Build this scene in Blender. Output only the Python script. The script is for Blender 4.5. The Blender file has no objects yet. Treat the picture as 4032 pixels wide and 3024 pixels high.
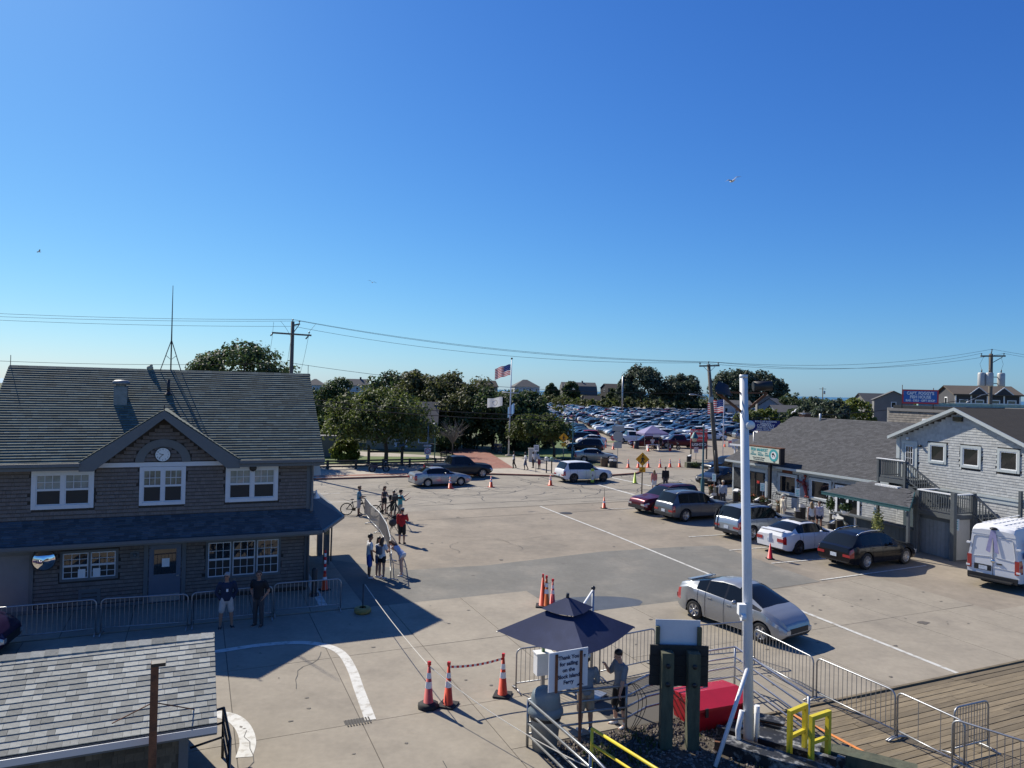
import bpy, math, random
from mathutils import Vector, Matrix
R = math.radians
SC = bpy.context.scene
COL = SC.collection
rng = random.Random(7)
# ------------------------------------------------------------------ camera
cd = bpy.data.cameras.new('camera'); cam = bpy.data.objects.new('camera', cd); COL.objects.link(cam)
cd.sensor_width = 36.0; cd.lens = 25.06; cd.clip_start = 0.1; cd.clip_end = 60000
cam.matrix_world = Matrix.Translation((0, 0, 7.8)) @ Matrix.Rotation(R(90.469), 4, 'X') @ Matrix.Rotation(R(1.31), 4, 'Z')
SC.camera = cam
# ------------------------------------------------------------------ sky and sun
SUN_AZ, SUN_EL = 43.5, 40.5          # degrees left of straight ahead, degrees above the horizon
world = bpy.data.worlds.new('World'); SC.world = world; world.use_nodes = True
wn = world.node_tree; bg = wn.nodes['Background']
sky = wn.nodes.new('ShaderNodeTexSky'); sky.sky_type = 'NISHITA'; sky.sun_disc = False
sky.sun_elevation = R(SUN_EL); sky.sun_rotation = R(-SUN_AZ)
sky.altitude = 0; sky.air_density = 1.0; sky.dust_density = 0.3; sky.ozone_density = 3.0
EXPO = 0.40; WS = 0.15
sep = wn.nodes.new('ShaderNodeSeparateColor'); cmb = wn.nodes.new('ShaderNodeCombineColor'); wn.links.new(sky.outputs[0], sep.inputs[0])
def wmath(op, a, b):
 n_ = wn.nodes.new('ShaderNodeMath'); n_.operation = op
 for i_, q in enumerate((a, b)):
  if isinstance(q, (int, float)): n_.inputs[i_].default_value = q
  else: wn.links.new(q, n_.inputs[i_])
 return n_.outputs[0]
for ch, (gg, kk, aa) in enumerate(((1.3, 0.0, 0.334), (1.2, 0.15, 0.611), (1.1, 0.6, 1.27))):      # one film curve per channel: a camera's deeper blue, soft shoulder
 pw = wmath('POWER', wmath('MULTIPLY', sep.outputs[ch], WS), gg)
 wn.links.new(wmath('DIVIDE', wmath('MULTIPLY', pw, aa / (WS * 2 ** EXPO)), wmath('ADD', wmath('MULTIPLY', pw, kk), 1.0)), cmb.inputs[ch])
wn.links.new(cmb.outputs[0], bg.inputs[0]); bg.inputs[1].default_value = WS
sd = bpy.data.lights.new('sun', 'SUN'); sd.energy = 5.0; sd.angle = R(0.53); sd.color = (1.0, 0.935, 0.81)
sun = bpy.data.objects.new('sun', sd); COL.objects.link(sun)
sv = Vector((-math.sin(R(SUN_AZ)) * math.cos(R(SUN_EL)), math.cos(R(SUN_AZ)) * math.cos(R(SUN_EL)), math.sin(R(SUN_EL))))
sun.rotation_euler = sv.to_track_quat('Z', 'Y').to_euler(); sun.location = (-30, 40, 60)
SC.view_settings.view_transform = 'Standard'; SC.view_settings.look = 'None'
SC.view_settings.exposure = EXPO; SC.view_settings.gamma = 1.0; SC.view_settings.use_curve_mapping = False
SC.render.engine = 'CYCLES'
SC.cycles.max_bounces = 5; SC.cycles.diffuse_bounces = 3; SC.cycles.glossy_bounces = 3; SC.cycles.transparent_max_bounces = 6
SC.cycles.transmission_bounces = 2; SC.cycles.sample_clamp_indirect = 6.0; SC.cycles.sample_clamp_direct = 30.0

# ------------------------------------------------------------------ helpers: materials
MATS = {}
def mat(name, col, rough=0.6, metal=0.0, var=0.0, vs=3.0, bump=0.0, bs=60.0, rand=0.0, coat=0.0, stain=None, ss=1.0, sa=0.5, spec=0.5, trans=0.0, stretch=None, world_co=False, island=True, emit=None):
 if name in MATS: return MATS[name]
 m = bpy.data.materials.new(name); MATS[name] = m; m.use_nodes = True
 nt = m.node_tree; N = nt.nodes; L = nt.links; p = N['Principled BSDF']
 p.inputs['Base Color'].default_value = (*col, 1); p.inputs['Roughness'].default_value = rough
 p.inputs['Metallic'].default_value = metal; p.inputs['Coat Weight'].default_value = coat
 p.inputs['Specular IOR Level'].default_value = spec
 m.diffuse_color = (*col, 1)
 if emit: p.inputs['Emission Color'].default_value = (*emit[:3], 1); p.inputs['Emission Strength'].default_value = emit[3]
 src = None
 def coords():
  if world_co:
   g = N.new('ShaderNodeNewGeometry'); o = g.outputs['Position']
  else:
   t = N.new('ShaderNodeTexCoord'); o = t.outputs['Object']
  if stretch:
   mp = N.new('ShaderNodeMapping'); mp.inputs['Scale'].default_value = stretch; L.new(o, mp.inputs[0]); o = mp.outputs[0]
  return o
 if var or bump or stain: co = coords()
 cur = None
 def mul(a_socket, fac_socket, lo, hi):
  mr = N.new('ShaderNodeMapRange'); mr.inputs['To Min'].default_value = lo; mr.inputs['To Max'].default_value = hi
  L.new(fac_socket, mr.inputs['Value'])
  vm = N.new('ShaderNodeVectorMath'); vm.operation = 'SCALE'
  if a_socket is None: vm.inputs[0].default_value = col
  else: L.new(a_socket, vm.inputs[0])
  L.new(mr.outputs[0], vm.inputs['Scale']); return vm.outputs[0]
 if stain:
  n = N.new('ShaderNodeTexNoise'); n.inputs['Scale'].default_value = ss; n.inputs['Detail'].default_value = 6; n.inputs['Roughness'].default_value = 0.65; L.new(co, n.inputs['Vector'])
  mr = N.new('ShaderNodeMapRange'); mr.inputs['From Min'].default_value = 0.5; mr.inputs['From Max'].default_value = 0.68; mr.inputs['To Max'].default_value = sa; L.new(n.outputs[0], mr.inputs['Value'])
  mx = N.new('ShaderNodeMix'); mx.data_type = 'RGBA'; L.new(mr.outputs[0], mx.inputs['Factor'])
  mx.inputs['A'].default_value = (*col, 1); mx.inputs['B'].default_value = (*stain, 1); cur = mx.outputs['Result']
 if var:
  for sc_, k in ((vs, 1.0), (vs * 9.3, 0.6)):
   n = N.new('ShaderNodeTexNoise'); n.inputs['Scale'].default_value = sc_; n.inputs['Detail'].default_value = 5; n.inputs['Roughness'].default_value = 0.6; L.new(co, n.inputs['Vector'])
   mr0 = N.new('ShaderNodeMapRange'); mr0.inputs['From Min'].default_value = 0.3; mr0.inputs['From Max'].default_value = 0.7; L.new(n.outputs[0], mr0.inputs['Value'])
   cur = mul(cur, mr0.outputs[0], 1 - var * k, 1 + var * k)
 if rand:
  oi = N.new('ShaderNodeObjectInfo'); ad = N.new('ShaderNodeMath'); ad.operation = 'FRACT'
  if island:
   g = N.new('ShaderNodeNewGeometry'); a2 = N.new('ShaderNodeMath'); a2.operation = 'ADD'
   L.new(oi.outputs['Random'], a2.inputs[0]); L.new(g.outputs['Random Per Island'], a2.inputs[1]); L.new(a2.outputs[0], ad.inputs[0])
  else: L.new(oi.outputs['Random'], ad.inputs[0])
  cur = mul(cur, ad.outputs[0], 1 - rand, 1 + rand)
 if cur is not None: L.new(cur, p.inputs['Base Color'])
 if bump:
  n = N.new('ShaderNodeTexNoise'); n.inputs['Scale'].default_value = bs; n.inputs['Detail'].default_value = 4; L.new(co, n.inputs['Vector'])
  b = N.new('ShaderNodeBump'); b.inputs['Strength'].default_value = bump; b.inputs['Distance'].default_value = 0.02; L.new(n.outputs[0], b.inputs['Height']); L.new(b.outputs[0], p.inputs['Normal'])
 if trans:
  tr = N.new('ShaderNodeBsdfTranslucent'); ms = N.new('ShaderNodeMixShader'); ms.inputs[0].default_value = trans
  if cur is not None: L.new(cur, tr.inputs[0])
  else: tr.inputs[0].default_value = (*col, 1)
  L.new(p.outputs[0], ms.inputs[1]); L.new(tr.outputs[0], ms.inputs[2]); L.new(ms.outputs[0], N['Material Output'].inputs[0])
 return m

# ------------------------------------------------------------------ helpers: meshes
class MB:
 def __init__(s): s.v = []; s.f = []; s.m = []; s.mi = 0; s.sm = []; s.smooth = False
 def add(s, vs, fs):
  b = len(s.v); s.v += [tuple(v) for v in vs]
  for f in fs: s.f.append([b + i for i in f]); s.m.append(s.mi); s.sm.append(s.smooth)
  return s
 def box(s, c, d, rz=0.0, rx=0.0, ry=0.0):
  x, y, z = d[0] / 2, d[1] / 2, d[2] / 2
  vs = [Vector(p) for p in ((-x,-y,-z),(x,-y,-z),(x,y,-z),(-x,y,-z),(-x,-y,z),(x,-y,z),(x,y,z),(-x,y,z))]
  if rz or rx or ry:
   M = Matrix.Rotation(rz, 3, 'Z') @ Matrix.Rotation(ry, 3, 'Y') @ Matrix.Rotation(rx, 3, 'X'); vs = [M @ v for v in vs]
  c = Vector(c)
  return s.add([v + c for v in vs], [(3,2,1,0),(4,5,6,7),(0,1,5,4),(1,2,6,5),(2,3,7,6),(3,0,4,7)])
 def bx(s, a, b):
  return s.box([(a[i] + b[i]) / 2 for i in range(3)], [abs(b[i] - a[i]) for i in range(3)])
 def beam(s, a, b, w, h, up=(0, 0, 1)):
  a = Vector(a); b = Vector(b); d = (b - a).normalized(); u = Vector(up)
  r = d.cross(u); r = r.normalized() if r.length > 1e-4 else Vector((1, 0, 0)); u = r.cross(d).normalized()
  q = [(-1,-1),(1,-1),(1,1),(-1,1)]
  return s.add([e + r * (w / 2 * i) + u * (h / 2 * j) for e in (a, b) for i, j in q], [(3,2,1,0),(4,5,6,7),(0,1,5,4),(1,2,6,5),(2,3,7,6),(3,0,4,7)])
 def tube(s, pts, r, n=6, caps=True, close=False):
  P = [Vector(p) for p in pts]; k = len(P); rr = r if hasattr(r, '__len__') else [r] * k
  vs = []; prev = None
  for i, p in enumerate(P):
   if close: t = P[(i + 1) % k] - P[i - 1]
   else: t = P[min(i + 1, k - 1)] - P[max(i - 1, 0)]
   t = t.normalized() if t.length > 1e-9 else Vector((0, 0, 1))
   if prev is None:
    a = Vector((0, 0, 1)) if abs(t.z) < 0.9 else Vector((1, 0, 0)); nrm = t.cross(a).normalized()
   else:
    nrm = prev - t * prev.dot(t); nrm = nrm.normalized() if nrm.length > 1e-6 else t.orthogonal().normalized()
   prev = nrm; bn = t.cross(nrm)
   vs += [p + (nrm * math.cos(2 * math.pi * j / n) + bn * math.sin(2 * math.pi * j / n)) * rr[i] for j in range(n)]
  fs = []
  for i in range(k if close else k - 1):
   a0 = i * n; b0 = ((i + 1) % k) * n
   fs += [(a0 + j, a0 + (j + 1) % n, b0 + (j + 1) % n, b0 + j) for j in range(n)]
  o = s.smooth; s.smooth = n > 5; s.add(vs, fs); s.smooth = o
  if caps and not close:
   b = len(s.v) - k * n
   for f in ([b + j for j in range(n)][::-1], [b + (k - 1) * n + j for j in range(n)]): s.f.append(f); s.m.append(s.mi); s.sm.append(False)
  return s
 def lathe(s, prof, n=16, c=(0, 0, 0), axis='Z', caps=False):
  vs = []; c = Vector(c)
  for r_, z in prof:
   for j in range(n):
    a = 2 * math.pi * j / n; x, y = r_ * math.cos(a), r_ * math.sin(a)
    vs.append(c + (Vector((x, y, z)) if axis == 'Z' else Vector((x, z, y)) if axis == 'Y' else Vector((z, x, y))))
  fs = [(i * n + j, i * n + (j + 1) % n, (i + 1) * n + (j + 1) % n, (i + 1) * n + j) for i in range(len(prof) - 1) for j in range(n)]
  if axis == 'Y': fs = [f[::-1] for f in fs]
  o = s.smooth; s.smooth = True; s.add(vs, fs); s.smooth = o
  if caps:
   b = len(s.v) - len(vs); k = len(prof)
   for f in ([b + j for j in range(n)], [b + (k - 1) * n + j for j in range(n)]): s.f.append(f); s.m.append(s.mi); s.sm.append(False)
  return s
 def prism(s, poly, z0, z1, M=None):
  n = len(poly)
  vs = [Vector((x, y, z)) for z in (z0, z1) for x, y in poly]
  ar = sum(poly[i][0] * poly[(i + 1) % n][1] - poly[(i + 1) % n][0] * poly[i][1] for i in range(n))
  if M: vs = [M @ v for v in vs]
  fs = [list(range(n))[::-1], list(range(n, 2 * n))] + [(i, (i + 1) % n, n + (i + 1) % n, n + i) for i in range(n)]
  if ar < 0: fs = [f[::-1] for f in fs]
  return s.add(vs, fs)
 def ball(s, c, r, n=8, m=6):
  r = r if hasattr(r, '__len__') else (r, r, r); c = Vector(c); vs = [c + Vector((0, 0, -r[2]))]
  for i in range(1, m):
   t = math.pi * i / m - math.pi / 2
   vs += [c + Vector((r[0] * math.cos(t) * math.cos(2 * math.pi * j / n), r[1] * math.cos(t) * math.sin(2 * math.pi * j / n), r[2] * math.sin(t))) for j in range(n)]
  vs.append(c + Vector((0, 0, r[2]))); fs = [(0, 1 + (j + 1) % n, 1 + j) for j in range(n)]
  for i in range(m - 2):
   a = 1 + i * n; fs += [(a + j, a + (j + 1) % n, a + n + (j + 1) % n, a + n + j) for j in range(n)]
  a = 1 + (m - 2) * n; fs += [(a + j, a + (j + 1) % n, len(vs) - 1) for j in range(n)]
  o = s.smooth; s.smooth = True; s.add(vs, fs); s.smooth = o; return s
 def strip(s, pts, w, z):
  # a flat painted line along pts (x, y) at height z
  P = [Vector((p[0], p[1], 0)) for p in pts]; vs = []
  for i, p in enumerate(P):
   t = (P[min(i + 1, len(P) - 1)] - P[max(i - 1, 0)]).normalized(); nn = Vector((-t.y, t.x, 0)); ww = w if not hasattr(w, '__len__') else w[i]
   vs += [p + nn * ww / 2 + Vector((0, 0, z)), p - nn * ww / 2 + Vector((0, 0, z))]
  return s.add(vs, [(2 * i + 1, 2 * i + 3, 2 * i + 2, 2 * i) for i in range(len(P) - 1)])
 def mesh(s, name, mats):
  me = bpy.data.meshes.new(name); me.from_pydata(s.v, [], s.f)
  for m in (mats if isinstance(mats, (list, tuple)) else [mats]): me.materials.append(m)
  me.polygons.foreach_set('material_index', s.m); me.polygons.foreach_set('use_smooth', s.sm); me.update(); return me
 def build(s, name, mats, parent=None, loc=(0, 0, 0), rz=0.0):
  return link(bpy.data.objects.new(name, s.mesh(name, mats)), parent, loc, rz)
def link(o, parent=None, loc=(0, 0, 0), rz=0.0):
 COL.objects.link(o); o.location = loc
 if rz: o.rotation_euler = (0, 0, rz)
 if parent is not None: o.parent = parent
 return o
def inst(me, name, parent=None, loc=(0, 0, 0), rot=(0, 0, 0), scale=None):
 o = bpy.data.objects.new(name, me); COL.objects.link(o); o.location = loc; o.rotation_euler = rot
 if scale: o.scale = scale
 if parent is not None: o.parent = parent
 return o
def tag(o, label=None, cat=None, group=None, kind=None):
 if label: o['label'] = label
 if cat: o['category'] = cat
 if group: o['group'] = group
 if kind: o['kind'] = kind
 return o
def thing(name, label, cat, loc=(0, 0, 0), rz=0.0, group=None):
 loc = loc if len(loc) == 3 else (loc[0], loc[1], 0.0)
 return tag(link(bpy.data.objects.new(name, None), None, loc, rz), label, cat, group)
def struct(name, mb, m, parent=None):
 o = mb.build(name, m, parent)
 if parent is None: o['kind'] = 'structure'
 return o
def copy_tree(o, parent=None):
 c = o.copy(); COL.objects.link(c); c.parent = parent
 for ch in list(o.children): copy_tree(ch, c)
 return c
def flat(poly, z): return MB().add([(x, y, z) for x, y in poly], [list(range(len(poly)))] if sum(poly[i][0]*poly[(i+1)%len(poly)][1]-poly[(i+1)%len(poly)][0]*poly[i][1] for i in range(len(poly))) > 0 else [list(range(len(poly)))[::-1]])
def text(body, size, m, parent, loc, rot=(R(90), 0, 0), depth=0.004, align='CENTER', name='lettering', bold=0.0, sx=1.0):
 cu = bpy.data.curves.new(name, 'FONT'); cu.body = body; cu.size = size; cu.extrude = depth; cu.align_x = align; cu.align_y = 'CENTER'; cu.offset = bold
 cu.resolution_u = 3; cu.materials.append(m); o = bpy.data.objects.new(name, cu); me = bpy.data.meshes.new_from_object(o); bpy.data.objects.remove(o); me.name = name
 if not me.materials: me.materials.append(m)
 o = bpy.data.objects.new(name, me); COL.objects.link(o); o.parent = parent; o.location = loc; o.rotation_euler = rot; o.scale = (sx, 1, 1); return o
def lerp(a, b, t): return a + (b - a) * t
def interp(tab, x):
 if x <= tab[0][0]: return tab[0][1]
 for (a, b), (c, d) in zip(tab, tab[1:]):
  if x <= c: return lerp(b, d, (x - a) / (c - a)) if c > a else d
 return tab[-1][1]
def sag(a, b, s, n=14): return [(lerp(a[0], b[0], i / n), lerp(a[1], b[1], i / n), lerp(a[2], b[2], i / n) - s * 4 * (i / n) * (1 - i / n)) for i in range(n + 1)]

def shingles(parent, name, m, O, U, V, w, h, expo, wid, inside=None, parts=300, thick=0.012, jit=0.004, tilt=0.009, prox=None, seed=1, lname=None, ends=None):
 """courses of single shingles on the plane O + u*U + v*V (U right, V up the slope); the largest `parts` are objects, the rest one piece."""
 r_ = random.Random(seed); O = Vector(O); U = Vector(U).normalized(); V = Vector(V).normalized(); Nn = U.cross(V).normalized()
 shapes = {}
 rest = MB(); pcs = []; v = 0.0; k = 0
 while v < h - expo * 0.3:
  u = -r_.random() * wid
  while u < w:
   ww = wid * r_.uniform(0.55, 1.35); a, b = max(u, 0), min(u + ww, w); u += ww
   if b - a < 0.03: continue
   if inside and not inside((a + b) / 2, v + expo / 2, (b - a) / 2, expo / 2): continue
   pcs.append((a, v + r_.uniform(-jit, jit) * 0.6, round((b - a - 0.003) / 0.005) * 0.005, r_.random()))
  v += expo; k += 1
 def geo(mb, ww, base, Ux, Vx, Nx):
  hh = expo * 1.12
  q = [base, base + Ux * ww, base + Ux * ww + Vx * hh, base + Vx * hh]
  o_ = [Nx * (thick + tilt), Nx * (thick + tilt), Nx * 0.002, Nx * 0.002]
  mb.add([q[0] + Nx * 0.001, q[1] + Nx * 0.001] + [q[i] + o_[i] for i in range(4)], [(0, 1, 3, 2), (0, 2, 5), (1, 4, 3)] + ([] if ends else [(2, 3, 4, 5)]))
  if ends:  # lower strip takes a second material, painting in the course shadow
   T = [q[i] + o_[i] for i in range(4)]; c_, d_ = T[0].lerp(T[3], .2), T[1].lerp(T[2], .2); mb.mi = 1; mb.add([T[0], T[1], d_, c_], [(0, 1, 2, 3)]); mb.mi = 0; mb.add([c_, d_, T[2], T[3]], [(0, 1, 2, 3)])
 if prox: pcs.sort(key=prox)
 elif parts < len(pcs): r2 = random.Random(3); pcs.sort(key=lambda p: -p[2] + r2.random() * 0.0)
 rot = Matrix((U, V, Nn)).transposed().to_euler()
 for i, (a, v, ww, _) in enumerate(pcs):
  if i < parts:
   key = round(ww, 3)
   if key not in shapes:
    mb = MB(); geo(mb, key, Vector((0, 0, 0)), Vector((1, 0, 0)), Vector((0, 1, 0)), Vector((0, 0, 1))); shapes[key] = mb.mesh(name, [m, ends] if ends else m)
   inst(shapes[key], name, parent, O + U * a + V * v, rot)
  else: geo(rest, ww, O + U * a + V * v, U, V, Nn)
 if rest.f: tag(rest.build(lname or name + '_field', [m, ends] if ends else m, parent), kind='stuff')
m_gtrim = mat('grey_blue_trim', (0.115, 0.125, 0.135), 0.55, var=0.06, vs=3)
m_wtrim = mat('white_window_trim', (0.62, 0.63, 0.66), 0.45, var=0.04, vs=3)
m_glass = mat('window_glass', (0.02, 0.025, 0.03), 0.04, spec=0.8, coat=0.3)
m_steel = mat('galvanised_steel', (0.36, 0.37, 0.38), 0.42, 0.75, var=0.12, vs=6)
m_black = mat('black_metal', (0.018, 0.018, 0.02), 0.5)
m_white = mat('white_paint', (0.78, 0.78, 0.77), 0.5, var=0.05, vs=3)
m_paper = mat('white_paper', (0.75, 0.75, 0.76), 0.8)
m_rust = mat('rusty_steel', (0.16, 0.065, 0.03), 0.85, var=0.3, vs=4, stain=(0.05, 0.03, 0.022), ss=5, sa=0.8)

# ------------------------------------------------------------------ site grid: the quay, road and left building share one axis
SA = R(23.8); SO = (-7.6, 27.14)
def S(x, y): return (SO[0] + x * math.cos(SA) - y * math.sin(SA), SO[1] + x * math.sin(SA) + y * math.cos(SA))
m_old = mat('old_asphalt', (0.245, 0.207, 0.158), 0.92, var=0.16, vs=0.30, bump=0.25, bs=90, stain=(0.165, 0.143, 0.113), ss=0.22, sa=0.75, world_co=True)
m_road = mat('worn_road_asphalt', (0.255, 0.225, 0.178), 0.9, var=0.13, vs=0.4, bump=0.2, bs=90, stain=(0.18, 0.158, 0.128), ss=0.3, sa=0.5, world_co=True)
m_patch = mat('grey_asphalt_patch', (0.155, 0.148, 0.128), 0.92, var=0.13, vs=0.5, bump=0.25, bs=80, stain=(0.22, 0.20, 0.165), ss=0.45, sa=0.7, world_co=True)
m_conc = mat('broom_concrete', (0.28, 0.244, 0.188), 0.9, var=0.12, vs=0.6, bump=0.12, bs=120, stain=(0.205, 0.178, 0.14), ss=0.5, sa=0.65, world_co=True, rand=0.05, island=False)
m_walk = mat('sidewalk_concrete', (0.36, 0.315, 0.25), 0.9, var=0.10, vs=0.9, stain=(0.22, 0.2, 0.17), ss=0.6, sa=0.5, world_co=True, rand=0.05, island=False)
m_soil = mat('dry_soil_and_grass', (0.075, 0.085, 0.032), 0.95, var=0.3, vs=0.15, world_co=True)
m_lawn = mat('lawn_green', (0.085, 0.125, 0.025), 0.9, var=0.25, vs=0.8, bump=0.5, bs=40, world_co=True)
m_paint = mat('worn_white_paint', (0.56, 0.55, 0.50), 0.7, stain=(0.30, 0.265, 0.21), ss=4.5, sa=0.95, var=0.08, vs=3, world_co=True)
m_orange = mat('orange_line_paint', (0.72, 0.25, 0.06), 0.7, stain=(0.45, 0.2, 0.08), ss=12.0, sa=0.7, world_co=True)
m_crack = mat('crack_sealant', (0.05, 0.047, 0.043), 0.7)
m_joint = mat('joint_filler', (0.09, 0.082, 0.07), 0.95)  # dark bed showing in the open joints between slabs
m_brick = mat('brick_paving_red', (0.23, 0.085, 0.055), 0.85, var=0.25, vs=2.2, stain=(0.26, 0.2, 0.15), ss=1.2, sa=0.5, world_co=True)
m_kerb = mat('granite_kerb', (0.24, 0.225, 0.20), 0.85, var=0.2, vs=2.0, world_co=True)
m_redkerb = mat('kerb_faded_red', (0.27, 0.12, 0.085), 0.85, var=0.25, vs=2.5, world_co=True)
m_sea = mat('sea_water', (0.02, 0.07, 0.13), 0.25, var=0.1, vs=0.01, world_co=True)
m_gravel = mat('gravel_stone', (0.17, 0.14, 0.115), 0.9, rand=0.55)
m_dirt = mat('bed_dirt', (0.07, 0.058, 0.042), 0.95, var=0.3, vs=3, world_co=True)

struct('ground', MB().add([(-4000, -60, 0), (4000, -60, 0), (9000, 1400, 0), (-9000, 1400, 0)], [(0, 1, 2, 3)]), m_soil)
struct('sea', MB().add([(-60000, 1100, 0.3), (60000, 1100, 0.3), (60000, 59000, 0.3), (-60000, 59000, 0.3)], [(0, 1, 2, 3)]), m_sea)
lot = [(-70, 1), (60, 1), (60, 95), (150, 300), (150, 392), (20, 392), (10, 310), (11.2, 238), (8.5, 130), (7.6, 99), (8.0, 84), (12.0, 70), (9.24, 66.3), (4.4, 64.7), (-1.7, 65.27), (-70, 34.9)]
struct('car_park_asphalt', flat(lot, 0.004), m_old)
struct('road', flat([S(-62, 15.6), S(80, 15.6), S(80, 31.5), S(36.6, 31.5), S(34.5, 29.75), S(31.2, 29.1), S(26.1, 29.7), S(23.5, 31.1), S(20.8, 32.4), S(-62, 32.6)], 0.008), m_road)
pl = [(-4.28, 30.48), (-0.96, 31.59), (4.57, 34.85), (9.05, 36.44), (10.82, 36.84), (13.19, 30.13), (10.6, 28.8), (6.73, 26.93), (3.31, 25.44), (0.5, 27.3), (-5.01, 25.3), (-8.0, 32.0)]
struct('asphalt_patch', flat(pl, 0.012), m_patch)
struct('dark_stain', flat([(3.3 + 1.75 * math.cos(a * 0.3) * (1 + 0.1 * math.sin(3 * a)), 26.35 + 0.85 * math.sin(a * 0.3) + 0.25 * math.cos(a * 0.3)) for a in range(21)], 0.016), mat('damp_asphalt', (0.075, 0.08, 0.085), 0.5, var=0.15, vs=1.0, world_co=True))
# ---- concrete apron in slabs, with open joints over a dark bed
apron = flat([S(-25, -2.85), S(7.86, -2.85), S(7.86, -5.95), S(23.2, -5.95), S(23.2, -10.9), S(30, -10.9), S(30, -14.5), S(2.9, -14.5), S(2.9, -27), S(-25, -27)], 0.010)
ap = struct('concrete_apron', apron, m_joint)
def slab(x0, x1, y0, y1, parent=ap, m=m_conc, h=0.024, name='concrete_slab', g=0.010):
 mb = MB(); mb.prism([S(x0 + g, y0 + g), S(x1 - g, y0 + g), S(x1 - g, y1 - g), S(x0 + g, y1 - g)], -0.05, h + rng.uniform(-0.002, 0.002)); mb.build(name, m, parent)
cx = [-24.9, -22.2, -19.44, -16.7, -13.98, -11.25, -8.52, -5.79, -3.06, -0.33, 2.4, 5.13, 7.86]
rows = [-2.85, -7.2, -11.43, -15.7, -20.0, -24.3]
for i in range(len(cx) - 1):
 for j in range(len(rows) - 1):
  x1 = min(cx[i + 1], 2.9) if rows[j + 1] < -14.5 else cx[i + 1]
  if x1 - cx[i] < 0.2: continue
  if cx[i] >= 2.4 and rows[j + 1] < -14.5:
   slab(cx[i], cx[i + 1] if cx[i] > 2.5 else cx[i + 1], -13.8, rows[j])if rows[j] > -13 else (slab(cx[i], 2.9, rows[j + 1], rows[j]) if cx[i] < 2.9 else None)
  else: slab(cx[i], x1, rows[j + 1], rows[j])
c2 = [7.86, 10.6, 13.33, 16.06, 18.79, 21.5, 23.2]
for i in range(6):
 slab(c2[i], c2[i + 1], -10.2, -5.95); slab(c2[i], c2[i + 1], -14.5, -10.2)
slab(23.2, 26.6, -14.5, -10.9); slab(26.6, 30, -14.5, -10.9)
slab(2.4, 2.9, -15.7, -13.8)
# ---- flush walk round the left building
wk = struct('building_walk', flat([S(-15, -2.8), S(1.6, -2.8), S(1.6, 10.5), S(-15, 10.5)], 0.012), m_joint)
for i in range(9): slab(-15 + i * 1.844, -15 + (i + 1) * 1.844, -2.8, 0.2, wk, m_conc, 0.04, 'walk_slab', 0.01)
for j in range(4): slab(0.0, 1.6, 0.2 + j * 2.6, 0.2 + (j + 1) * 2.6, wk, m_conc, 0.04, 'walk_slab', 0.01)
# ---- paint
def line(name, pts, w, z=0.020, m=None, label=None):
 o = struct(name, MB().strip(pts, w, z), m or m_paint); return o
line('white_lane_line', [(2.07, 48.02), (5.6, 39.3), (8.84, 30.6)], 0.14, 0.020)
line('white_lane_line', [(8.84, 30.6), (10.6, 26.1), (12.87, 20.33)], 0.15, 0.032)
def smooth(pts, n=6):
 out = []
 for i in range(len(pts) - 1):
  p0, p1, p2, p3 = [Vector(pts[max(0, min(len(pts) - 1, i + k))]) for k in (-1, 0, 1, 2)]
  for j in range(n):
   t = j / n; out.append(tuple(0.5 * ((2 * p1) + (p2 - p0) * t + (2 * p0 - 5 * p1 + 4 * p2 - p3) * t * t + (3 * p1 - p0 - 3 * p2 + p3) * t ** 3)))
 return out + [tuple(pts[-1])]
line('white_curve_line', smooth([(-10.5, 19.4), (-8.41, 20.68), (-7.3, 21.3), (-6.2, 21.58), (-5.35, 21.35), (-4.75, 20.75), (-4.2, 19.6), (-3.76, 18.4), (-3.12, 16.69)]), 0.26, 0.032)
line('white_curve_line', smooth([(-8.4, 16.7), (-7.3, 16.85), (-6.71, 16.79), (-6.28, 16.6), (-5.88, 16.15), (-5.54, 15.5), (-5.4, 14.9)]), 0.34, 0.032)
for a, b in (((9.12, 65.41), (11.9, 59.7)), ((7.26, 60.31), (9.5, 54.41))): line('crosswalk_line', [a, b], 0.26, 0.014)
for a, b, w in ((S(-6, 20.6), S(5.9, 20.6), .1), (S(-6, 24.6), S(5.7, 24.6), .1), (S(14.2, 24.5), S(17.6, 24.5), .12), (S(34.2, 24.0), S(36.6, 24.0), .12), (S(38.5, 24), S(41, 24), .12)):
 if a: line('road_centre_dash', [a, b], w, 0.013 if w > .11 else .0125)
for a, b in (((13.29, 30.35), (19.57, 33.43)), ((11.06, 35.74), (13.56, 36.79)), ((9.81, 38.86), (12.75, 40.01)), ((6.51, 47.47), (9.25, 48.4)), ((12.24, 33.18), (15.34, 34.41))):
 line('stall_line', [a, b], 0.11, 0.024)
line('walk_edge_line', [S(0.25, -2.2), S(0.25, 6)], 0.28, 0.046)
for k, (x, y, w) in enumerate(((16, 15.4, .05), (13, 17.6, .05), (12, 12.6, .04), (25, 16.2, .05))):
 ck = MB(); pts = [S(x - 4 + i * 1.2, y + rng.uniform(-.05, .05)) for i in range(14)]; ck.strip(pts, w, 0.017); struct('pavement_joint', ck, m_crack)
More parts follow.
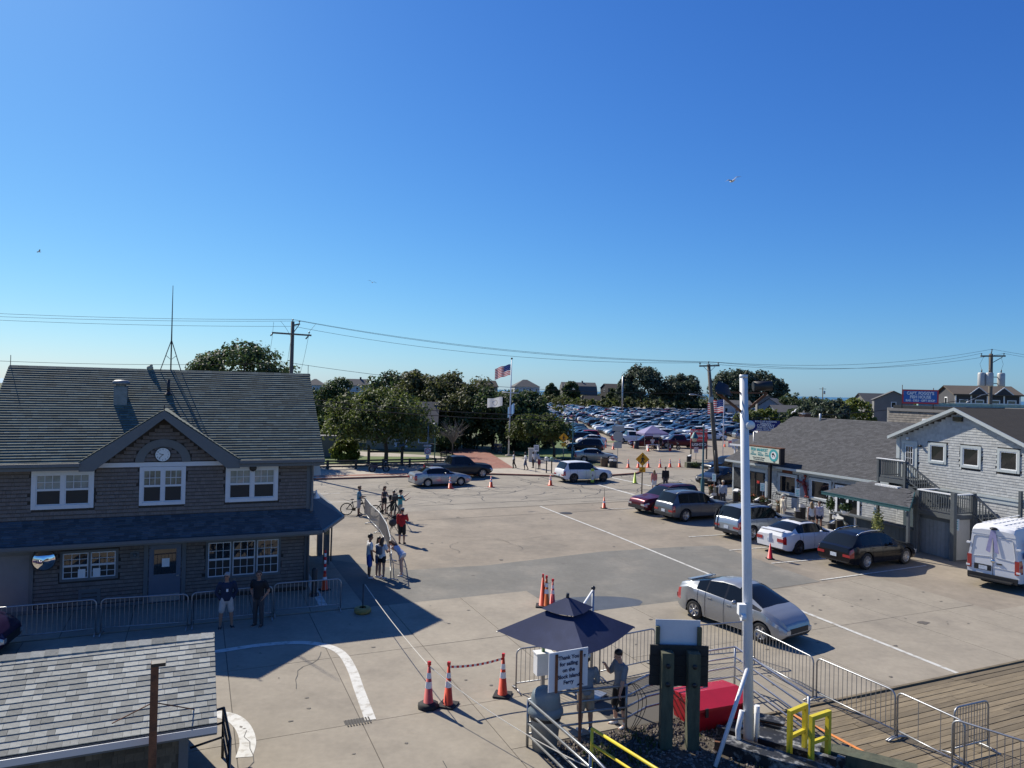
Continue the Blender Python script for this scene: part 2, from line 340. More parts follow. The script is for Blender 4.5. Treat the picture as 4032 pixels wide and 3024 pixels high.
# ---- tar-filled cracks wander over the road
ck = MB(); r3 = random.Random(4)
for i in range(120):
 x, y = r3.uniform(4, 38), r3.uniform(17.2, 29.5); a = r3.choice((0.1, 0.2, 1.5, 1.7, 1.4)) + r3.uniform(-.5, .5); pts = [S(x, y)]
 for j in range(r3.randint(5, 15)):
  a += r3.uniform(-0.75, 0.75) * 0.8; x += math.cos(a) * .42; y += math.sin(a) * .42
  if not 16.5 < y < 31: break
  pts.append(S(x, y))
 if len(pts) > 2: ck.strip(pts, 0.07, 0.0105)
tag(ck.build('sealed_cracks', m_crack), 'dark tar sealed cracks wandering over the road surface', 'cracks', kind='stuff')
ck = MB()
for (x, y, a, n) in ((9, 6.5, 0.1, 16), (7.5, 4, 1.2, 10), (10.5, 3.6, 0.2, 22), (-3, -13.2, 1.2, 9), (-1.5, -9, .9, 10), (1.2, -16, 1.5, 9)):
 pts = []
 for j in range(n): pts.append(S(x, y)); a += r3.uniform(-.6, .6); x += math.cos(a) * .3; y += math.sin(a) * .3
 ck.strip(pts, 0.018, 0.033)
tag(ck.build('hairline_cracks', m_crack), 'thin hairline cracks in the concrete and asphalt', 'cracks', kind='stuff')
st_ = MB(); r3 = random.Random(21)
def blob(x, y, a, b, z, n=14):
 k = [r3.uniform(.65, 1.25) for _ in range(n)]; st_.add([(*S(x + a * k[i] * math.cos(i * 6.283 / n), y + b * k[i] * math.sin(i * 6.283 / n)), z) for i in range(n)], [list(range(n))])
for i in range(26): blob(r3.uniform(8, 23), r3.uniform(-14, -6.3), r3.uniform(.02, .08), r3.uniform(.02, .06), .0335)
for i in range(24): blob(r3.uniform(-3, 7), r3.uniform(-14, -3), r3.uniform(.02, .07), r3.uniform(.02, .05), .0335)
for i in range(40): blob(r3.uniform(5, 34), r3.uniform(-4.5, 28), r3.uniform(.03, .12), r3.uniform(.03, .1), .0172)
blob(15.9, -5.3, .4, .25, .0176); blob(19.3, -11.0, .22, .16, .0335)
tag(st_.build('pavement_stains', mat('oil_stain', (.115, .10, .08), .7, var=.3, vs=3, world_co=True)), 'dark oil spots and stains scattered over the paving', 'stains', kind='stuff')
# ---- far pavement with kerb, brick walk, lawn
fw = [S(-62, 32.6), S(20.8, 32.4), S(23.5, 31.0), S(26.1, 29.6), S(31.2, 29.0), S(34.5, 29.7), S(36.4, 31.5), S(33.6, 36), S(33.0, 46.5), S(-62, 46.5)]
mb = MB(); mb.prism(fw, 0.0, 0.13); struct('sidewalk', mb, m_walk)
kb = MB(); kp = [S(-62, 32.55), S(20.8, 32.35), S(23.5, 30.95), S(26.1, 29.55), S(31.2, 28.95), S(34.5, 29.65), S(36.4, 31.45), S(33.7, 36)]
for a, b in zip(kp, kp[1:]): kb.beam((a[0], a[1], .075), (b[0], b[1], .075), .18, .15)
struct('kerb', kb, m_redkerb)
struct('brick_walk', flat([(-1.87, 69.0), (0.4, 70.0), (-3.2, 90.4), (-8.37, 93.5), (-9.5, 92)], 0.135), m_brick)
struct('brick_strip', flat([S(-10, 33.4), S(20, 33.2), S(20, 34.1), S(-10, 34.4)], 0.135), m_brick)
struct('lawn', flat([(-24, 70), (-16.1, 69.5), (-10.9, 73), (-7.2, 76.5), (-9.6, 79.0), (-16.2, 78.2), (-20, 84), (-30, 90), (-40, 80)], 0.137), m_lawn)
struct('lawn', flat([(-1.0, 88), (2, 83), (5.6, 80.5), (7.6, 82), (8, 100), (8, 128), (-3, 128)], 0.137), m_lawn)
struct('lawn', flat([(-50, 95), (-3, 128), (8, 128), (9, 150), (10, 235), (-60, 235)], 0.02), m_lawn)
struct('concrete_ramp', flat([(-16.2, 78.3), (-9.5, 79.2), (-7.0, 76.9), (-6.4, 78.2), (-8.6, 81.0), (-17.4, 84), (-19, 84)], 0.14), m_walk)
struct('car_park_verge', flat([(12, 109), (30, 117), (30, 119), (12, 111)], 0.010), m_lawn)
# ---- kerb island by the car park entrance
# ---- manhole, drain grate
mh = MB(); mh.lathe([(0.0, .022), (0.38, .022), (0.42, .014)], 20, (*(3.62, 45.55), 0)); tag(mh.build('manhole_cover', mat('cast_iron', (0.06, 0.055, 0.05), .6, .6, var=.2, vs=8)), 'dark round iron manhole cover beside the long white line', 'manhole')
dg = thing('drain_grate', 'small dark iron drain grate in the concrete near the white curve', 'drain', (-3.38, 16.58), SA)
MB().box((0, 0, .01), (.62, .36, .03)).build('pit', m_crack, dg)
for k in range(9): MB().box((-.26 + k * .065, 0, .034), (.03, .33, .012)).build('bar', MATS['cast_iron'], dg)
# ---- timber deck
m_plank = mat('weathered_deck_plank', (0.19, 0.148, 0.09), 0.85, var=0.28, vs=2.0, rand=0.24, stretch=(0.25, 3.5, 1), stain=(0.085, 0.07, 0.05), ss=1.6, sa=0.7)
dk = struct('timber_deck', flat([S(7.9, -14.62), S(32, -14.62), S(32, -27), S(7.9, -27)], 0.006), mat('gap_dark', (0.02, 0.018, 0.015), .9))
mb = MB(); a = S(7.9, -14.58); b = S(32, -14.58); mb.beam((*a, .03), (*b, .03), .08, .1); mb.build('edge_plank', m_plank, dk)
pm = {}
for j in range(38):
 y = -14.74 - j * 0.205; x = 7.95 - rng.random() * 3
 while x < 31:
  Lp = rng.choice((3.6, 4.2, 4.8)); xe = min(x + Lp, 32); xs = max(x, 7.95)
  if xe - xs > .3:
   k = round(xe - xs, 1)
   if k not in pm: pm[k] = MB().box((0, 0, 0), (k - .012, .185, .05)).mesh('deck_plank', m_plank)
   p = S((xs + xe) / 2, y); inst(pm[k], 'deck_plank', dk, (p[0], p[1], .012 + rng.uniform(-.004, .006)), (rng.uniform(-.012, .012), 0, SA + rng.uniform(-.003, .003)))
  x += Lp
line('orange_deck_line', [(6.99, 17.49), (7.47, 16.54), (8.06, 15.32), (7.94, 15.11)], 0.09, 0.052, m_orange)
# ---- gravel bed with weeds
struct('planting_bed', flat([S(2.92, -13.82), S(8.0, -13.82), S(8.0, -24), S(2.92, -24)], 0.014), m_dirt)
gb = MB(); r3 = random.Random(12)
for i in range(5200):
 x = r3.uniform(2.95, 7.8); y = -13.9 - r3.random() ** 1.3 * 5.5; s = r3.uniform(.018, .05); p = S(x, y); c = Vector((p[0], p[1], .014 + s * .3)); q = [c + Vector((r3.uniform(.6, 1.2) * s * a_, r3.uniform(.6, 1.2) * s * b_, r3.uniform(.5, .9) * s * c_)) for a_, b_, c_ in ((1,0,0),(0,1,0),(-1,0,0),(0,-1,0),(0,0,1))]
 gb.add(q, [(0,1,4),(1,2,4),(2,3,4),(3,0,4)])
tag(gb.build('bed_gravel', m_gravel), 'brown gravel and stones covering the bed below the railings', 'gravel', kind='stuff')
wd = MB()
for i in range(900):
 if i % 30 == 0: wx, wy = r3.uniform(3.1, 7.2), -14.1 - r3.random() * 4
 x = wx + r3.gauss(0, .18); y = wy + r3.gauss(0, .15); p = S(x, y); a = r3.uniform(0, 6.28); h = r3.uniform(.05, .16); d = Vector((math.cos(a), math.sin(a), 0)) * .02; t = Vector((r3.uniform(-.06, .06), r3.uniform(-.06, .06), h)); c = Vector((p[0], p[1], .02))
 wd.add([c - d, c + d, c + t], [(0, 1, 2)])
m_weed = mat('weed_green', (0.07, 0.10, 0.025), .8, rand=.5, trans=.3)
tag(wd.build('bed_weeds', m_weed), 'low green weeds sprouting in the gravel bed', 'weeds', kind='stuff')

# ================================================================== left harbour building
m_cedar = mat('weathered_cedar_shingle', (0.165, 0.138, 0.125), 0.85, rand=0.13, var=0.12, vs=9, stretch=(6, 6, .6))
m_cedshade = mat('shingle_end_shade', (0.075, 0.06, 0.054), 0.9, rand=0.2)  # course shadow lines painted as a darker strip on each shingle's lower end
m_roofs = mat('grey_roof_shingle', (0.125, 0.145, 0.118), 0.9, rand=0.28, var=0.12, vs=8)
m_roofd = mat('blue_grey_roof_shingle', (0.075, 0.09, 0.105), 0.9, rand=0.30, var=0.1, vs=8)
m_base = mat('shingle_backing', (0.05, 0.042, 0.036), 0.9)
m_blind = mat('window_blind', (0.42, 0.42, 0.39), 0.7, var=0.1, vs=2)
hb = thing('harbour_building', 'two storey shingled building with clock gable and grey roof on the left', 'building', S(0, 0), SA)
def part(name, m, parent, f):
 mb = MB(); f(mb); return mb.build(name, m, parent)
BX0 = -10.0
wall = MB(); wall.bx((BX0, 0, 0), (0, 8.0, 5.0)); wall.add([(BX0, 0, 5.0), (BX0, 8, 5.0), (BX0, 4, 8.0), (0, 0, 5.0), (0, 8, 5.0), (0, 4, 8.0)], [(0, 2, 1), (3, 4, 5)]); wall = wall.build('wall', m_base, hb)
# dormer gable wall
gw = MB(); gw.add([(-7.0, -.02, 4.95), (-3.05, -.02, 4.95), (-5.03, -.02, 6.5), (-7.0, 2.0, 4.95), (-3.05, 2.0, 4.95), (-5.03, 2.0, 6.5)], [(0, 1, 2), (0, 2, 5, 3), (1, 4, 5, 2)]); gw.build('gable_wall', m_base, hb)
# openings on the front wall: (x0, x1, z0, z1)
UW = [(-8.93, -7.13, 3.48, 4.76), (-5.76, -4.3, 3.48, 4.82), (-2.98, -1.16, 3.48, 4.78)]
LW = [(-8.06, -6.34, 1.03, 2.05), (-3.58, -1.0, 0.72, 2.12)]
DR = (-5.42, -4.36, 0.05, 2.1)
holes = UW + LW + [DR, (-10.0, -8.85, 0, 2.1)]
def clear(u, v, hu, hv): return not any(a - .02 < u + BX0 < b + .02 and c - .06 < v < d + .02 for a, b, c, d in holes)
shingles(hb, 'wall_shingle', m_cedar, (BX0, -.004, 3.12), (1, 0, 0), (0, 0, 1), 10.0, 1.72, .127, .13, lambda u, v, a, b: clear(u, v + 3.12, a, b), 300, .022, .003, .012, seed=2, lname='wall_shingles', ends=m_cedshade)
shingles(hb, 'wall_shingle', m_cedar, (BX0, -.004, .18), (1, 0, 0), (0, 0, 1), 9.85, 2.15, .127, .14, lambda u, v, a, b: clear(u, v + .18, a, b), 0, .022, .003, .012, seed=3, lname='wall_shingles', ends=m_cedshade)
def in_gable(u, v, a, b):
 x = u - 7.0; z = v + 5.0
 if z + .06 > 6.5 - abs(x + 5.03) * (1.55 / 1.98) - .12: return False
 d = math.hypot(x + 5.03, z - 4.92); return not 0.62 < d < 0.9
shingles(hb, 'wall_shingle', m_cedar, (-7.0, -.024, 5.0), (1, 0, 0), (0, 0, 1), 4.0, 1.6, .127, .13, in_gable, 0, .022, .003, .012, seed=4, lname='gable_shingles', ends=m_cedshade)
# ---- main roof
ev, rdg = Vector((0, -.5, 5.05)), Vector((0, 4.0, 8.28)); sl = (rdg - ev).normalized(); SL = (rdg - ev).length
rf = MB(); X0, X1 = -10.45, .45
zd = lambda z: -.5 + (z - 5.02) * 4.5 / 3.23
for dz, fl in ((0, 1), (-.12, -1)):
 rf.add([(X0, -.5, 5.02 + dz), (-7.5, -.5, 5.02 + dz), (-5.03, zd(6.79), 6.79 + dz), (-2.56, -.5, 5.02 + dz), (X1, -.5, 5.02 + dz), (X1, 4, 8.25 + dz), (X0, 4, 8.25 + dz), (X0, 8.5, 5.02 + dz), (X1, 8.5, 5.02 + dz)], [(0, 1, 2, 6), (2, 5, 6), (2, 3, 4, 5), (6, 5, 8, 7)] if fl > 0 else [(6, 2, 1, 0), (6, 5, 2), (5, 4, 3, 2), (7, 8, 5, 6)])
rf.add([(X1, -.5, 4.9), (X1, 4, 8.1), (X1, 8.5, 4.9), (X1, 8.5, 5.02), (X1, 4, 8.25), (X1, -.5, 5.02)], [(0, 1, 4, 5), (1, 2, 3, 4)])
rf.add([(X0, -.5, 4.9), (X0, 4, 8.1), (X0, 8.5, 4.9), (X0, 8.5, 5.02), (X0, 4, 8.25), (X0, -.5, 5.02)], [(5, 4, 1, 0), (4, 3, 2, 1)])
roof = rf.build('roof', m_base, hb)
k_g = (6.81 - 5.05) / 2.47
def on_roof(u, v, a, b):
 x = u + X0; y = -.5 + v * sl.y; z = 5.05 + v * sl.z
 return z + .02 > 6.78 - abs(x + 5.03) * k_g       # the dormer roof covers the rest
shingles(roof, 'roof_shingle', m_roofs, (X0, -.5, 5.03), (1, 0, 0), sl, 10.9, SL - .02, .142, .27, on_roof, 300, .024, .004, .012, seed=5, lname='roof_shingles')
for i in range(36):
 x = X0 + .02 + i * .303; rp = MB(); rp.add([(x, 3.85, 8.19), (x + .295, 3.85, 8.19), (x + .295, 4, 8.3), (x, 4, 8.3), (x, 4.15, 8.19), (x + .295, 4.15, 8.19)], [(0, 1, 2, 3), (3, 2, 5, 4)]); rp.build('ridge_cap', m_roofs, roof)
# ---- dormer roof, rakes and fascia
pk = Vector((-5.03, -.5, 6.83))
for s_ in (-1, 1):
 dr = MB(); e = Vector((-5.03 + s_ * 2.5, -.5, 5.06)); yb = -.5 + (6.83 - 5.05) / sl.z * sl.y + .2
 dr.add([e, pk, Vector((-5.03, yb, 6.83)), e + Vector((0, .12, 0))] if s_ > 0 else [pk, e, e + Vector((0, .12, 0)), Vector((-5.03, yb, 6.83))], [(0, 1, 2, 3)])
 d_ = dr.build('dormer_roof', m_roofs, roof)
 ux = Vector((0, -1, 0)) if s_ < 0 else Vector((0, 1, 0)); vx = (pk - e).normalized()
 n_ = int((pk - e).length / .15)
 for i in range(n_):
  b0 = e + vx * (i * .15); rp = MB(); wd_ = vx * .155; nn = Vector((-vx.z * s_, 0, vx.x * s_)) * (1 if s_ > 0 else 1); nn = Vector((0, 1, 0)).cross(vx) * (-s_); nn = nn if nn.z > 0 else -nn
  rp.add([b0 + nn * .035, b0 + Vector((0, .28, 0)) + nn * .035, b0 + Vector((0, .28, 0)) + wd_ + nn * .012, b0 + wd_ + nn * .012, b0, b0 + Vector((0, .28, 0)), b0 + wd_], [(0, 1, 2, 3), (4, 5, 1, 0), (4, 0, 3, 6)]); rp.build('roof_shingle', m_roofs, d_)
 rk = MB(); rk.add([e + Vector((0, -.02, -.02)), pk + Vector((0, -.02, -.02)), pk + Vector((0, -.02, -.30)), e + Vector((-s_ * .42, -.02, -.30)), e + Vector((0, -.02, -.30)), e + Vector((0, .1, -.02)), pk + Vector((0, .1, -.02)), pk + Vector((0, .1, -.3)), e + Vector((-s_ * .42, .1, -.3)), e + Vector((0, .1, -.3))], [(0, 1, 2, 3, 4), (5, 9, 8, 7, 6), (0, 5, 6, 1), (3, 2, 7, 8), (4, 3, 8, 9), (0, 4, 9, 5)]); rk.build('rake_board', m_gtrim, hb)
 so = MB(); so.add([e + Vector((-s_ * .1, .02, -.16)), pk + Vector((0, .02, -.16)), Vector((-5.03, .5, 6.66)), e + Vector((-s_ * .1, .5, -.16))], [(0, 1, 2, 3)]); so.build('soffit', m_gtrim, hb)
part('finial', m_black, hb, lambda b: b.tube([(-5.03, -.5, 6.7), (-5.03, -.5, 7.0)], .02))
# ---- eave fascia, gutters, frieze
for a, b in ((X0, -7.5), (-2.55, X1)):
 part('fascia', m_gtrim, hb, lambda q: q.bx((a, -.49, 4.8), (b, -.40, 5.02)))
 part('gutter', m_gtrim, hb, lambda q: q.bx((a, -.60, 4.93), (b, -.495, 5.04)))
 part('soffit', m_gtrim, hb, lambda q: q.bx((a, -.40, 4.82), (b, .0, 4.86)))
part('frieze_board', m_wtrim, hb, lambda q: q.bx((-7.13, -.045, 4.83), (-2.98, -.0, 4.98)))
part('frieze_board', m_gtrim, hb, lambda q: q.bx((-10, -.045, 4.80), (-7.14, -.0, 4.90)))
part('corner_board', m_gtrim, hb, lambda q: q.bx((-.12, -.04, 3.1), (.03, .0, 4.85)))
part('corner_board', m_gtrim, hb, lambda q: q.bx((-.14, -.04, .15), (.03, .0, 2.5)))
dsp = part('downspout', m_gtrim, hb, lambda q: q.tube([(.02, -.55, 4.93), (.05, -.2, 4.7), (.07, -.1, 4.55), (.07, -.1, 3.25), (.02, -.3, 3.05)], .05))
part('downspout', m_gtrim, hb, lambda q: q.tube([(-.1, -1.0, 2.4), (-.05, -.3, 2.15), (-.02, -.1, 2.0), (-.02, -.1, .2)], .05))
# ---- arch trim round the clock
ar = MB(); n = 24
vs = []
for i in range(n + 1):
 a = math.pi * i / n
 for r_ in (.60, .88):
  for y in (-.075, -.02): vs.append((-5.03 - r_ * math.cos(a), y, 4.98 + r_ * math.sin(a) * .92))
fs = []
for i in range(n):
 b = i * 4; fs += [(b, b + 2, b + 6, b + 4), (b + 2, b + 3, b + 7, b + 6), (b, b + 4, b + 5, b + 1)]
ar.add(vs, fs); ar.build('arch_trim', m_gtrim, hb)
# ---- windows
def sash(parent, x0, x1, z0, z1, y, nx, nz, mw, half_blind=None, sub=True):
 """one sash: frame, muntins, panes (each pane a sub-part)"""
 f = MB(); t = .035
 f.bx((x0, y - .03, z0), (x0 + t, y + .01, z1)); f.bx((x1 - t, y - .03, z0), (x1, y + .01, z1)); f.bx((x0 + t, y - .03, z0), (x1 - t, y + .01, z0 + t)); f.bx((x0 + t, y - .03, z1 - t), (x1 - t, y + .01, z1))
 w = (x1 - x0 - 2 * t) / nx; h = (z1 - z0 - 2 * t) / nz
 for i in range(1, nx): f.bx((x0 + t + i * w - .009, y - .022, z0 + t), (x0 + t + i * w + .009, y + .005, z1 - t))
 for j in range(1, nz): f.bx((x0 + t, y - .020, z0 + t + j * h - .009), (x1 - t, y + .004, z0 + t + j * h + .009))
 f.build('sash', mw, parent)
 for i in range(nx):
  for j in range(nz):
   a = x0 + t + i * w; c = z0 + t + j * h; tl = rng.uniform(-.004, .004)
   MB().add([(a, y + tl, c), (a + w, y - tl, c), (a + w, y + tl, c + h), (a, y - tl, c + h)], [(0, 1, 2, 3)]).build('pane', half_blind or m_glass, parent)
def window(parent, x0, x1, z0, z1, sashes, casing, mw, mc, y=-.0, sill=True, blind=None, rows=(2, 1), cols=3, up_blind=None, lo_blind=None):
 wn_ = MB(); c = casing
 wn_.bx((x0, y - .05, z0), (x0 + c, y, z1)); wn_.bx((x1 - c, y - .05, z0), (x1, y, z1)); wn_.bx((x0 + c, y - .05, z1 - c), (x1 - c, y, z1)); wn_.bx((x0 + c, y - .07, z0), (x1 - c, y, z0 + c))
 o = wn_.build('window', mc, parent)
 n_ = sashes; mid = c * .8 if n_ > 1 else 0; w = (x1 - x0 - 2 * c - mid * (n_ - 1)) / n_
 for i in range(n_):
  a = x0 + c + i * (w + mid)
  if i: part('mullion', mc, o, lambda q: q.bx((a - mid, y - .045, z0 + c), (a, y, z1 - c)))
  zm = (z0 + z1) / 2
  sash(o, a, a + w, zm, z1 - c, y - .004, cols, rows[0], mw, up_blind)
  sash(o, a, a + w, z0 + c, zm, y + .004, 1 if rows[1] == 1 else cols, rows[1], mw, lo_blind)
  if blind: part('blind', m_blind, o, lambda q: q.bx((a, y + .02, zm - blind), (a + w, y + .03, z1 - c)))
 return o
m_blindpane = mat('pane_over_blind', (0.27, 0.28, 0.27), 0.12, spec=0.8, coat=0.4, var=0.2, vs=2.5)
m_curtain = mat('pane_over_curtain', (0.17, 0.17, 0.14), 0.1, spec=0.8, coat=0.4, var=0.35, vs=4)
window(hb, *UW[0][:4], 2, .13, m_wtrim, m_wtrim, up_blind=m_blindpane)
window(hb, *UW[1][:4], 2, .11, m_wtrim, m_wtrim, up_blind=m_curtain, lo_blind=m_curtain)
window(hb, *UW[2][:4], 2, .13, m_wtrim, m_wtrim, up_blind=m_blindpane)
window(hb, *LW[0][:4], 2, .08, m_wtrim, m_gtrim, rows=(2, 2), cols=3)
window(hb, *LW[1][:4], 3, .08, m_wtrim, m_gtrim, rows=(2, 2), cols=3)
for x in (-7.42, -6.98): part('notice', m_paper, hb, lambda q: q.bx((x - .11, -.052, 1.12), (x + .11, -.045, 1.42)))
# ---- doors
m_door = mat('blue_grey_door', (0.11, 0.135, 0.18), 0.45, var=0.05, vs=2)
part('door_frame', m_gtrim, hb, lambda q: (q.bx((-5.56, -.06, .05), (-5.42, 0, 2.22)), q.bx((-4.36, -.06, .05), (-4.22, 0, 2.22)), q.bx((-5.42, -.06, 2.08), (-4.36, 0, 2.22))))
d = part('door', m_door, hb, lambda q: q.bx((-5.4, -.03, .07), (-4.38, 0, 2.07)))
part('door_pane', m_glass, d, lambda q: q.bx((-5.24, -.045, 1.05), (-4.54, -.025, 1.92)))
part('notice', m_paper, d, lambda q: q.bx((-4.99, -.052, 1.3), (-4.75, -.047, 1.6)))
part('door_handle', m_steel, d, lambda q: q.bx((-4.52, -.09, .95), (-4.44, -.03, .99)))
part('kick_plate', m_steel, d, lambda q: q.bx((-5.36, -.036, .1), (-4.42, -.03, .34)))
part('garage_door', mat('grey_panel_door', (0.16, 0.165, 0.185), .5, var=.05), hb, lambda q: q.bx((-9.98, -.03, .06), (-8.92, 0, 2.0)))
part('door_frame', m_gtrim, hb, lambda q: (q.bx((-8.92, -.06, .05), (-8.80, 0, 2.12)), q.bx((-10.0, -.06, 2.0), (-8.92, 0, 2.12))))
part('wall_hatch', m_gtrim, hb, lambda q: (q.bx((-7.5, -.05, .2), (-6.85, -.0, .3)), q.bx((-7.5, -.05, .62), (-6.85, 0, .72)), q.bx((-7.5, -.05, .3), (-7.4, 0, .62)), q.bx((-6.95, -.05, .3), (-6.85, 0, .62)), q.bx((-7.4, -.03, .3), (-6.95, 0, .62))))
part('wall_lamp', m_gtrim, hb, lambda q: (q.bx((-5.98, -.05, 1.66), (-5.7, 0, 1.9)), q.ball((-5.84, -.1, 1.78), .07)))
part('lower_trim', m_gtrim, hb, lambda q: q.bx((-10, -.05, .05), (-5.56, 0, .17)))
# ---- pent roof between the storeys, returned round the right corner as a porch
pr = MB(); pr.add([(BX0, -1.0, 2.47), (.35, -1.0, 2.47), (.0, .0, 3.12), (BX0, 0, 3.12), (BX0, -1.0, 2.36), (.35, -1.0, 2.36)], [(0, 1, 2, 3), (4, 5, 1, 0), (4, 3, 2, 5)])
pent = pr.build('pent_roof', m_base, hb)
pv = Vector((0, 1.0, .65)).normalized()
shingles(pent, 'pent_shingle', m_roofd, (BX0, -1.0, 2.48), (1, 0, 0), pv, 10.3, 1.17, .127, .22, lambda u, v, a, b: u < 10.36 - v * .25, 300, .01, .004, .008, seed=6, lname='pent_shingles')
part('pent_fascia', m_gtrim, hb, lambda q: q.bx((BX0, -1.02, 2.3), (.35, -.97, 2.45)))
part('pent_gutter', m_gtrim, hb, lambda q: q.bx((BX0, -1.13, 2.37), (.35, -1.025, 2.48)))
part('pent_soffit', m_gtrim, hb, lambda q: q.bx((BX0, -.97, 2.32), (.3, 0, 2.345)))
pp = MB(); pp.add([(.35, -1.0, 2.47), (1.54, 1.6, 2.5), (1.54, 8, 2.5), (0, 8, 3.5), (0, 0, 3.12), (0, 1.6, 3.5)], [(0, 1, 5, 4), (1, 2, 3, 5)]); pp.add([(.35, -1.0, 2.36), (1.54, 1.6, 2.38), (1.54, 8, 2.38), (0, 8, 2.4), (0, 0, 2.4)], [(4, 3, 2, 1, 0)])
pp.add([(.35, -1, 2.36), (1.54, 1.6, 2.38), (1.54, 1.6, 2.5), (.35, -1, 2.47), (1.54, 8, 2.38), (1.54, 8, 2.5)], [(0, 1, 2, 3), (1, 4, 5, 2)])
por = pp.build('porch_roof', m_roofd, hb)
part('porch_gutter', m_gtrim, hb, lambda q: (q.beam((.38, -1.04, 2.42), (1.6, 1.58, 2.44), .09, .1), q.beam((1.6, 1.58, 2.44), (1.6, 8, 2.44), .09, .1)))
part('porch_gutter_pipe', m_gtrim, hb, lambda q: q.tube([(1.5, 1.7, 2.4), (1.48, 2.0, 2.25), (1.46, 3.4, 2.05), (1.46, 3.5, .2)], .035))
for y in (3.6, 5.4): part('porch_post', m_gtrim, hb, lambda q: q.bx((1.18, y, .04), (1.41, y + .23, 2.42)))
part('plaque', mat('tan_plaque', (0.3, 0.24, 0.13), .5), hb, lambda q: q.bx((1.2, 3.585, 1.35), (1.39, 3.598, 1.62)))
# ---- roof furniture
m_ventm = mat('dull_vent_metal', (0.20, 0.21, 0.215), 0.5, 0.5, var=0.2, vs=5)
v = thing('roof_vent', 'square grey metal roof vent with a round cap on the shingled roof', 'roof vent', (*S(-6.6, 2.3), 6.95), SA)
part('duct', m_ventm, v, lambda q: q.bx((-.22, -.22, -.25), (.22, .22, .62)))
part('neck', m_ventm, v, lambda q: q.lathe([(.17, .62), (.17, .72)], 14))
part('cap', m_ventm, v, lambda q: q.lathe([(.0, .72), (.29, .70), (.29, .82), (.22, .87), (0, .89)], 18))
v = thing('vent_pipe', 'short black vent pipe with collar on the shingled roof', 'vent pipe', (*S(-5.02, 2.65), 7.27), SA)
part('pipe', m_black, v, lambda q: q.tube([(0, 0, 0), (0, 0, .62)], .055, 10)); part('collar', m_black, v, lambda q: q.lathe([(.15, .05), (.06, .16)], 10))
a = thing('radio_antenna', 'tall thin radio antenna on a tripod at the roof ridge', 'antenna', (*S(-5.0, 4.0), 8.25), SA)
part('mast', m_black, a, lambda q: q.tube([(0, 0, -.05), (0, 0, 1.3), (0, 0, 3.45)], [.03, .028, .012], 6))
for dx, dy, dz in ((-.38, -.1, 0), (.38, -.1, 0), (0, .4, -.3)): part('leg', m_black, a, lambda q: q.tube([(dx, dy, dz), (0, 0, 1.25)], .018, 5))
part('brace', m_black, a, lambda q: (q.tube([(-.19, -.05, .62), (0, 0, .45), (.19, -.05, .62)], .01, 4)))
for x in (-10.4, .38): tag(part('lightning_rod', m_black, None, lambda q: q.tube([(0, 0, 0), (0, 0, .4)], .012, 5)), 'thin lightning rod at the %s end of the roof ridge' % ('left' if x < -5 else 'right'), 'rod', 'lightning rods').location = (*S(x, 4.0), 8.27)
tag(part('gull_ornament', mat('pale_stone_bits', (.4, .36, .25), .8, var=.3), None, lambda q: (q.ball((0, 0, .1), (.14, .1, .1)), q.ball((.05, 0, .2), .06))), 'small pale clump sitting on the roof ridge left of antenna', 'ornament').location = (*S(-5.75, 4.0), 8.24)
# ---- clock, mirror, lamps, horn
ck = thing('wall_clock', 'round white wall clock with black hands in the gable arch', 'clock', (*S(-5.05, -.06), 5.25), SA)
part('case', m_black, ck, lambda q: q.lathe([(0, -.0), (.255, 0), (.255, -.05), (.235, -.06)], 28, axis='Y'))
part('face', mat('clock_face', (.72, .74, .74), .4), ck, lambda q: q.lathe([(0, -.055), (.24, -.055)], 28, axis='Y'))
for i in range(1, 13):
 a_ = R(i * 30); text(str(i), .07, m_black, ck, (.185 * math.sin(a_), -.06, .185 * math.cos(a_)), depth=.001, name='numeral')
for a_, l_ in ((R(288), .12), (R(222), .18)): part('hand', m_black, ck, lambda q: q.beam((-.03 * math.sin(a_), -.064, -.03 * math.cos(a_)), (l_ * math.sin(a_), -.064, l_ * math.cos(a_)), .006, .018, up=(math.cos(a_), 0, -math.sin(a_))))
mr = thing('convex_mirror', 'round convex traffic mirror under the lower eave beside the panel door', 'mirror', (*S(-8.46, -.35), 1.87), SA)
part('rim', m_black, mr, lambda q: q.tube([(.34 * math.cos(i * .2618), -.02, .34 * math.sin(i * .2618)) for i in range(24)], .018, 5, close=True))
part('mirror_glass', mat('mirror_silver', (.8, .82, .84), .03, 1.0), mr, lambda q: q.lathe([(.001, -.13), (.12, -.115), (.23, -.075), (.33, -.02)], 28, axis='Y'))
part('bracket', m_black, mr, lambda q: q.tube([(0, 0, 0), (0, .3, .25)], .02))
h = thing('gable_floodlight', 'small dark round floodlight between the right hand upper windows', 'floodlight', (*S(-2.06, -.12), 4.72), SA)
part('lamp_head', m_black, h, lambda q: (q.lathe([(0, .1), (.1, .08), (.13, -.04), (.1, -.1), (.0, -.08)], 14, axis='Y')))
h = thing('wall_lantern', 'grey box lantern hanging under the right eave of the clock building', 'lantern', (*S(.35, .9), 4.45), SA)
part('housing', m_gtrim, h, lambda q: (q.add([(-.12, -.12, .2), (.12, -.12, .2), (.12, .12, .2), (-.12, .12, .2), (-.18, -.18, -.16), (.18, -.18, -.16), (.18, .18, -.16), (-.18, .18, -.16)], [(0, 1, 2, 3), (7, 6, 5, 4)]), q.bx((-.15, -.15, .2), (.15, .15, .26))))
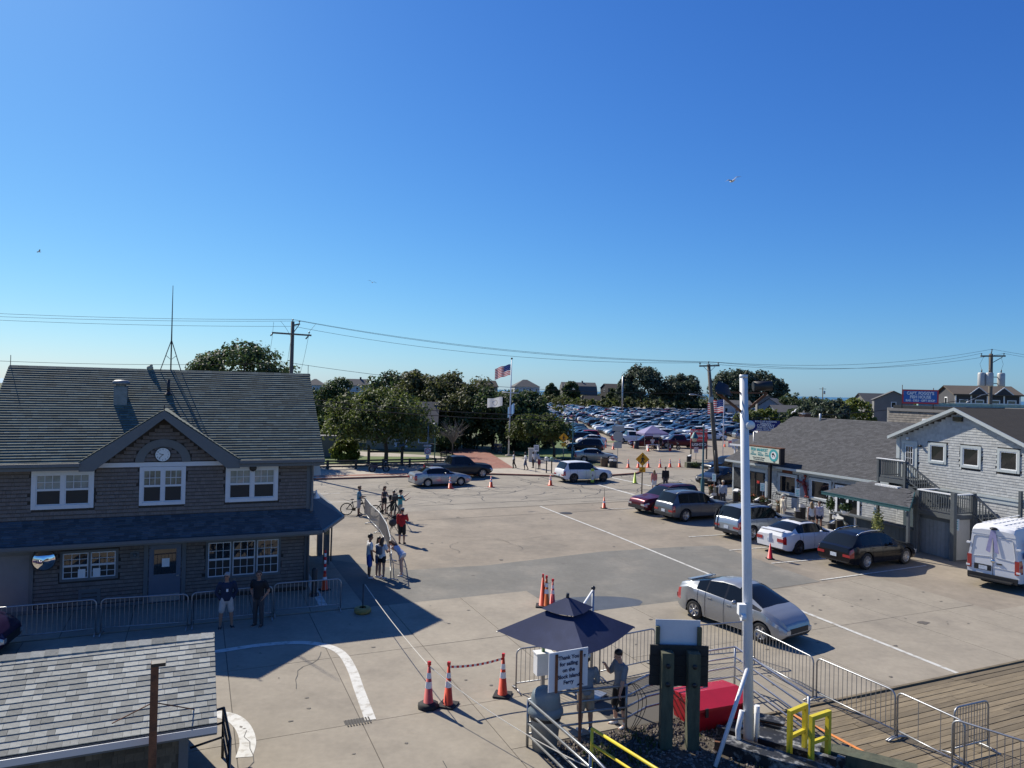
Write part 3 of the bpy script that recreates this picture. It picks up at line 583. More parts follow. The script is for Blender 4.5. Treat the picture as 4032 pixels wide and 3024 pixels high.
part('lamp_glass', mat('lantern_glass', (.45, .47, .48), .2), h, lambda q: q.add([(-.12, -.12, .2), (.12, -.12, .2), (.12, .12, .2), (-.12, .12, .2), (-.18, -.18, -.16), (.18, -.18, -.16), (.18, .18, -.16), (-.18, .18, -.16)], [(0, 4, 5, 1), (1, 5, 6, 2), (2, 6, 7, 3), (3, 7, 4, 0)]))
part('arm', m_gtrim, h, lambda q: q.tube([(0, 0, .25), (-.35, -.1, .35)], .02))
h = thing('horn_speaker', 'small white horn loudspeaker on the right corner above the porch roof', 'loudspeaker', (*S(.3, .35), 3.45), SA)
part('horn', m_white, h, lambda q: q.lathe([(.03, .3), (.05, .18), (.14, .02), (.15, 0)], 14)); part('bracket', m_white, h, lambda q: q.tube([(0, 0, .25), (-.3, 0, .25)], .02))
# ================================================================== near shed, bottom left
m_shedr = mat('pale_grey_laminate_shingle', (0.30, 0.30, 0.262), 0.92, rand=0.36, var=0.14, vs=14, bump=.3, bs=200)
SHE, SHP, SHRUN = 2.1, R(18), 2.3
sA = R(24.2); shO = (-4.82, 12.02)
sh = thing('shingled_shed', 'low foreground shed with pale grey shingle roof and brown shingle wall', 'shed', shO, sA)
sv_ = Vector((0, math.cos(SHP), math.sin(SHP))); slen = SHRUN / math.cos(SHP); rz_ = SHE + SHRUN * math.tan(SHP)
q = MB(); q.add([(-6, 0, SHE), (0, 0, SHE), (0, SHRUN, rz_), (-6, SHRUN, rz_), (-6, 2 * SHRUN, SHE), (0, 2 * SHRUN, SHE)], [(0, 1, 2, 3), (3, 2, 5, 4)])
q.add([(-6, 0, SHE - .1), (0, 0, SHE - .1), (0, SHRUN, rz_ - .1), (-6, SHRUN, rz_ - .1), (-6, 2 * SHRUN, SHE - .1), (0, 2 * SHRUN, SHE - .1)], [(3, 2, 1, 0), (4, 5, 2, 3)])
q.add([(0, 0, SHE - .1), (0, SHRUN, rz_ - .1), (0, 2 * SHRUN, SHE - .1), (0, 2 * SHRUN, SHE), (0, SHRUN, rz_), (0, 0, SHE)], [(0, 1, 4, 5), (1, 2, 3, 4)])
sr = q.build('roof', m_base, sh)
shingles(sr, 'roof_shingle', m_shedr, (-4.6, -.02, SHE + .002), (1, 0, 0), sv_, 4.6, slen - .05, .145, .2, None, 420, .009, .003, .007, seed=9, lname='roof_shingles')
for i in range(22):
 x = -.02 - i * .215; rp = MB(); z = rz_ + .035; rp.add([(x - .225, SHRUN - .16, z - .045), (x, SHRUN - .16, z - .055), (x, SHRUN, z), (x - .225, SHRUN, z + .012), (x - .225, SHRUN + .16, z - .045), (x, SHRUN + .16, z - .055), (x, SHRUN - .16, z - .075), (x - .225, SHRUN - .16, z - .075)], [(0, 7, 6, 1), (0, 1, 2, 3), (3, 2, 5, 4)]); rp.build('ridge_cap', m_shedr, sr)
part('wall', m_base, sh, lambda q: (q.bx((-6, .35, 0), (-.45, 2 * SHRUN - .35, SHE - .02)), q.add([(-.45, .35, SHE - .03), (-.45, 2 * SHRUN - .35, SHE - .03), (-.45, SHRUN, rz_ - .12)], [(0, 1, 2)])))
shingles(sh, 'wall_shingle', mat('brown_wall_shingle', (.115, .09, .06), .85, rand=.3, var=.2, vs=3), (-4.6, .345, .9), (1, 0, 0), (0, 0, 1), 4.1, 1.12, .127, .14, None, 120, seed=10, lname='wall_shingles')
part('fascia', m_gtrim, sh, lambda q: q.bx((-6, .0, SHE - .2), (0, .05, SHE - .02)))
part('soffit', m_gtrim, sh, lambda q: q.bx((-6, .05, SHE - .2), (-.02, .36, SHE - .17)))
part('gutter', mat('white_gutter', (.55, .57, .6), .4, .3), sh, lambda q: (q.bx((-6, -.11, SHE - .12), (-.0, -.1, SHE - .01)), q.bx((-6, -.1, SHE - .12), (0, 0, SHE - .105))))
part('corner_board', m_gtrim, sh, lambda q: q.bx((-.58, .31, 0), (-.43, .36, SHE - .2)))
rp = thing('rusty_post', 'rusty brown steel post braced in front of the shed roof', 'post', (*(-5.49, 11.2, 2.45)[:2], 0))
ztop = (-5.52, 11.2, 3.41)[2]
part('post_shaft', m_rust, rp, lambda q: q.box((0, 0, ztop / 2), (.11, .09, ztop), .4)); part('post_cap', m_black, rp, lambda q: q.box((.06, 0, ztop - .02), (.2, .1, .06), .4, .2))
pb0 = Vector((*(-5.49, 11.2, 2.45)[:2], 0))
for pe in ((-6.19, 11.3, 2.39), (-5.29, 12.2, 2.23)): part('brace', m_rust, rp, lambda q: q.tube([Vector((-5.5, 11.2, 2.78)) - pb0, Vector(pe) - pb0], .010, 5))

# ================================================================== cars
m_tyre = mat('tyre_rubber', (0.018, 0.018, 0.018), 0.8)
m_rim = mat('alloy_rim', (0.50, 0.51, 0.53), 0.3, 0.85)
m_rimd = mat('dark_alloy_rim', (0.10, 0.10, 0.11), 0.35, 0.8)
m_ctrim = mat('car_black_plastic', (0.016, 0.016, 0.017), 0.55)
m_cglass = mat('car_glass', (0.010, 0.012, 0.013), 0.04, spec=0.4)
m_cpil = mat('pillar_gloss_black', (0.008, 0.008, 0.009), 0.25)
m_tail = mat('tail_lamp_red', (0.35, 0.012, 0.015), 0.12, coat=1.0)
m_head = mat('head_lamp_clear', (0.45, 0.46, 0.46), 0.12, 0.3, coat=1.0)
m_chrome = mat('chrome', (0.65, 0.66, 0.68), 0.12, 1.0)
m_plate = mat('number_plate', (0.55, 0.60, 0.66), 0.45, var=.25, vs=14)
m_amber = mat('amber_lens', (0.6, 0.2, 0.02), 0.2, coat=1.0)
def paint(name, col, metal=0.0, rough=0.28): return mat('paint_' + name, col, rough, metal, coat=.3, spec=.2)
P_white = paint('white', (.74, .74, .73)); P_black = paint('black', (.006, .006, .008)); P_silver = paint('silver', (.36, .37, .375), .5); P_grey = paint('grey', (.13, .14, .155), .5)
P_dgrey = paint('charcoal', (.035, .038, .043), .4); P_blue = paint('navy', (.012, .025, .07), .3); P_bluel = paint('steel_blue', (.06, .12, .22), .5); P_red = paint('red', (.30, .012, .012)); P_maroon = paint('maroon', (.085, .008, .018), .3)
P_beige = paint('champagne', (.36, .34, .30), .45); P_green = paint('dark_green', (.015, .05, .035), .3); P_pale = paint('pale_blue_silver', (.33, .37, .41), .5)

class Car:
 """body lofted from a side profile; x forward, origin on the ground midway between the axles"""
 def __init__(s, top, belt, W, wb, fo, wr=.33, gc=.19, roofw=.56, ws=None, rg=None, sides=(), H=None, taper=(.86, .88), arch=1.13, step=.14, hood_crown=.03, ends=(.18, .12), flare=0.0, hl=.32):
  s.__dict__.update(locals()); s.L = top[-1][0]; s.xf = fo; s.xr = fo + wb; s.x0 = fo + wb / 2; s.roof = max(z for _, z in top)
 def sect(s, x):
  W2 = s.W / 2; L = s.L; t = x / L
  f = min(1, x / .75); r_ = min(1, (L - x) / .7); ta = 1 - (1 - s.taper[0]) * (1 - f) ** 2.0 - (1 - s.taper[1]) * (1 - r_) ** 2.2
  w = W2 * ta; zt = interp(s.top, x); zb = min(interp(s.belt, x), zt - .015); g = max(0, min(1, (zt - zb) / max(.2, s.roof - zb)))
  gc = s.gc + s.ends[0] * (1 - min(1, x / .35)) ** 2 + s.ends[1] * (1 - min(1, (L - x) / .4)) ** 2
  yr = lerp(w * .90, s.roofw * s.W / 1.8, g ** .8); zm = lerp(gc, zb, .45); zu = lerp(gc, zb, .80)
  pts = [(0, gc + .03), (w * .80, gc), (w * .955, gc + .05), (w * .985, lerp(gc, zm, .6)), (w * 1.0, zm), (w * .995, zu), (w * .955, zb), (w * .925, lerp(zb, zt, .06)), (lerp(w * .925, yr, .55), lerp(zb, zt, .5)), (yr, lerp(zb, zt, .90)), (yr * .93, lerp(zb, zt, .965)), (yr * .55, zt), (0, zt + s.hood_crown * .6)]
  for xw in (s.xf, s.xr):
   d = abs(x - xw); ra = s.wr * s.arch
   if d <= ra + 1e-4:
    za = s.wr + math.sqrt(max(0, ra * ra - d * d)) * 1.0
    pts = [(p[0], max(p[1], za + .0015 * i)) if i < 6 else p for i, p in enumerate(pts)]
    if s.flare: pts = [(p[0] + (s.flare if 2 <= i <= 4 else 0), p[1]) for i, p in enumerate(pts)]
  return pts
 def stations(s):
  xs = set(); n = int(s.L / s.step)
  for i in range(n + 1): xs.add(round(s.L * i / n, 3))
  keys = [p[0] for p in s.top]
  for a, b in list(s.sides) + [s.ws or (0, 0), s.rg or (0, 0)]: keys += [a, b]
  for xw in (s.xf, s.xr):
   ra = s.wr * s.arch
   keys += [xw + ra * math.cos(math.pi * i / 8) for i in range(9)] + [xw - ra - .002, xw + ra + .002]
  keys += [.03, .09, .2, s.L - .03, s.L - .09, s.L - .2]
  out = sorted(keys + list(xs)); res = [out[0]]
  ks = set(keys)
  for x in out[1:]:
   if x - res[-1] < .018:
    if x in ks: res[-1] = x if res[-1] not in ks else res[-1]
    continue
   if 0 <= x <= s.L: res.append(x)
  res[0] = 0.0
  if res[-1] < s.L - .001: res.append(s.L)
  return res
 def faces(s, lights=True):
  """-> dict name -> list of quads, each a list of world-local points, for the left half and the right half"""
  xs = s.stations(); secs = [s.sect(x) for x in xs]; nR = len(secs[0]); out = {}
  P = lambda i, j, sd: (s.x0 - xs[i], sd * secs[i][j][0], secs[i][j][1])
  for i in range(len(xs) - 1):
   xm = (xs[i] + xs[i + 1]) / 2
   for j in range(nR - 1):
    key = 'body'
    if j <= 1: key = 'under'
    if s.ws and s.ws[0] - .001 < xm < s.ws[1] + .001 and j >= 9: key = 'windshield'
    if s.rg and s.rg[0] - .001 < xm < s.rg[1] + .001 and j >= 9: key = 'rear_window'
    if 7 <= j <= 8:
     for k, (a, b) in enumerate(s.sides):
      if a - .001 < xm < b + .001: key = 'side%d' % k
     if key == 'body' and s.sides and s.sides[0][0] < xm < s.sides[-1][1]: key = 'pillar%d' % sum(b_ < xm for a_, b_ in s.sides)
     if s.ws and s.ws[0] < xm < s.ws[1] and key == 'body' and j == 7: key = 'pillar9'
    if lights and key == 'body':
     if xm < s.hl and (j == 5 or (j == 4 and xm < .2)): key = 'headlight'
     if xm > s.L - .24 and j in (4, 5) and xm < s.L - .01: key = 'taillight'
    for sd in (1, -1):
     q = [P(i, j, sd), P(i + 1, j, sd), P(i + 1, j + 1, sd), P(i, j + 1, sd)]
     if sd > 0: q = q[::-1]
     kk = key + ('_l' if sd > 0 else '_r') if key[:4] in ('side', 'head', 'tail', 'pill') else key
     out.setdefault(kk, []).append(q)
  for i, fl in ((0, False), (len(xs) - 1, True)):
   for j in range(1, nR - 1):
    a = [P(i, j, 1), P(i, j + 1, 1), P(i, j + 1, -1), P(i, j, -1)]
    if fl: a = a[::-1]
    out.setdefault('under' if j < 2 else 'cap', []).append(a)
  out['body'] = out['body'] + out.pop('cap')
  return out
def quads_mesh(name, quads, m):
 mb = MB(); mb.smooth = True; idx = {}
 for q in quads:
  f = []
  for p in q:
   k = (round(p[0], 4), round(p[1], 4), round(p[2], 4))
   if k not in idx: idx[k] = len(mb.v); mb.v.append(k)
   if idx[k] not in f: f.append(idx[k])
  if len(f) > 2: mb.f.append(f); mb.m.append(0); mb.sm.append(True)
 me = mb.mesh(name, m); me.set_sharp_from_angle(angle=R(46)); return me
def wheel_mesh(r, w, m1, m2, spokes=5, lod=False):
 t = MB(); n = 12 if lod else 26
 t.lathe([(r * .62, -w * .46), (r * .9, -w * .5), (r * .985, -w * .38), (r, 0), (r * .985, w * .38), (r * .9, w * .5), (r * .62, w * .46)], n, axis='Y')
 b = MB(); b.lathe([(r * .66, w * .44), (r * .62, w * .47), (r * .58, w * .40), (r * .58, w * .12), (.0, w * .12)], n, axis='Y')
 if lod:
  b.lathe([(r * .4, w * .42), (0, w * .44)], n, axis='Y')
 else:
  b.lathe([(r * .16, w * .2), (r * .15, w * .44), (0, w * .46)], 12, axis='Y')
  for k in range(spokes):
   a = 2 * math.pi * k / spokes
   for da in ((-.09, .09) if spokes < 7 else (0,)):
    c, s_ = math.cos(a + da), math.sin(a + da); b.beam((c * r * .1, w * .38, s_ * r * .1), (c * r * .62, w * .42, s_ * r * .62), r * .11, r * .07, up=(0, 1, 0))
 return t, b
CARN = {}
def build_car(spec, name, label, cat, loc, head, pnt, group=None, wheel=(5, None), rails=False, extra=None, seams=True, mirror=True, z=0.012, plate=True, spoiler=False, bumper=None, roofm=None):
 c = spec; o = thing(name, label, cat, (loc[0], loc[1], z), head, group); F = c.faces()
 inst(quads_mesh('body', F['body'], pnt), 'body', o); inst(quads_mesh('underbody', F['under'], m_ctrim), 'underbody', o)
 for k, nm in (('windshield', 'windshield'), ('rear_window', 'rear_window')):
  if k in F: inst(quads_mesh(nm, F[k], m_cglass), nm, o)
 for k in F:
  if k.startswith('side'): inst(quads_mesh('side_window', F[k], m_cglass), 'side_window', o)
  if k.startswith('pillar'): inst(quads_mesh('pillar_trim', F[k], m_cpil), 'pillar_trim', o)
  if k.startswith('headlight'): inst(quads_mesh('headlight', F[k], m_head), 'headlight', o)
  if k.startswith('taillight'): inst(quads_mesh('taillight', F[k], m_tail), 'taillight', o)
 t, b = wheel_mesh(c.wr, .21, m_tyre, m_rim, wheel[0]); tm = t.mesh('tyre', m_tyre); bm_ = b.mesh('rim', wheel[1] or m_rim)
 for xw in (c.xf, c.xr):
  for sd in (1, -1):
   wl = link(bpy.data.objects.new('wheel', tm), o, (c.x0 - xw, sd * (c.W / 2 - .115), c.wr)); wl.rotation_euler = (0, 0, 0 if sd > 0 else math.pi)
   inst(bm_, 'rim', wl)
 xs = c.stations()
 def skin(x, j, sd, off=.004):
  p = c.sect(x)[j]; return (c.x0 - x, sd * (p[0] + off), p[1])
 if seams and c.sides:
  for sd in (1, -1):
   for x in seams if hasattr(seams, '__len__') else [c.sides[0][0] - .12] + [(a[1] + b_[0]) / 2 for a, b_ in zip(c.sides, c.sides[1:])] + [c.sides[-1][1] - .1]:
    MB().tube([skin(x, j, sd, .002) for j in range(2, 8)], .006, 4, caps=False).build('door_seam', m_ctrim, o)
   MB().tube([skin(x_, 2, sd, .002) for x_ in [lerp(c.xf + c.wr * 1.3, c.xr - c.wr * 1.3, i / 8) for i in range(9)]], .008, 4, caps=False).build('sill_seam', m_ctrim, o)
  for sd in (1, -1):
   for a, b_ in c.sides[:2]:
    x = b_ - .16; p = c.sect(x); yy = (p[5][0] + p[6][0]) / 2; zz = (p[5][1] + p[6][1]) / 2 - .03
    MB().box((c.x0 - x, sd * (yy + .012), zz), (.17, .03, .03)).build('door_handle', pnt, o)
 if mirror and c.ws:
  for sd in (1, -1):
   x = c.ws[1] + .02 if c.ws[1] > c.ws[0] else c.ws[0]; x = max(c.ws) - .05; p = c.sect(x)[6]
   mb = MB(); mb.ball((c.x0 - x, sd * (p[0] + .11), p[1] + .08), (.07, .11, .075)); mb.tube([(c.x0 - x, sd * (p[0] - .02), p[1] + .01), (c.x0 - x, sd * (p[0] + .08), p[1] + .05)], .03, 6); mb.build('side_mirror', pnt, o)
 if plate:
  xr_ = c.x0 - c.L; zz = lerp(c.sect(c.L)[4][1], c.sect(c.L)[6][1], .35)
  MB().box((xr_ - .012, 0, zz), (.02, .32, .16)).build('number_plate', m_plate, o)
  MB().box((c.x0 + .004, 0, .5), (.02, .9, .16)).build('grille', m_ctrim, o)
  for sd in (1, -1):
   w = c.sect(c.L)[5][0]; zz2 = c.sect(c.L)[5][1]; MB().box((xr_ - .008, sd * (w - .17), lerp(c.sect(c.L)[4][1], zz2, .75)), (.025, .36, (zz2 - c.sect(c.L)[4][1]) * .75)).build('taillight', m_tail, o)
   w = c.sect(0)[5][0]; zz2 = c.sect(0)[5][1]; MB().box((c.x0 + .0, sd * (w - .17), zz2 - .02), (.025, .34, .12)).build('headlight', m_head, o)
 if bumper:
  MB().box((c.x0 - c.L + .07, 0, c.gc + .17), (.2, c.W * .86, .17)).build('rear_bumper', bumper, o); MB().box((c.x0 - .06, 0, c.gc + .16), (.16, c.W * .84, .15)).build('front_bumper', bumper, o)
 if rails and c.sides:
  for sd in (1, -1):
   a, b_ = c.sides[0][0] + .25, c.sides[-1][1] + .05; pts = []
   for i in range(7):
    x = lerp(a, b_, i / 6); p = c.sect(x)[10]; pts.append((c.x0 - x, sd * (p[0] - .05), p[1] + (.07 if 0 < i < 6 else .02)))
   MB().tube(pts, .022, 6).build('roof_rail', rails if rails is not True else m_steel, o)
 if spoiler:
  x = spoiler; p = c.sect(x); MB().box((c.x0 - x, 0, p[11][1] + .05), (.2, p[9][0] * 1.9, .035), 0, 0, -.1).build('spoiler', pnt, o)
 if roofm:
  a, b_ = roofm; p = c.sect((a + b_) / 2); MB().bx((c.x0 - b_, -p[9][0] * .7, c.roof + .022), (c.x0 - a, p[9][0] * .7, c.roof + .032)).build('sunroof', m_cglass, o)
 if extra: extra(o, c)
 return o
# profiles: (distance from the front bumper, height)
SEDAN = Car([(0, .64), (.1, .76), (.5, .86), (1.25, .98), (1.5, 1.03), (2.2, 1.41), (2.45, 1.465), (2.9, 1.48), (3.3, 1.455), (3.55, 1.40), (4.15, 1.13), (4.3, 1.12), (4.72, 1.09), (4.82, .92)], [(0, .62), (1.3, .93), (2.5, .97), (4.1, 1.03), (4.82, .9)], 1.84, 2.8, .95, .34, .17, .575, (1.5, 2.35), (3.42, 4.12), ((1.88, 2.62), (2.70, 3.48), (3.53, 3.82)))
SUV = Car([(0, .72), (.1, .92), (.35, 1.02), (1.25, 1.10), (1.45, 1.15), (2.08, 1.62), (2.3, 1.71), (3.0, 1.77), (4.0, 1.75), (4.36, 1.69), (4.66, 1.16), (4.76, 1.08), (4.80, .8)], [(0, .70), (1.3, 1.02), (4.4, 1.10), (4.8, .95)], 1.94, 2.9, .92, .39, .25, .655, (1.45, 2.2), (4.36, 4.68), ((1.85, 2.62), (2.70, 3.48), (3.55, 4.28)))
CROSS = Car([(0, .66), (.1, .82), (.4, .93), (1.2, 1.04), (1.4, 1.10), (2.1, 1.52), (2.4, 1.60), (3.1, 1.62), (3.75, 1.57), (4.1, 1.48), (4.58, 1.05), (4.74, 1.0), (4.8, .8)], [(0, .62), (1.3, .97), (4.4, 1.08), (4.8, .9)], 1.92, 2.78, .95, .385, .23, .62, (1.4, 2.25), (4.05, 4.58), ((1.85, 2.62), (2.70, 3.48), (3.54, 4.0)))
WAGON = Car([(0, .62), (.1, .74), (.4, .84), (1.2, .96), (1.45, 1.02), (2.1, 1.44), (2.4, 1.50), (3.2, 1.53), (4.2, 1.50), (4.4, 1.45), (4.72, 1.03), (4.84, .95), (4.88, .75)], [(0, .60), (1.3, .90), (4.5, 1.0), (4.88, .85)], 1.83, 2.76, .95, .34, .2, .62, (1.45, 2.25), (4.38, 4.74), ((1.85, 2.6), (2.68, 3.45), (3.53, 4.3)))
HATCH = Car([(0, .56), (.05, .70), (.28, .87), (.6, .99), (.82, 1.06), (1.65, 1.45), (2.05, 1.52), (2.5, 1.52), (3.1, 1.43), (3.75, 1.25), (4.05, 1.18), (4.25, 1.10), (4.34, .82)], [(0, .54), (.75, .94), (2.1, .97), (3.8, 1.06), (4.34, .9)], 1.74, 2.70, .80, .325, .16, .575, (.82, 1.8), (3.0, 3.8), ((1.4, 2.2), (2.28, 3.0), (3.05, 3.45)), taper=(.72, .86), hl=.6)
MINIVAN = Car([(0, .66), (.1, .78), (.4, .90), (1.0, 1.05), (1.15, 1.10), (2.0, 1.62), (2.4, 1.73), (3.4, 1.76), (4.6, 1.72), (4.75, 1.66), (5.0, 1.1), (5.06, 1.0), (5.1, .8)], [(0, .62), (1.1, .98), (4.8, 1.05), (5.1, .9)], 1.98, 3.05, .98, .345, .18, .62, (1.15, 2.2), (4.72, 5.02), ((1.8, 2.6), (2.7, 3.7), (3.78, 4.6)))
PICKUP = Car([(0, .80), (.08, 1.05), (.3, 1.15), (1.45, 1.22), (1.65, 1.27), (2.2, 1.80), (2.4, 1.88), (3.3, 1.92), (3.75, 1.87), (3.95, 1.26), (4.05, 1.24), (5.7, 1.24), (5.8, 1.22)], [(0, .78), (1.5, 1.16), (3.9, 1.2), (5.8, 1.18)], 2.02, 3.7, 1.0, .41, .33, .62, (1.65, 2.3), (3.74, 3.95), ((2.0, 2.75), (2.84, 3.6)), taper=(.86, .96))

# ================================================================== people
def skin(name, col): return mat('skin_' + name, col, .55, var=.05, vs=8)
SK = {'fair': skin('fair', (.50, .29, .21)), 'tan': skin('tan', (.36, .19, .125)), 'brown': skin('brown', (.20, .095, .06)), 'dark': skin('dark', (.06, .032, .022))}
def cloth(name, col): return mat('cloth_' + name, col, .85, var=.12, vs=7, bump=.15, bs=30)
m_hairb = mat('hair_dark', (.018, .012, .009), .5); m_hairn = mat('hair_brown', (.075, .038, .02), .5); m_hairl = mat('hair_blond', (.30, .19, .09), .5); m_hairg = mat('hair_grey', (.30, .29, .28), .6)
m_shoe_w = mat('shoe_white', (.62, .61, .59), .6); m_shoe_b = mat('shoe_black', (.02, .02, .02), .6); m_sole = mat('shoe_tan', (.3, .22, .14), .7)
def ell(mb, ring, n=12):
 """loft of elliptical rings: (centre, rx, ry, axis_x, axis_y)"""
 vs = []
 for c, rx, ry, ax, ay in ring:
  c = Vector(c); ax = Vector(ax); ay = Vector(ay)
  vs += [c + ax * rx * math.cos(2 * math.pi * j / n) + ay * ry * math.sin(2 * math.pi * j / n) for j in range(n)]
 k = len(ring); fs = [(i * n + j, i * n + (j + 1) % n, (i + 1) * n + (j + 1) % n, (i + 1) * n + j) for i in range(k - 1) for j in range(n)]
 fs += [list(range(n))[::-1], [(k - 1) * n + j for j in range(n)]]
 o = mb.smooth; mb.smooth = True; mb.add(vs, fs); mb.smooth = o
def limb(mb, pts, rad, n=9):
 # densify for roundness, then a capped tube with ball ends
 P = [Vector(p) for p in pts]; mb.tube(P, rad, n)
 mb.ball(P[0], rad[0], n, 5); mb.ball(P[-1], rad[-1], n, 5)
def person(label, loc, face, h=1.75, skin_='fair', shirt=None, bottom=None, shorts=True, hair=m_hairb, shoes=m_shoe_w, sleeve=.55, long_hair=0, hat=None, lean=0.0, arms=None, legs=None, fem=False, extra=None, head_turn=0.0, head_tilt=0.0, skirt=False, z=0.026, vox=.017, collar=False, crop=0, group=None, glasses=False, fingers=False, socks=None, bun=False):
 """face: heading in degrees of the way the person looks (0 = +X). local frame: x right, y forward, z up.
 arms: per side (L, R) a list of 2 direction vectors (upper, fore) in local coords; legs: per side (thigh, shin) directions"""
 o = thing('person', label, 'person', (loc[0], loc[1], z), R(face - 90), group)
 H = h; sw = (.102 if fem else .118) * H; hw = (.052 if fem else .050) * H
 L_up, L_fo, L_th, L_sh = .172 * H, .15 * H, .245 * H, .245 * H
 arms = arms or ((Vector((-.10, .02, -1)), Vector((-.02, .12, -1))), (Vector((.10, .02, -1)), Vector((.02, .12, -1))))
 legs = legs or ((Vector((-.05, .03, -1)), Vector((-.02, -.02, -1))), (Vector((.06, -.02, -1)), Vector((.02, -.03, -1))))
 lg = [[Vector(v).normalized() for v in s_] for s_ in legs]; am = [[Vector(v).normalized() for v in s_] for s_ in arms]
 drop = max(-(l[0].z * L_th + l[1].z * L_sh) for l in lg); zp = drop + .042 * H
 up = Vector((0, math.sin(lean), math.cos(lean))); fw = Vector((0, math.cos(lean), -math.sin(lean))); rt = Vector((1, 0, 0))
 pel = Vector((0, 0, zp)); chest = pel + up * (.20 * H); neck = pel + up * (.295 * H)
 hd = (up + Vector((0, .35 * math.sin(lean), 0)) + Vector((0, head_tilt, 0))).normalized(); hc = neck + hd * (.105 * H) + fw * (.012 * H)
 hf = Vector((math.sin(head_turn), math.cos(head_turn), -head_tilt)).normalized(); hr = hf.cross(hd).normalized(); hf = hd.cross(hr).normalized()
 b = MB(); tw = lambda rx, ry, t, f=0: (pel + up * (t * H) + fw * (f * H), rx * H, ry * H, rt, fw)
 if fem: torso = [tw(.078, .058, -.03), tw(.096, .066, .0), tw(.088, .060, .05), tw(.070, .050, .11), tw(.080, .056, .17, .006), tw(.090, .060, .21, .006), tw(.086, .045, .26), tw(.045, .033, .29)]
 else: torso = [tw(.078, .060, -.03), tw(.090, .064, .0), tw(.088, .060, .05), tw(.084, .058, .11), tw(.095, .062, .17, .004), tw(.106, .064, .215, .004), tw(.098, .048, .265), tw(.05, .036, .292)]
 ell(b, torso)
 # neck, skull, jaw, nose, ears
 limb(b, [neck - up * .02 * H, hc - hd * .03 * H], [.032 * H, .030 * H])
 b.ball(hc + hd * .012 * H, (.047 * H, .056 * H, .058 * H), 14, 10); b.ball(hc + hf * .022 * H - hd * .035 * H, (.034 * H, .032 * H, .03 * H), 10, 7)
 b.ball(hc + hf * .062 * H - hd * .012 * H, (.009 * H, .013 * H, .014 * H), 6, 5)
 for s_ in (-1, 1): b.ball(hc + hr * (s_ * .049 * H) - hd * .008 * H, (.007 * H, .012 * H, .018 * H), 6, 5)
 sh_b, sleeve_pts, hands = [], [], []
 for i, s_ in enumerate((-1, 1)):
  S0 = pel + up * (.262 * H) + rt * (s_ * sw); E_ = S0 + am[i][0] * L_up; W_ = E_ + am[i][1] * L_fo; hn = W_ + am[i][1] * (.055 * H)
  k = .86 if fem else 1.0
  limb(b, [S0, S0.lerp(E_, .45), E_, E_.lerp(W_, .3), W_], [.034 * H * k, .031 * H * k, .025 * H * k, .026 * H * k, .0165 * H])
  if fingers:
   d = am[i][1]; sd = d.cross(up).normalized() if abs(d.dot(up)) < .9 else rt; pn = d.cross(sd).normalized()
   b.ball(W_ + d * .03 * H, (.02 * H, .02 * H, .02 * H), 8, 6)
   for q in range(4):
    a0 = W_ + d * .045 * H + sd * ((q - 1.5) * .0095 * H); ln = (.04, .046, .044, .035)[q] * H
    b.tube([a0 - d * .015 * H, a0 + d * ln * .5, a0 + d * ln * .85 + pn * ln * .35, a0 + d * ln * .8 + pn * ln * .7], [.0062 * H, .0058 * H, .0052 * H, .0045 * H], 6)
   a0 = W_ + d * .02 * H - sd * (.016 * H); b.tube([a0, a0 - sd * .014 * H + d * .018 * H + pn * .008 * H, a0 - sd * .012 * H + d * .034 * H + pn * .016 * H], [.0075 * H, .0068 * H, .0055 * H], 6)
  else:
   ell(b, [(W_, .014 * H, .017 * H, rt, fw), (hn - am[i][1] * .02 * H, .016 * H, .024 * H, rt, fw), (hn + am[i][1] * .03 * H, .010 * H, .016 * H, rt, fw)], 8)
  hands.append(W_ + am[i][1] * .05 * H); sleeve_pts.append((S0, E_, W_))
 feet = []; leg_pts = []
 for i, s_ in enumerate((-1, 1)):
  Hp = pel + rt * (s_ * hw) - Vector((0, 0, .01 * H)); K = Hp + lg[i][0] * L_th; A = K + lg[i][1] * L_sh
  limb(b, [Hp, Hp.lerp(K, .4), K, K.lerp(A, .3), A], [.056 * H, .048 * H, .033 * H, .034 * H, .021 * H])
  limb(b, [A, A + Vector((s_ * .01 * H, .055 * H, -.028 * H)), A + Vector((s_ * .016 * H, .095 * H, -.032 * H))], [.021 * H, .02 * H, .014 * H])
  feet.append(A); leg_pts.append((Hp, K, A))
 body = b.build('body', SK[skin_], o)
 m_ = body.modifiers.new('fuse', 'REMESH'); m_.mode = 'VOXEL'; m_.voxel_size = vox * H / 1.75 * (.62 if fingers else 1); m_.use_smooth_shade = True
 def garment(name, fn, m, v=vox * 1.05, sm=1):
  g = MB(); fn(g); q = g.build(name, m, o); md = q.modifiers.new('fuse', 'REMESH'); md.mode = 'VOXEL'; md.voxel_size = v * H / 1.75; md.use_smooth_shade = True
  if sm: s2 = q.modifiers.new('ease', 'SMOOTH'); s2.iterations = 2; s2.factor = .5
  return q
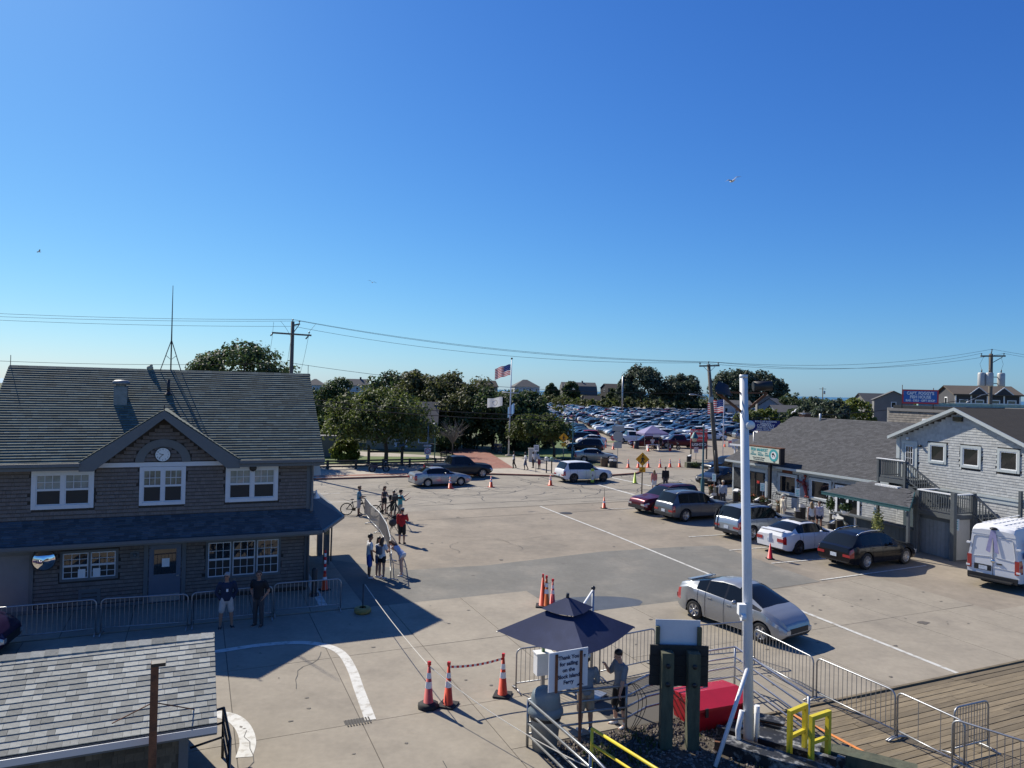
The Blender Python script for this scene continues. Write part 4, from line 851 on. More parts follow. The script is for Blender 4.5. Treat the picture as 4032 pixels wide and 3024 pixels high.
 if shirt:
  def f(g):
   rr = [(c + (up * -.012 * H if q == 0 else Vector()), rx * 1.13 + .004, ry * 1.16 + .005, ax, ay) for q, (c, rx, ry, ax, ay) in enumerate(torso)]
   if crop: rr = rr[crop:]
   if sleeve == 0: rr = rr[:-1]
   ell(g, rr, 14)
   if sleeve > 0:
    for S0, E_, W_ in sleeve_pts:
     if sleeve <= 1: limb(g, [S0, S0.lerp(E_, sleeve)], [.046 * H, .043 * H])
     else: limb(g, [S0, E_, E_.lerp(W_, sleeve - 1)], [.046 * H, .037 * H, .030 * H])
   elif sleeve == 0: 
    for S0, E_, W_ in sleeve_pts: g.tube([S0 - up * .05 * H + rt * (-.02 * H if S0.x > 0 else .02 * H), neck.lerp(S0, .55) + up * .004 * H], .014 * H, 6)
  garment('shirt', f, shirt)
 if bottom:
  def f(g):
   ell(g, [(c, rx * 1.09 + .003, ry * 1.12 + .004, ax, ay) for c, rx, ry, ax, ay in (torso[0], torso[1], torso[2])], 14)
   if skirt:
    c0 = pel + up * .03 * H; ell(g, [(c0, .094 * H, .07 * H, rt, fw), (pel - up * .05 * H, .118 * H, .09 * H, rt, fw), (pel - Vector((0, 0, .12 * H)) - fw * .015 * H, .15 * H, .115 * H, rt, fw)], 16)
   else:
    for Hp, K, A in leg_pts:
     if shorts: e_ = Hp.lerp(K, shorts if shorts is not True else .86); limb(g, [Hp, Hp.lerp(e_, .5), e_], [.066 * H, .061 * H, .056 * H])
     else: limb(g, [Hp, K, A], [.064 * H, .045 * H, .036 * H])
  garment('skirt' if skirt else 'shorts' if shorts else 'trousers', f, bottom)
 for A, s_ in zip(feet, (-1, 1)):
  g = MB(); t = A + Vector((s_ * .015 * H, .09 * H, -.03 * H)); ell(g, [(A + Vector((0, -.03 * H, -.02 * H)), .022 * H, .022 * H, rt, Vector((0, 0, 1))), (A + Vector((0, 0, -.016 * H)), .029 * H, .03 * H, rt, Vector((0, 0, 1))), (A + Vector((s_ * .008 * H, .05 * H, -.026 * H)), .029 * H, .02 * H, rt, Vector((0, 0, 1))), (t, .022 * H, .015 * H, rt, Vector((0, 0, 1)))], 10); g.build('shoe', shoes, o)
  if socks: MB().tube([A + Vector((0, 0, -.005)), A + (-lg[0][1]) * .04 * H], .026 * H, 8).build('sock', socks, o)
 if hair:
  g = MB(); g.ball(hc + hd * .024 * H - hf * .008 * H, (.052 * H, .060 * H, .054 * H), 14, 9)
  if long_hair:
   ell(g, [(hc - hf * .02 * H + hd * .03 * H, .05 * H, .048 * H, hr, hf), (hc - hf * .04 * H - hd * .05 * H, .062 * H, .034 * H, hr, hf), (hc - hf * .05 * H - hd * (.05 + long_hair * .5) * H, .066 * H, .03 * H, hr, hf), (hc - hf * .055 * H - hd * (.05 + long_hair) * H, .036 * H, .016 * H, hr, hf)], 12)
  if bun: g.ball(hc - hf * .05 * H + hd * .045 * H, .026 * H)
  q = g.build('hair', hair, o); md = q.modifiers.new('fuse', 'REMESH'); md.mode = 'VOXEL'; md.voxel_size = .012; md.use_smooth_shade = True
 # face: eyes and mouth
 m_eye = mat('dark_eye_lip', (.05, .02, .018), .5)
 for s_ in (-1, 1): MB().ball(hc + hf * .052 * H + hr * (s_ * .018 * H) + hd * .006 * H, (.0055 * H, .0045 * H, .004 * H), 6, 4).build('eye', m_eye, o)
 MB().ball(hc + hf * .052 * H - hd * .037 * H, (.012 * H, .004 * H, .003 * H), 6, 4).build('mouth', m_eye, o)
 if glasses:
  g = MB()
  for s_ in (-1, 1): g.ball(hc + hf * .058 * H + hr * (s_ * .02 * H) + hd * .006 * H, (.016 * H, .006 * H, .010 * H), 8, 5)
  g.tube([hc + hr * .05 * H + hd * .006 * H, hc + hf * .055 * H + hr * .036 * H + hd * .008 * H], .003, 4); g.tube([hc - hr * .05 * H + hd * .006 * H, hc + hf * .055 * H - hr * .036 * H + hd * .008 * H], .003, 4)
  g.build('sunglasses', m_black, o)
 if hat:
  kind, hm = hat; g = MB(); c = hc + hd * .05 * H
  ell(g, [(c - hd * .01 * H, .056 * H, .066 * H, hr, hf), (c + hd * .02 * H, .054 * H, .062 * H, hr, hf), (c + hd * .036 * H, .036 * H, .042 * H, hr, hf)], 14)
  if kind == 'cap': ell(g, [(c - hd * .006 * H + hf * .04 * H, .05 * H, .05 * H, hr, hf), (c - hd * .010 * H + hf * .055 * H, .046 * H, .056 * H, hr, hf)], 12)
  else: ell(g, [(c - hd * .012 * H, .095 * H, .10 * H, hr, hf), (c - hd * .006 * H, .092 * H, .098 * H, hr, hf)], 16)
  g.build('hat' if kind != 'cap' else 'cap', hm, o)
 if extra: extra(o, dict(hands=hands, pel=pel, chest=chest, neck=neck, up=up, fw=fw, rt=rt, hc=hc, H=H, hd=hd, hf=hf))
 return o
V = Vector
c_navy = cloth('navy', (.012, .022, .055)); c_black = cloth('black', (.012, .012, .014)); c_khaki = cloth('khaki', (.34, .30, .23)); c_lkhaki = cloth('pale_khaki', (.46, .44, .42)); c_white = cloth('white', (.68, .68, .67)); c_blue = cloth('royal_blue', (.045, .10, .33)); c_red = cloth('red', (.42, .015, .02)); c_teal = cloth('teal', (.06, .30, .33)); c_grey = cloth('grey_blue', (.19, .22, .26)); c_dgrey = cloth('dark_grey', (.05, .05, .055)); c_lilac = cloth('pale_lilac', (.52, .52, .62)); c_pink = cloth('salmon', (.55, .20, .16)); c_cream = cloth('cream', (.62, .55, .42)); c_palebl = cloth('pale_blue', (.38, .43, .58)); c_denim = cloth('denim', (.06, .09, .16))
c_floral = mat('cloth_floral', (.03, .16, .24), .85, stain=(.55, .6, .6), ss=9, sa=.95); c_maroon = cloth('maroon', (.16, .03, .04)); c_tan = cloth('tan', (.36, .27, .19))
hip = ((V((-.35, -.25, -1)), V((.45, .35, -.75))), (V((.35, -.25, -1)), V((-.45, .35, -.75))))
phone = ((V((-.15, .3, -1)), V((.45, .9, .25))), (V((.15, .3, -1)), V((-.45, .9, .25))))
walk = ((V((-.05, .32, -1)), V((0, -.12, -1))), (V((.05, -.25, -1)), V((0, -.5, -1))))
# two men by the left building
def badge(o, k):
 MB().box(k['pel'] + k['up'] * .16 * k['H'] + k['fw'] * .085 * k['H'], (.06, .012, .09)).build('badge', m_paper, o)
 MB().tube([k['neck'] + k['rt'] * .05, k['pel'] + k['up'] * .19 * k['H'] + k['fw'] * .082 * k['H'], k['neck'] - k['rt'] * .05], .006, 4).build('lanyard', m_black, o)
person('grey haired man in navy jacket and pale shorts with a lanyard badge', (-8.95, 22.8), -62, 1.75, 'tan', c_navy, c_lkhaki, True, m_hairg, m_shoe_b, 1.9, arms=hip, legs=((V((-.14, 0, -1)), V((-.06, 0, -1))), (V((.14, 0, -1)), V((.06, 0, -1)))), glasses=True, extra=badge, head_turn=.5)
person('man in black polo and dark trousers leaning beside the navy jacket man', (-8.0, 23.03), -100, 1.76, 'tan', c_black, c_dgrey, False, m_hairn, m_shoe_b, .6, arms=hip, glasses=True, head_turn=-.6)
# group of four at the end of the curved barricade
person('young man in white tee and royal blue shorts near the porch', (-5.64, 29.09), 25, 1.76, 'brown', c_white, c_blue, .9, m_hairb, m_shoe_w, .6, arms=((V((-.05, .25, -1)), V((.2, .8, -.5))), (V((.08, .05, -1)), V((0, .25, -1)))), extra=lambda o, k: MB().ball(k['hc'] + k['hd'] * .045 * k['H'], (.1, .11, .075)).build('hair_top', m_hairb, o))
person('girl in white top and denim shorts facing the backpack girl', (-5.31, 29.33), -20, 1.62, 'tan', c_white, c_denim, .6, m_hairb, m_shoe_w, .4, fem=True, long_hair=.12, arms=phone)
def backpack(o, k):
 q = MB(); c = k['pel'] + k['up'] * .17 * k['H'] - k['fw'] * .125 * k['H']
 ell(q, [(c - k['up'] * .15, .13, .08, k['rt'], k['fw']), (c - k['up'] * .12, .15, .095, k['rt'], k['fw']), (c + k['up'] * .1, .145, .09, k['rt'], k['fw']), (c + k['up'] * .18, .10, .06, k['rt'], k['fw'])], 12); q.build('backpack', cloth('slate', (.09, .095, .12)), o)
person('girl with long curly dark hair wearing a slate backpack and black shorts', (-5.13, 29.06), 62, 1.66, 'tan', c_white, c_black, .45, m_hairn, m_shoe_w, .4, fem=True, long_hair=.17, arms=phone, extra=backpack)
person('girl in lilac top and white skirt bending over the barricade end', (-4.4, 29.55), 155, 1.66, 'fair', c_palebl, cloth('white_blue', (.55, .57, .62)), .4, m_hairn, m_shoe_w, 0, fem=True, long_hair=.12, lean=.85, skirt=True, arms=((V((-.1, .6, -.8)), V((.3, .6, .5))), (V((.1, .6, -.8)), V((-.3, .6, .5)))), legs=((V((-.06, -.1, -1)), V((-.04, -.12, -1))), (V((.12, .25, -1)), V((.05, -.1, -1)))))
person('man in red shirt and black shorts standing behind the tripod', (-5.32, 35.61), 85, 1.74, 'tan', c_red, c_black, .95, m_hairb, m_shoe_b, 1.5, hat=('cap', cloth('cap_grey', (.16, .17, .2))), arms=((V((-.12, .1, -1)), V((.0, .2, -1))), (V((.15, .4, -.8)), V((-.25, .6, .9)))))
person('cameraman in teal shirt and khaki shorts working the tripod camera', (-6.35, 41.57), 25, 1.78, 'fair', c_teal, c_khaki, .95, m_hairb, m_shoe_b, .7, hat=('cap', c_black), arms=((V((-.2, .7, -.2)), V((.1, .8, .6))), (V((.2, .6, -.6)), V((0, .9, .5)))))
person('person dressed in black looking down at a phone by the bikes', (-6.88, 42.39), -70, 1.66, 'tan', c_black, c_black, .95, m_hairb, m_shoe_b, .6, arms=phone, head_tilt=.4, bun=True)
person('woman in dark crop top and black shorts holding the barricade', (-7.68, 43.85), -35, 1.66, 'tan', c_dgrey, c_black, .5, m_hairn, m_shoe_b, 0, fem=True, crop=3, hat=('cap', cloth('cap_brown', (.10, .06, .04))), long_hair=.05, arms=((V((-.3, .3, -1)), V((-.1, .5, -.7))), (V((.2, 0, -1)), V((.05, .1, -1)))))
person('man in blue floral shirt and white shorts holding a bicycle', (-9.07, 43.04), 8, 1.76, 'brown', c_floral, c_lkhaki, .95, m_hairb, m_shoe_b, .7, hat=('cap', cloth('cap_tan', (.38, .28, .18))), arms=((V((-.1, .4, -.9)), V((0, 1, -.15))), (V((.1, .3, -.9)), V((0, 1, -.2)))))
# pedestrians across the road
person('woman in white vest and black leggings walking past the flagpole', (0.36, 69.93), 200, 1.68, 'dark', c_white, c_black, False, m_hairb, m_shoe_b, 0, fem=True, legs=walk, z=.135, vox=.03)
person('woman in white tee and denim shorts walking on the far pavement', (1.47, 68.67), 190, 1.72, 'dark', c_white, c_denim, .95, m_hairb, m_shoe_b, .6, fem=True, legs=walk, z=.135, vox=.03)
person('person in white top half hidden behind the notice post', (2.28, 70.62), 160, 1.6, 'dark', c_white, c_dgrey, .9, m_hairb, m_shoe_b, .6, z=.135, vox=.03)
person('man in grey tee and maroon shorts bending by the mailboxes', (2.83, 69.53), 150, 1.78, 'dark', cloth('ash', (.36, .38, .40)), c_maroon, .95, m_hairb, m_shoe_b, .6, lean=.45, z=.135, vox=.03)
sit = ((V((-.1, 1, -.1)), V((0, .05, -1))), (V((.1, 1, -.1)), V((0, .05, -1))))
person('person in dark clothes seated in the shade left of the flagpole', (-1.76, 87.52), -90, 1.7, 'brown', c_dgrey, c_dgrey, False, m_hairb, m_shoe_b, .6, legs=sit, arms=phone, z=.135, vox=.035)
person('person in tan top seated in the shade beside the flagpole', (-1.34, 87.62), -80, 1.7, 'tan', c_tan, c_dgrey, .9, m_hairb, m_shoe_w, .6, legs=sit, arms=phone, z=.135, vox=.035)
person('woman with long fair hair in salmon jacket walking towards the road', (11.48, 56.77), 95, 1.68, 'fair', c_pink, c_white, .9, m_hairl, m_shoe_w, 1.9, fem=True, long_hair=.1, z=.01, vox=.028)
person('man in black long sleeved top walking behind the red car', (12.68, 58.15), 92, 1.82, 'tan', c_black, c_dgrey, False, m_hairb, m_shoe_b, 1.9, z=.01, vox=.028)
person('parking attendant in white shirt under the lilac tent', (19.48, 98.0), -95, 1.75, 'tan', c_white, c_khaki, .95, m_hairb, m_shoe_b, .6, arms=phone, z=.005, vox=.035)
person('parking attendant in black shirt under the lilac tent', (20.79, 98.93), -100, 1.78, 'tan', c_black, c_dgrey, .95, m_hairg, m_shoe_b, .6, z=.005, vox=.035)
# outside the fish market
person('man in pale grey fleece and cream cap by the corner pilings', (14.55, 48.66), -120, 1.74, 'tan', cloth('fleece', (.42, .43, .45)), c_dgrey, False, m_hairg, m_shoe_b, 1.9, hat=('cap', c_cream), z=.2, vox=.025)
person('elderly woman in cream jacket and white hat by the flower planter', (16.91, 44.12), 20, 1.62, 'fair', c_cream, c_cream, False, m_hairg, m_shoe_w, 1.9, fem=True, hat=('brim', cloth('hat_white', (.66, .62, .52))), z=.1, vox=.022)
person('girl with long fair hair in white top seen from behind', (17.59, 41.51), 85, 1.66, 'fair', c_white, c_dgrey, .5, m_hairl, m_shoe_w, 0, fem=True, long_hair=.14, z=.02, vox=.02)
person('girl in lilac sweatshirt and navy shorts facing the fair haired girl', (18.1, 41.67), -100, 1.68, 'tan', c_lilac, c_navy, .45, m_hairn, m_shoe_w, 1.9, fem=True, z=.02, vox=.02)
# at the barrier under the umbrella
m_phone = mat('phone_black', (.01, .01, .012), .2)
def hammer(o, k):
 h0 = k['hands'][0]; q = MB(); q.tube([h0 + V((0, -.02, .08)), h0 + V((0, .06, -.22))], .017, 8); q.build('mallet_handle', m_black, o)
 q = MB(); q.tube([h0 + V((-.09, .07, -.25)), h0 + V((.09, .07, -.25))], .042, 10); q.build('mallet_head', m_black, o)
person('young man in grey polo and black shorts gripping a black mallet', (2.69, 16.71), 200, 1.78, 'fair', c_grey, c_black, 1.0, m_hairb, m_shoe_w, .75, arms=((V((-.12, .25, -1)), V((.0, .25, -1))), (V((.2, .45, -.9)), V((-.25, .55, .8)))), legs=((V((-.08, -.05, -1)), V((-.03, -.1, -1))), (V((.07, .16, -1)), V((.03, -.1, -1)))), extra=hammer, head_tilt=.25, vox=.014, fingers=True, socks=c_white)
person('man in grey shirt and khaki shorts standing behind the thank you sign', (1.85, 16.37), 100, 1.76, 'tan', c_grey, c_tan, .95, m_hairb, m_shoe_w, 1.6, vox=.015, arms=((V((-.35, .25, -1)), V((.5, .5, -.3))), (V((.35, .25, -1)), V((-.5, .5, -.3)))), hat=('cap', c_white), socks=c_denim, fingers=True)
person('person in black clothes sheltering under the navy umbrella', (1.48, 18.64), 130, 1.76, 'tan', c_black, c_black, False, m_hairb, m_shoe_w, 1.5, vox=.018, arms=((V((-.2, .5, -.8)), V((.1, 1, .2))), (V((.1, 0, -1)), V((0, .2, -1)))))

# ================================================================== hero vehicles
def head_to(a, b): return math.atan2(b[1] - a[1], b[0] - a[0])
def mid(a, b): return ((a[0] + b[0]) / 2, (a[1] + b[1]) / 2)
def car_at(spec, rear, front, side, *a, **k):
 """rear/front: ground points of the rear and front wheel on one side; side = +1 when that is the car's left side"""
 h = head_to(rear, front); m_ = mid(rear, front); off = spec.W / 2 - .1
 p = (m_[0] + math.sin(h) * off * side, m_[1] - math.cos(h) * off * side); return (p, h)
def put(spec, name, label, cat, rear, front, side, pnt, **k):
 p, h = car_at(spec, rear, front, side); return build_car(spec, name, label, cat, p, h, pnt, **k)
def hatch_x(o, c):
 MB().tube([(c.x0 - 3.3, 0, 1.42), (c.x0 - 3.55, .0, 1.5)], .008, 4).build('aerial', m_black, o)
put(HATCH, 'parked_hatchback', 'silver hatchback with dark windows parked behind the white pole', 'car', (6.52, 24.75), (8.05, 22.5), -1, P_silver, wheel=(6, None), extra=hatch_x, z=.026, spoiler=3.9)
put(SEDAN, 'driving_sedan', 'silver sedan on the road in front of the black pickup', 'car', (-6.48, 56.02), (-3.92, 57.33), -1, P_silver, wheel=(10, None))
put(PICKUP, 'parked_pickup', 'black pickup truck parked at the kerb behind the silver sedan', 'pickup', (-5.85, 61.2), (-2.34, 62.86), -1, P_dgrey, wheel=(6, None))
put(SUV, 'driving_suv', 'white four wheel drive car on the road by the crosswalk', 'car', (5.44, 60.75), (8.08, 61.9), -1, P_white, wheel=(5, m_rimd), bumper=m_ctrim)
put(CROSS, 'parked_crossover', 'black crossover with chrome wheels parked at the right end of the market row', 'car', (16.2, 32.39), (18.72, 33.7), -1, P_black, wheel=(10, None), rails=m_chrome, z=.012)
put(SEDAN, 'parked_sedan', 'white sedan with sunroof and dark wheels parked beside the black crossover', 'car', (14.29, 35.21), (16.75, 36.55), -1, P_white, wheel=(5, m_rimd), roofm=(2.45, 3.1), spoiler=4.62)
put(SUV, 'parked_suv', 'silver blue car with roof rails and ladder parked left of the white sedan', 'car', (13.08, 38.45), (15.6, 39.85), -1, P_pale, rails=m_ctrim, bumper=m_ctrim, extra=lambda o, c: [MB().tube([(c.x0 - c.L + .2, c.W / 2 - .3 + dx, 1.5), (c.x0 - c.L + .02, c.W / 2 - .32 + dx, 1.05), (c.x0 - c.L - .03, c.W / 2 - .32 + dx, .5)], .025, 5).build('bike_carrier_bar', m_ctrim, o) for dx in (0, .22)])
put(SUV, 'parked_suv', 'grey four wheel drive car parked beside the maroon car', 'car', (10.73, 43.46), (13.3, 44.75), -1, P_grey, rails=m_steel, wheel=(5, None), bumper=m_ctrim)
put(SUV, 'parked_suv', 'maroon car nose out at the far end of the market row', 'car', (12.0, 47.1), (9.4, 45.75), 1, P_maroon, wheel=(10, None), rails=m_ctrim, bumper=m_ctrim)
put(SEDAN, 'parked_sedan', 'pale champagne sedan parked at the car park entrance', 'car', (8.21, 78.69), (10.9, 78.75), -1, P_beige, wheel=(8, None))
put(SUV, 'parked_suv', 'dark grey car parked behind the champagne sedan', 'car', (10.87, 90.97), (8.04, 91.74), 1, P_dgrey, wheel=(5, None), rails=True)
put(SUV, 'parked_suv', 'black car nose to the road beside the leaning utility pole', 'car', (22.19, 69.86), (20.96, 69.39), 1, P_black, wheel=(6, None), bumper=m_chrome)
put(SEDAN, 'parked_sedan', 'dark blue grey car half hidden behind the market corner', 'car', (19.9, 62.6), (17.6, 60.6), 1, P_dgrey)
put(HATCH, 'parked_hatchback', 'dark purple car cut off at the left edge below the barricades', 'car', (-17.2, 18.75), (-14.65, 19.4), -1, paint('purple_black', (.025, .015, .055), .4), wheel=(6, None), z=.026)
# ---- white delivery van, rear to the camera
VAN = Car([(0, .8), (.1, 1.1), (.6, 1.25), (.9, 1.4), (1.7, 2.3), (2.0, 2.48), (2.6, 2.56), (5.7, 2.58), (5.86, 2.53), (5.95, 2.40)], [(0, .78), (1, 1.2), (5.6, 1.3), (5.95, 1.3)], 2.02, 3.66, 1.0, .36, .3, .70, (.95, 1.75), None, ((1.3, 2.1),), taper=(.86, .97), hood_crown=.02, ends=(.1, .05))
def van_bits(o, c):
 xr = c.x0 - c.L; q = lambda nm, m, f: part(nm, m, o, f)
 q('door_split', m_ctrim, lambda b: b.bx((xr - .012, -.008, .55), (xr, .008, 2.36)))
 m_groove = mat('panel_groove', (.42, .43, .45), .5)
 for sd in (1, -1):
  q('door_panel', m_groove, lambda b: b.tube([(xr - .006, sd * .1, 1.3), (xr - .006, sd * .78, 1.24), (xr - .006, sd * .82, 1.35), (xr - .006, sd * .72, 2.05), (xr - .006, sd * .64, 2.12), (xr - .006, sd * .1, 2.14)], .012, 5))
  q('taillight', m_tail, lambda b: b.bx((xr - .02, sd * .80, .72), (xr + .09, sd * .965, 1.28)))
  for z in (.78, 1.72): q('hinge', m_white, lambda b: b.bx((xr - .04, sd * .86, z), (xr + .06, sd * 1.0, z + .07)))
 q('groove', m_groove, lambda b: b.tube([(xr - .004, -.82, 2.2), (xr - .004, .82, 2.2)], .01, 5)); q('groove', m_groove, lambda b: b.tube([(xr - .004, -.86, .86), (xr - .004, .86, .86)], .01, 5))
 q('plate_panel', m_ctrim, lambda b: b.bx((xr - .02, .06, .70), (xr, .7, .93))); q('number_plate', m_plate, lambda b: b.bx((xr - .03, .2, .72), (xr - .02, .52, .88)))
 q('door_handle', m_ctrim, lambda b: b.bx((xr - .03, -.34, 1.02), (xr, -.14, 1.07))); q('badge', m_chrome, lambda b: b.lathe([(0, -.02), (.07, -.02), (.08, 0)], 14, (xr - .005, 0, 1.12), 'X'))
 q('rear_bumper', m_ctrim, lambda b: b.bx((xr - .1, -.92, .34), (xr + .1, .92, .56))); q('rear_step', m_ctrim, lambda b: b.bx((xr - .34, -.8, .36), (xr - .09, .8, .42)))
 m_rib = mat('ribbon_lilac', (.33, .31, .50), .7, var=.1, vs=5)
 for dy, y1 in ((.02, .22), (-.03, -.22)): q('ribbon', m_rib, lambda b: b.add([(xr - .02, dy - .05, 2.4), (xr - .02, dy + .07, 2.4), (xr - .04, y1 * .75 + .09, 1.5 + (.03 if dy > 0 else 0)), (xr - .04, y1 * .75 - .07, 1.46)], [(0, 1, 2, 3)]))
 q('ribbon_knot', m_black, lambda b: b.ball((xr + .02, 0, 2.47), (.12, .16, .06)))
 for k in range(4):
  for j in range(9): q('roof_rib', m_white, lambda b: b.bx((xr + .5 + j * .42, -.6 + k * .4 - .03, 2.592), (xr + .5 + j * .42 + .3, -.6 + k * .4 + .03, 2.61)))
 m_logo = mat('logo_blue', (.05, .22, .55), .4); ry = -(c.W / 2 - .0)
 q('side_logo', m_logo, lambda b: b.bx((xr + .35, ry - .012, 1.35), (xr + .95, ry + .02, 1.6))); text('B', .62, m_logo, o, (xr + .62, ry - .004, 1.88), (R(90), 0, 0)); text('CRUISES', .2, mat('logo_red', (.4, .02, .02), .4), o, (xr + .95, ry - .012, 1.12), (R(90), 0, 0))
vA = (19.71, 30.34); vB = (20.6, 29.04)
vh = head_to(vA, vB) + math.pi / 2; vm = mid(vA, vB)
build_car(VAN, 'delivery_van', 'white high roofed delivery van with lilac ribbon on its rear doors', 'van', (vm[0] + math.cos(vh) * (VAN.L - VAN.x0), vm[1] + math.sin(vh) * (VAN.L - VAN.x0)), vh, mat('van_white_enamel', (.74, .74, .74), .5, spec=.25), plate=False, extra=van_bits, seams=False)
# ================================================================== traffic cones
m_cone = mat('cone_orange', (.80, .075, .018), .45, var=.08, vs=6); m_conef = mat('cone_faded', (.62, .10, .085), .55, var=.1, vs=6); m_refl = mat('cone_reflective', (.70, .70, .72), .35); m_conered = mat('cone_red', (.62, .012, .02), .45); m_lime = mat('cone_lime', (.45, .62, .03), .45); m_rubber = mat('black_rubber', (.014, .014, .015), .8)
def cone(label, loc, h=.75, kind='std', z=.02, group='traffic cones', m=None, stripes=2, top=False, base='sq'):
 o = thing('traffic_cone', label, 'cone', (loc[0], loc[1], z), rng.uniform(0, 1.5), group); m = m or m_cone; rb = h * (.18 if not top else .13); rt_ = h * .035
 rad = lambda t: lerp(rb, rt_, t)
 if base == 'sq': part('base', m_rubber if kind != 'lot' else m_cone, o, lambda q: q.bx((-h * .23, -h * .23, 0), (h * .23, h * .23, h * .04)))
 else: part('base', m_rubber, o, lambda q: q.lathe([(0, .12), (.2, .12), (.26, .08), (.27, 0)], 8))
 part('body', m, o, lambda q: q.lathe([(rb, h * .035), (rt_, h)], 14, caps=True))
 if stripes:
  for a, b in ((.48, .64), (.72, .86))[:stripes]: part('reflective_band', m_refl, o, lambda q: q.lathe([(rad(a) + .004, h * a), (rad(b) + .004, h * b)], 14))
 if top: part('top_handle', m_conered, o, lambda q: (q.tube([(0, 0, h), (0, 0, h * 1.1)], .03, 8), q.bx((-.035, -.035, h * 1.04), (.035, .035, h * 1.13))))
 return o
cone('orange cone with belt post head nearest the rope, left of the tape pair', (-1.86, 17.43), .98, m=m_conef, top=True, base='oct', z=.03)
cone('orange striped cone holding the left end of the red white tape', (-1.39, 17.55), .94, top=True, z=.03)
cone('orange striped cone holding the right end of the red white tape', (-0.06, 18.19), .94, top=True, z=.03)
cone('tall plain orange cone in the cluster of three behind the umbrella', (1.28, 25.77), 1.02, stripes=0, top=True, z=.03)
cone('orange and white banded cone in the middle of the cluster of three', (1.41, 25.74), .98, m=mat('cone_bright', (.85, .17, .02), .45), top=True, z=.03)
cone('faded red cone roped to the cluster of three behind the umbrella', (1.65, 25.99), .82, m=m_conef, top=True, z=.03)
cone('orange cone stacked with striped posts beside the building walk', (-6.94, 27.13), .78, z=.045, stripes=1)
o = thing('delineator_stack', 'red and white striped posts stacked on the cone by the building', 'cone', (*(-6.94, 27.13), .66), 0)
for k in range(3): part('post', m_conered, o, lambda q: q.tube([(0, 0, k * .26), (0, 0, k * .26 + .12)], .05, 10)); part('reflective_band', m_refl, o, lambda q: q.tube([(0, 0, k * .26 + .12), (0, 0, k * .26 + .26)], .045, 10))
part('handle', m_conered, o, lambda q: q.tube([(0, 0, .78), (0, 0, .9)], .035, 8))
o = cone('red cone with a wooden stick beside the market row stalls', (6.35, 47.82), .75, m=m_cone, stripes=1); part('stick', mat('raw_stick', (.3, .24, .17), .8), o, lambda q: q.tube([(0, 0, .7), (.03, 0, 1.36)], .018, 6))
o = cone('plain red cone carrying a small notice behind the white sedan', (12.51, 34.1), .72, m=m_conered, stripes=0); part('notice', m_paper, o, lambda q: q.box((0, 0, 1.02), (.24, .015, .42), .5)); part('notice_stick', m_steel, o, lambda q: q.tube([(0, .01, .7), (0, .01, .95)], .01, 5))
for k, (u, v) in enumerate(((1268, 1088), (1355, 1088), (1442, 1086), (1545, 1086), (1632, 1084), (1716, 1082))):
 cone('small orange cone, %s from left in the row of six at the entrance' % ('first second third fourth fifth sixth'.split()[k]), [(12.23, 73.95), (13.31, 74.18), (14.43, 74.63), (15.73, 74.9), (16.88, 75.37), (18.0, 75.83)][k], .9, 'lot', z=.006, group='row of six cones')
for lab, p in (('beside the silver sedan', (-4.64, 55.55)), ('in the road right of the black pickup', (-1.49, 56.86)), ('in the road left of the white four wheel drive', (3.35, 58.71)), ('in front of the first car park row', (13.26, 99.74)), ('by the dark bin left of the lilac tent', (17.35, 100.3)), ('left of the white shirted attendant', (18.41, 95.31)), ('beside the parked motor scooter', (21.69, 96.93)), ('by the far flagpole near the blue cars', (32.03, 106.78)), ('next to the round stop paddle', (13.95, 97.06))):
 cone('small orange cone standing ' + lab, p, .9, 'lot', z=.01, group='small road cones')
cone('bright lime green cone on the crosswalk line', (10.75, 61.36), .95, m=m_lime, stripes=0, z=.016)
# rope from cone to building, tape, cluster rope
m_rope = mat('pale_rope', (.55, .52, .45), .8); m_hose = mat('black_cable', (.02, .02, .02), .6)
pA = (*(-1.86, 17.43), 1.02)
tag(MB().tube(sag((-4.9, 24.6, .98), pA, .08, 20) + sag(pA, (2.6, 12.6, .75), .25, 12)[1:], .011, 5).build('barrier_rope', m_rope), 'pale rope strung from the weighted post over the near cone', 'rope')
tp = sag((*(-1.39, 17.55), .97), (*(-0.06, 18.19), .97), .06, 22); o = thing('barrier_tape', 'red and white striped barrier tape between the two cones', 'tape', (0, 0, 0))
for i in range(22): part('stripe', m_conered if i % 2 else m_white, o, lambda q: q.add([(*tp[i][:2], tp[i][2] - .03), (*tp[i + 1][:2], tp[i + 1][2] - .03), (*tp[i + 1][:2], tp[i + 1][2] + .03), (*tp[i][:2], tp[i][2] + .03)], [(0, 1, 2, 3)]))
tag(MB().tube(sag((*(1.28, 25.77), 1.0), (*(1.65, 25.99), .9), .12, 8), .01, 5).build('cluster_rope', m_rope), 'short pale rope joining the cluster of three cones', 'rope')
wb = thing('weighted_post', 'thin post in a yellow tyre base where the rope starts', 'post', (-4.95, 24.55), 0)
part('tyre_base', mat('yellow_tyre', (.30, .22, .07), .7, var=.2, vs=6), wb, lambda q: q.lathe([(.1, .02), (.24, .02), (.29, .08), (.29, .17), (.24, .22), (.12, .22)], 18)); part('rod', m_black, wb, lambda q: q.tube([(0, 0, 0), (0, 0, 1.02)], .018, 6))
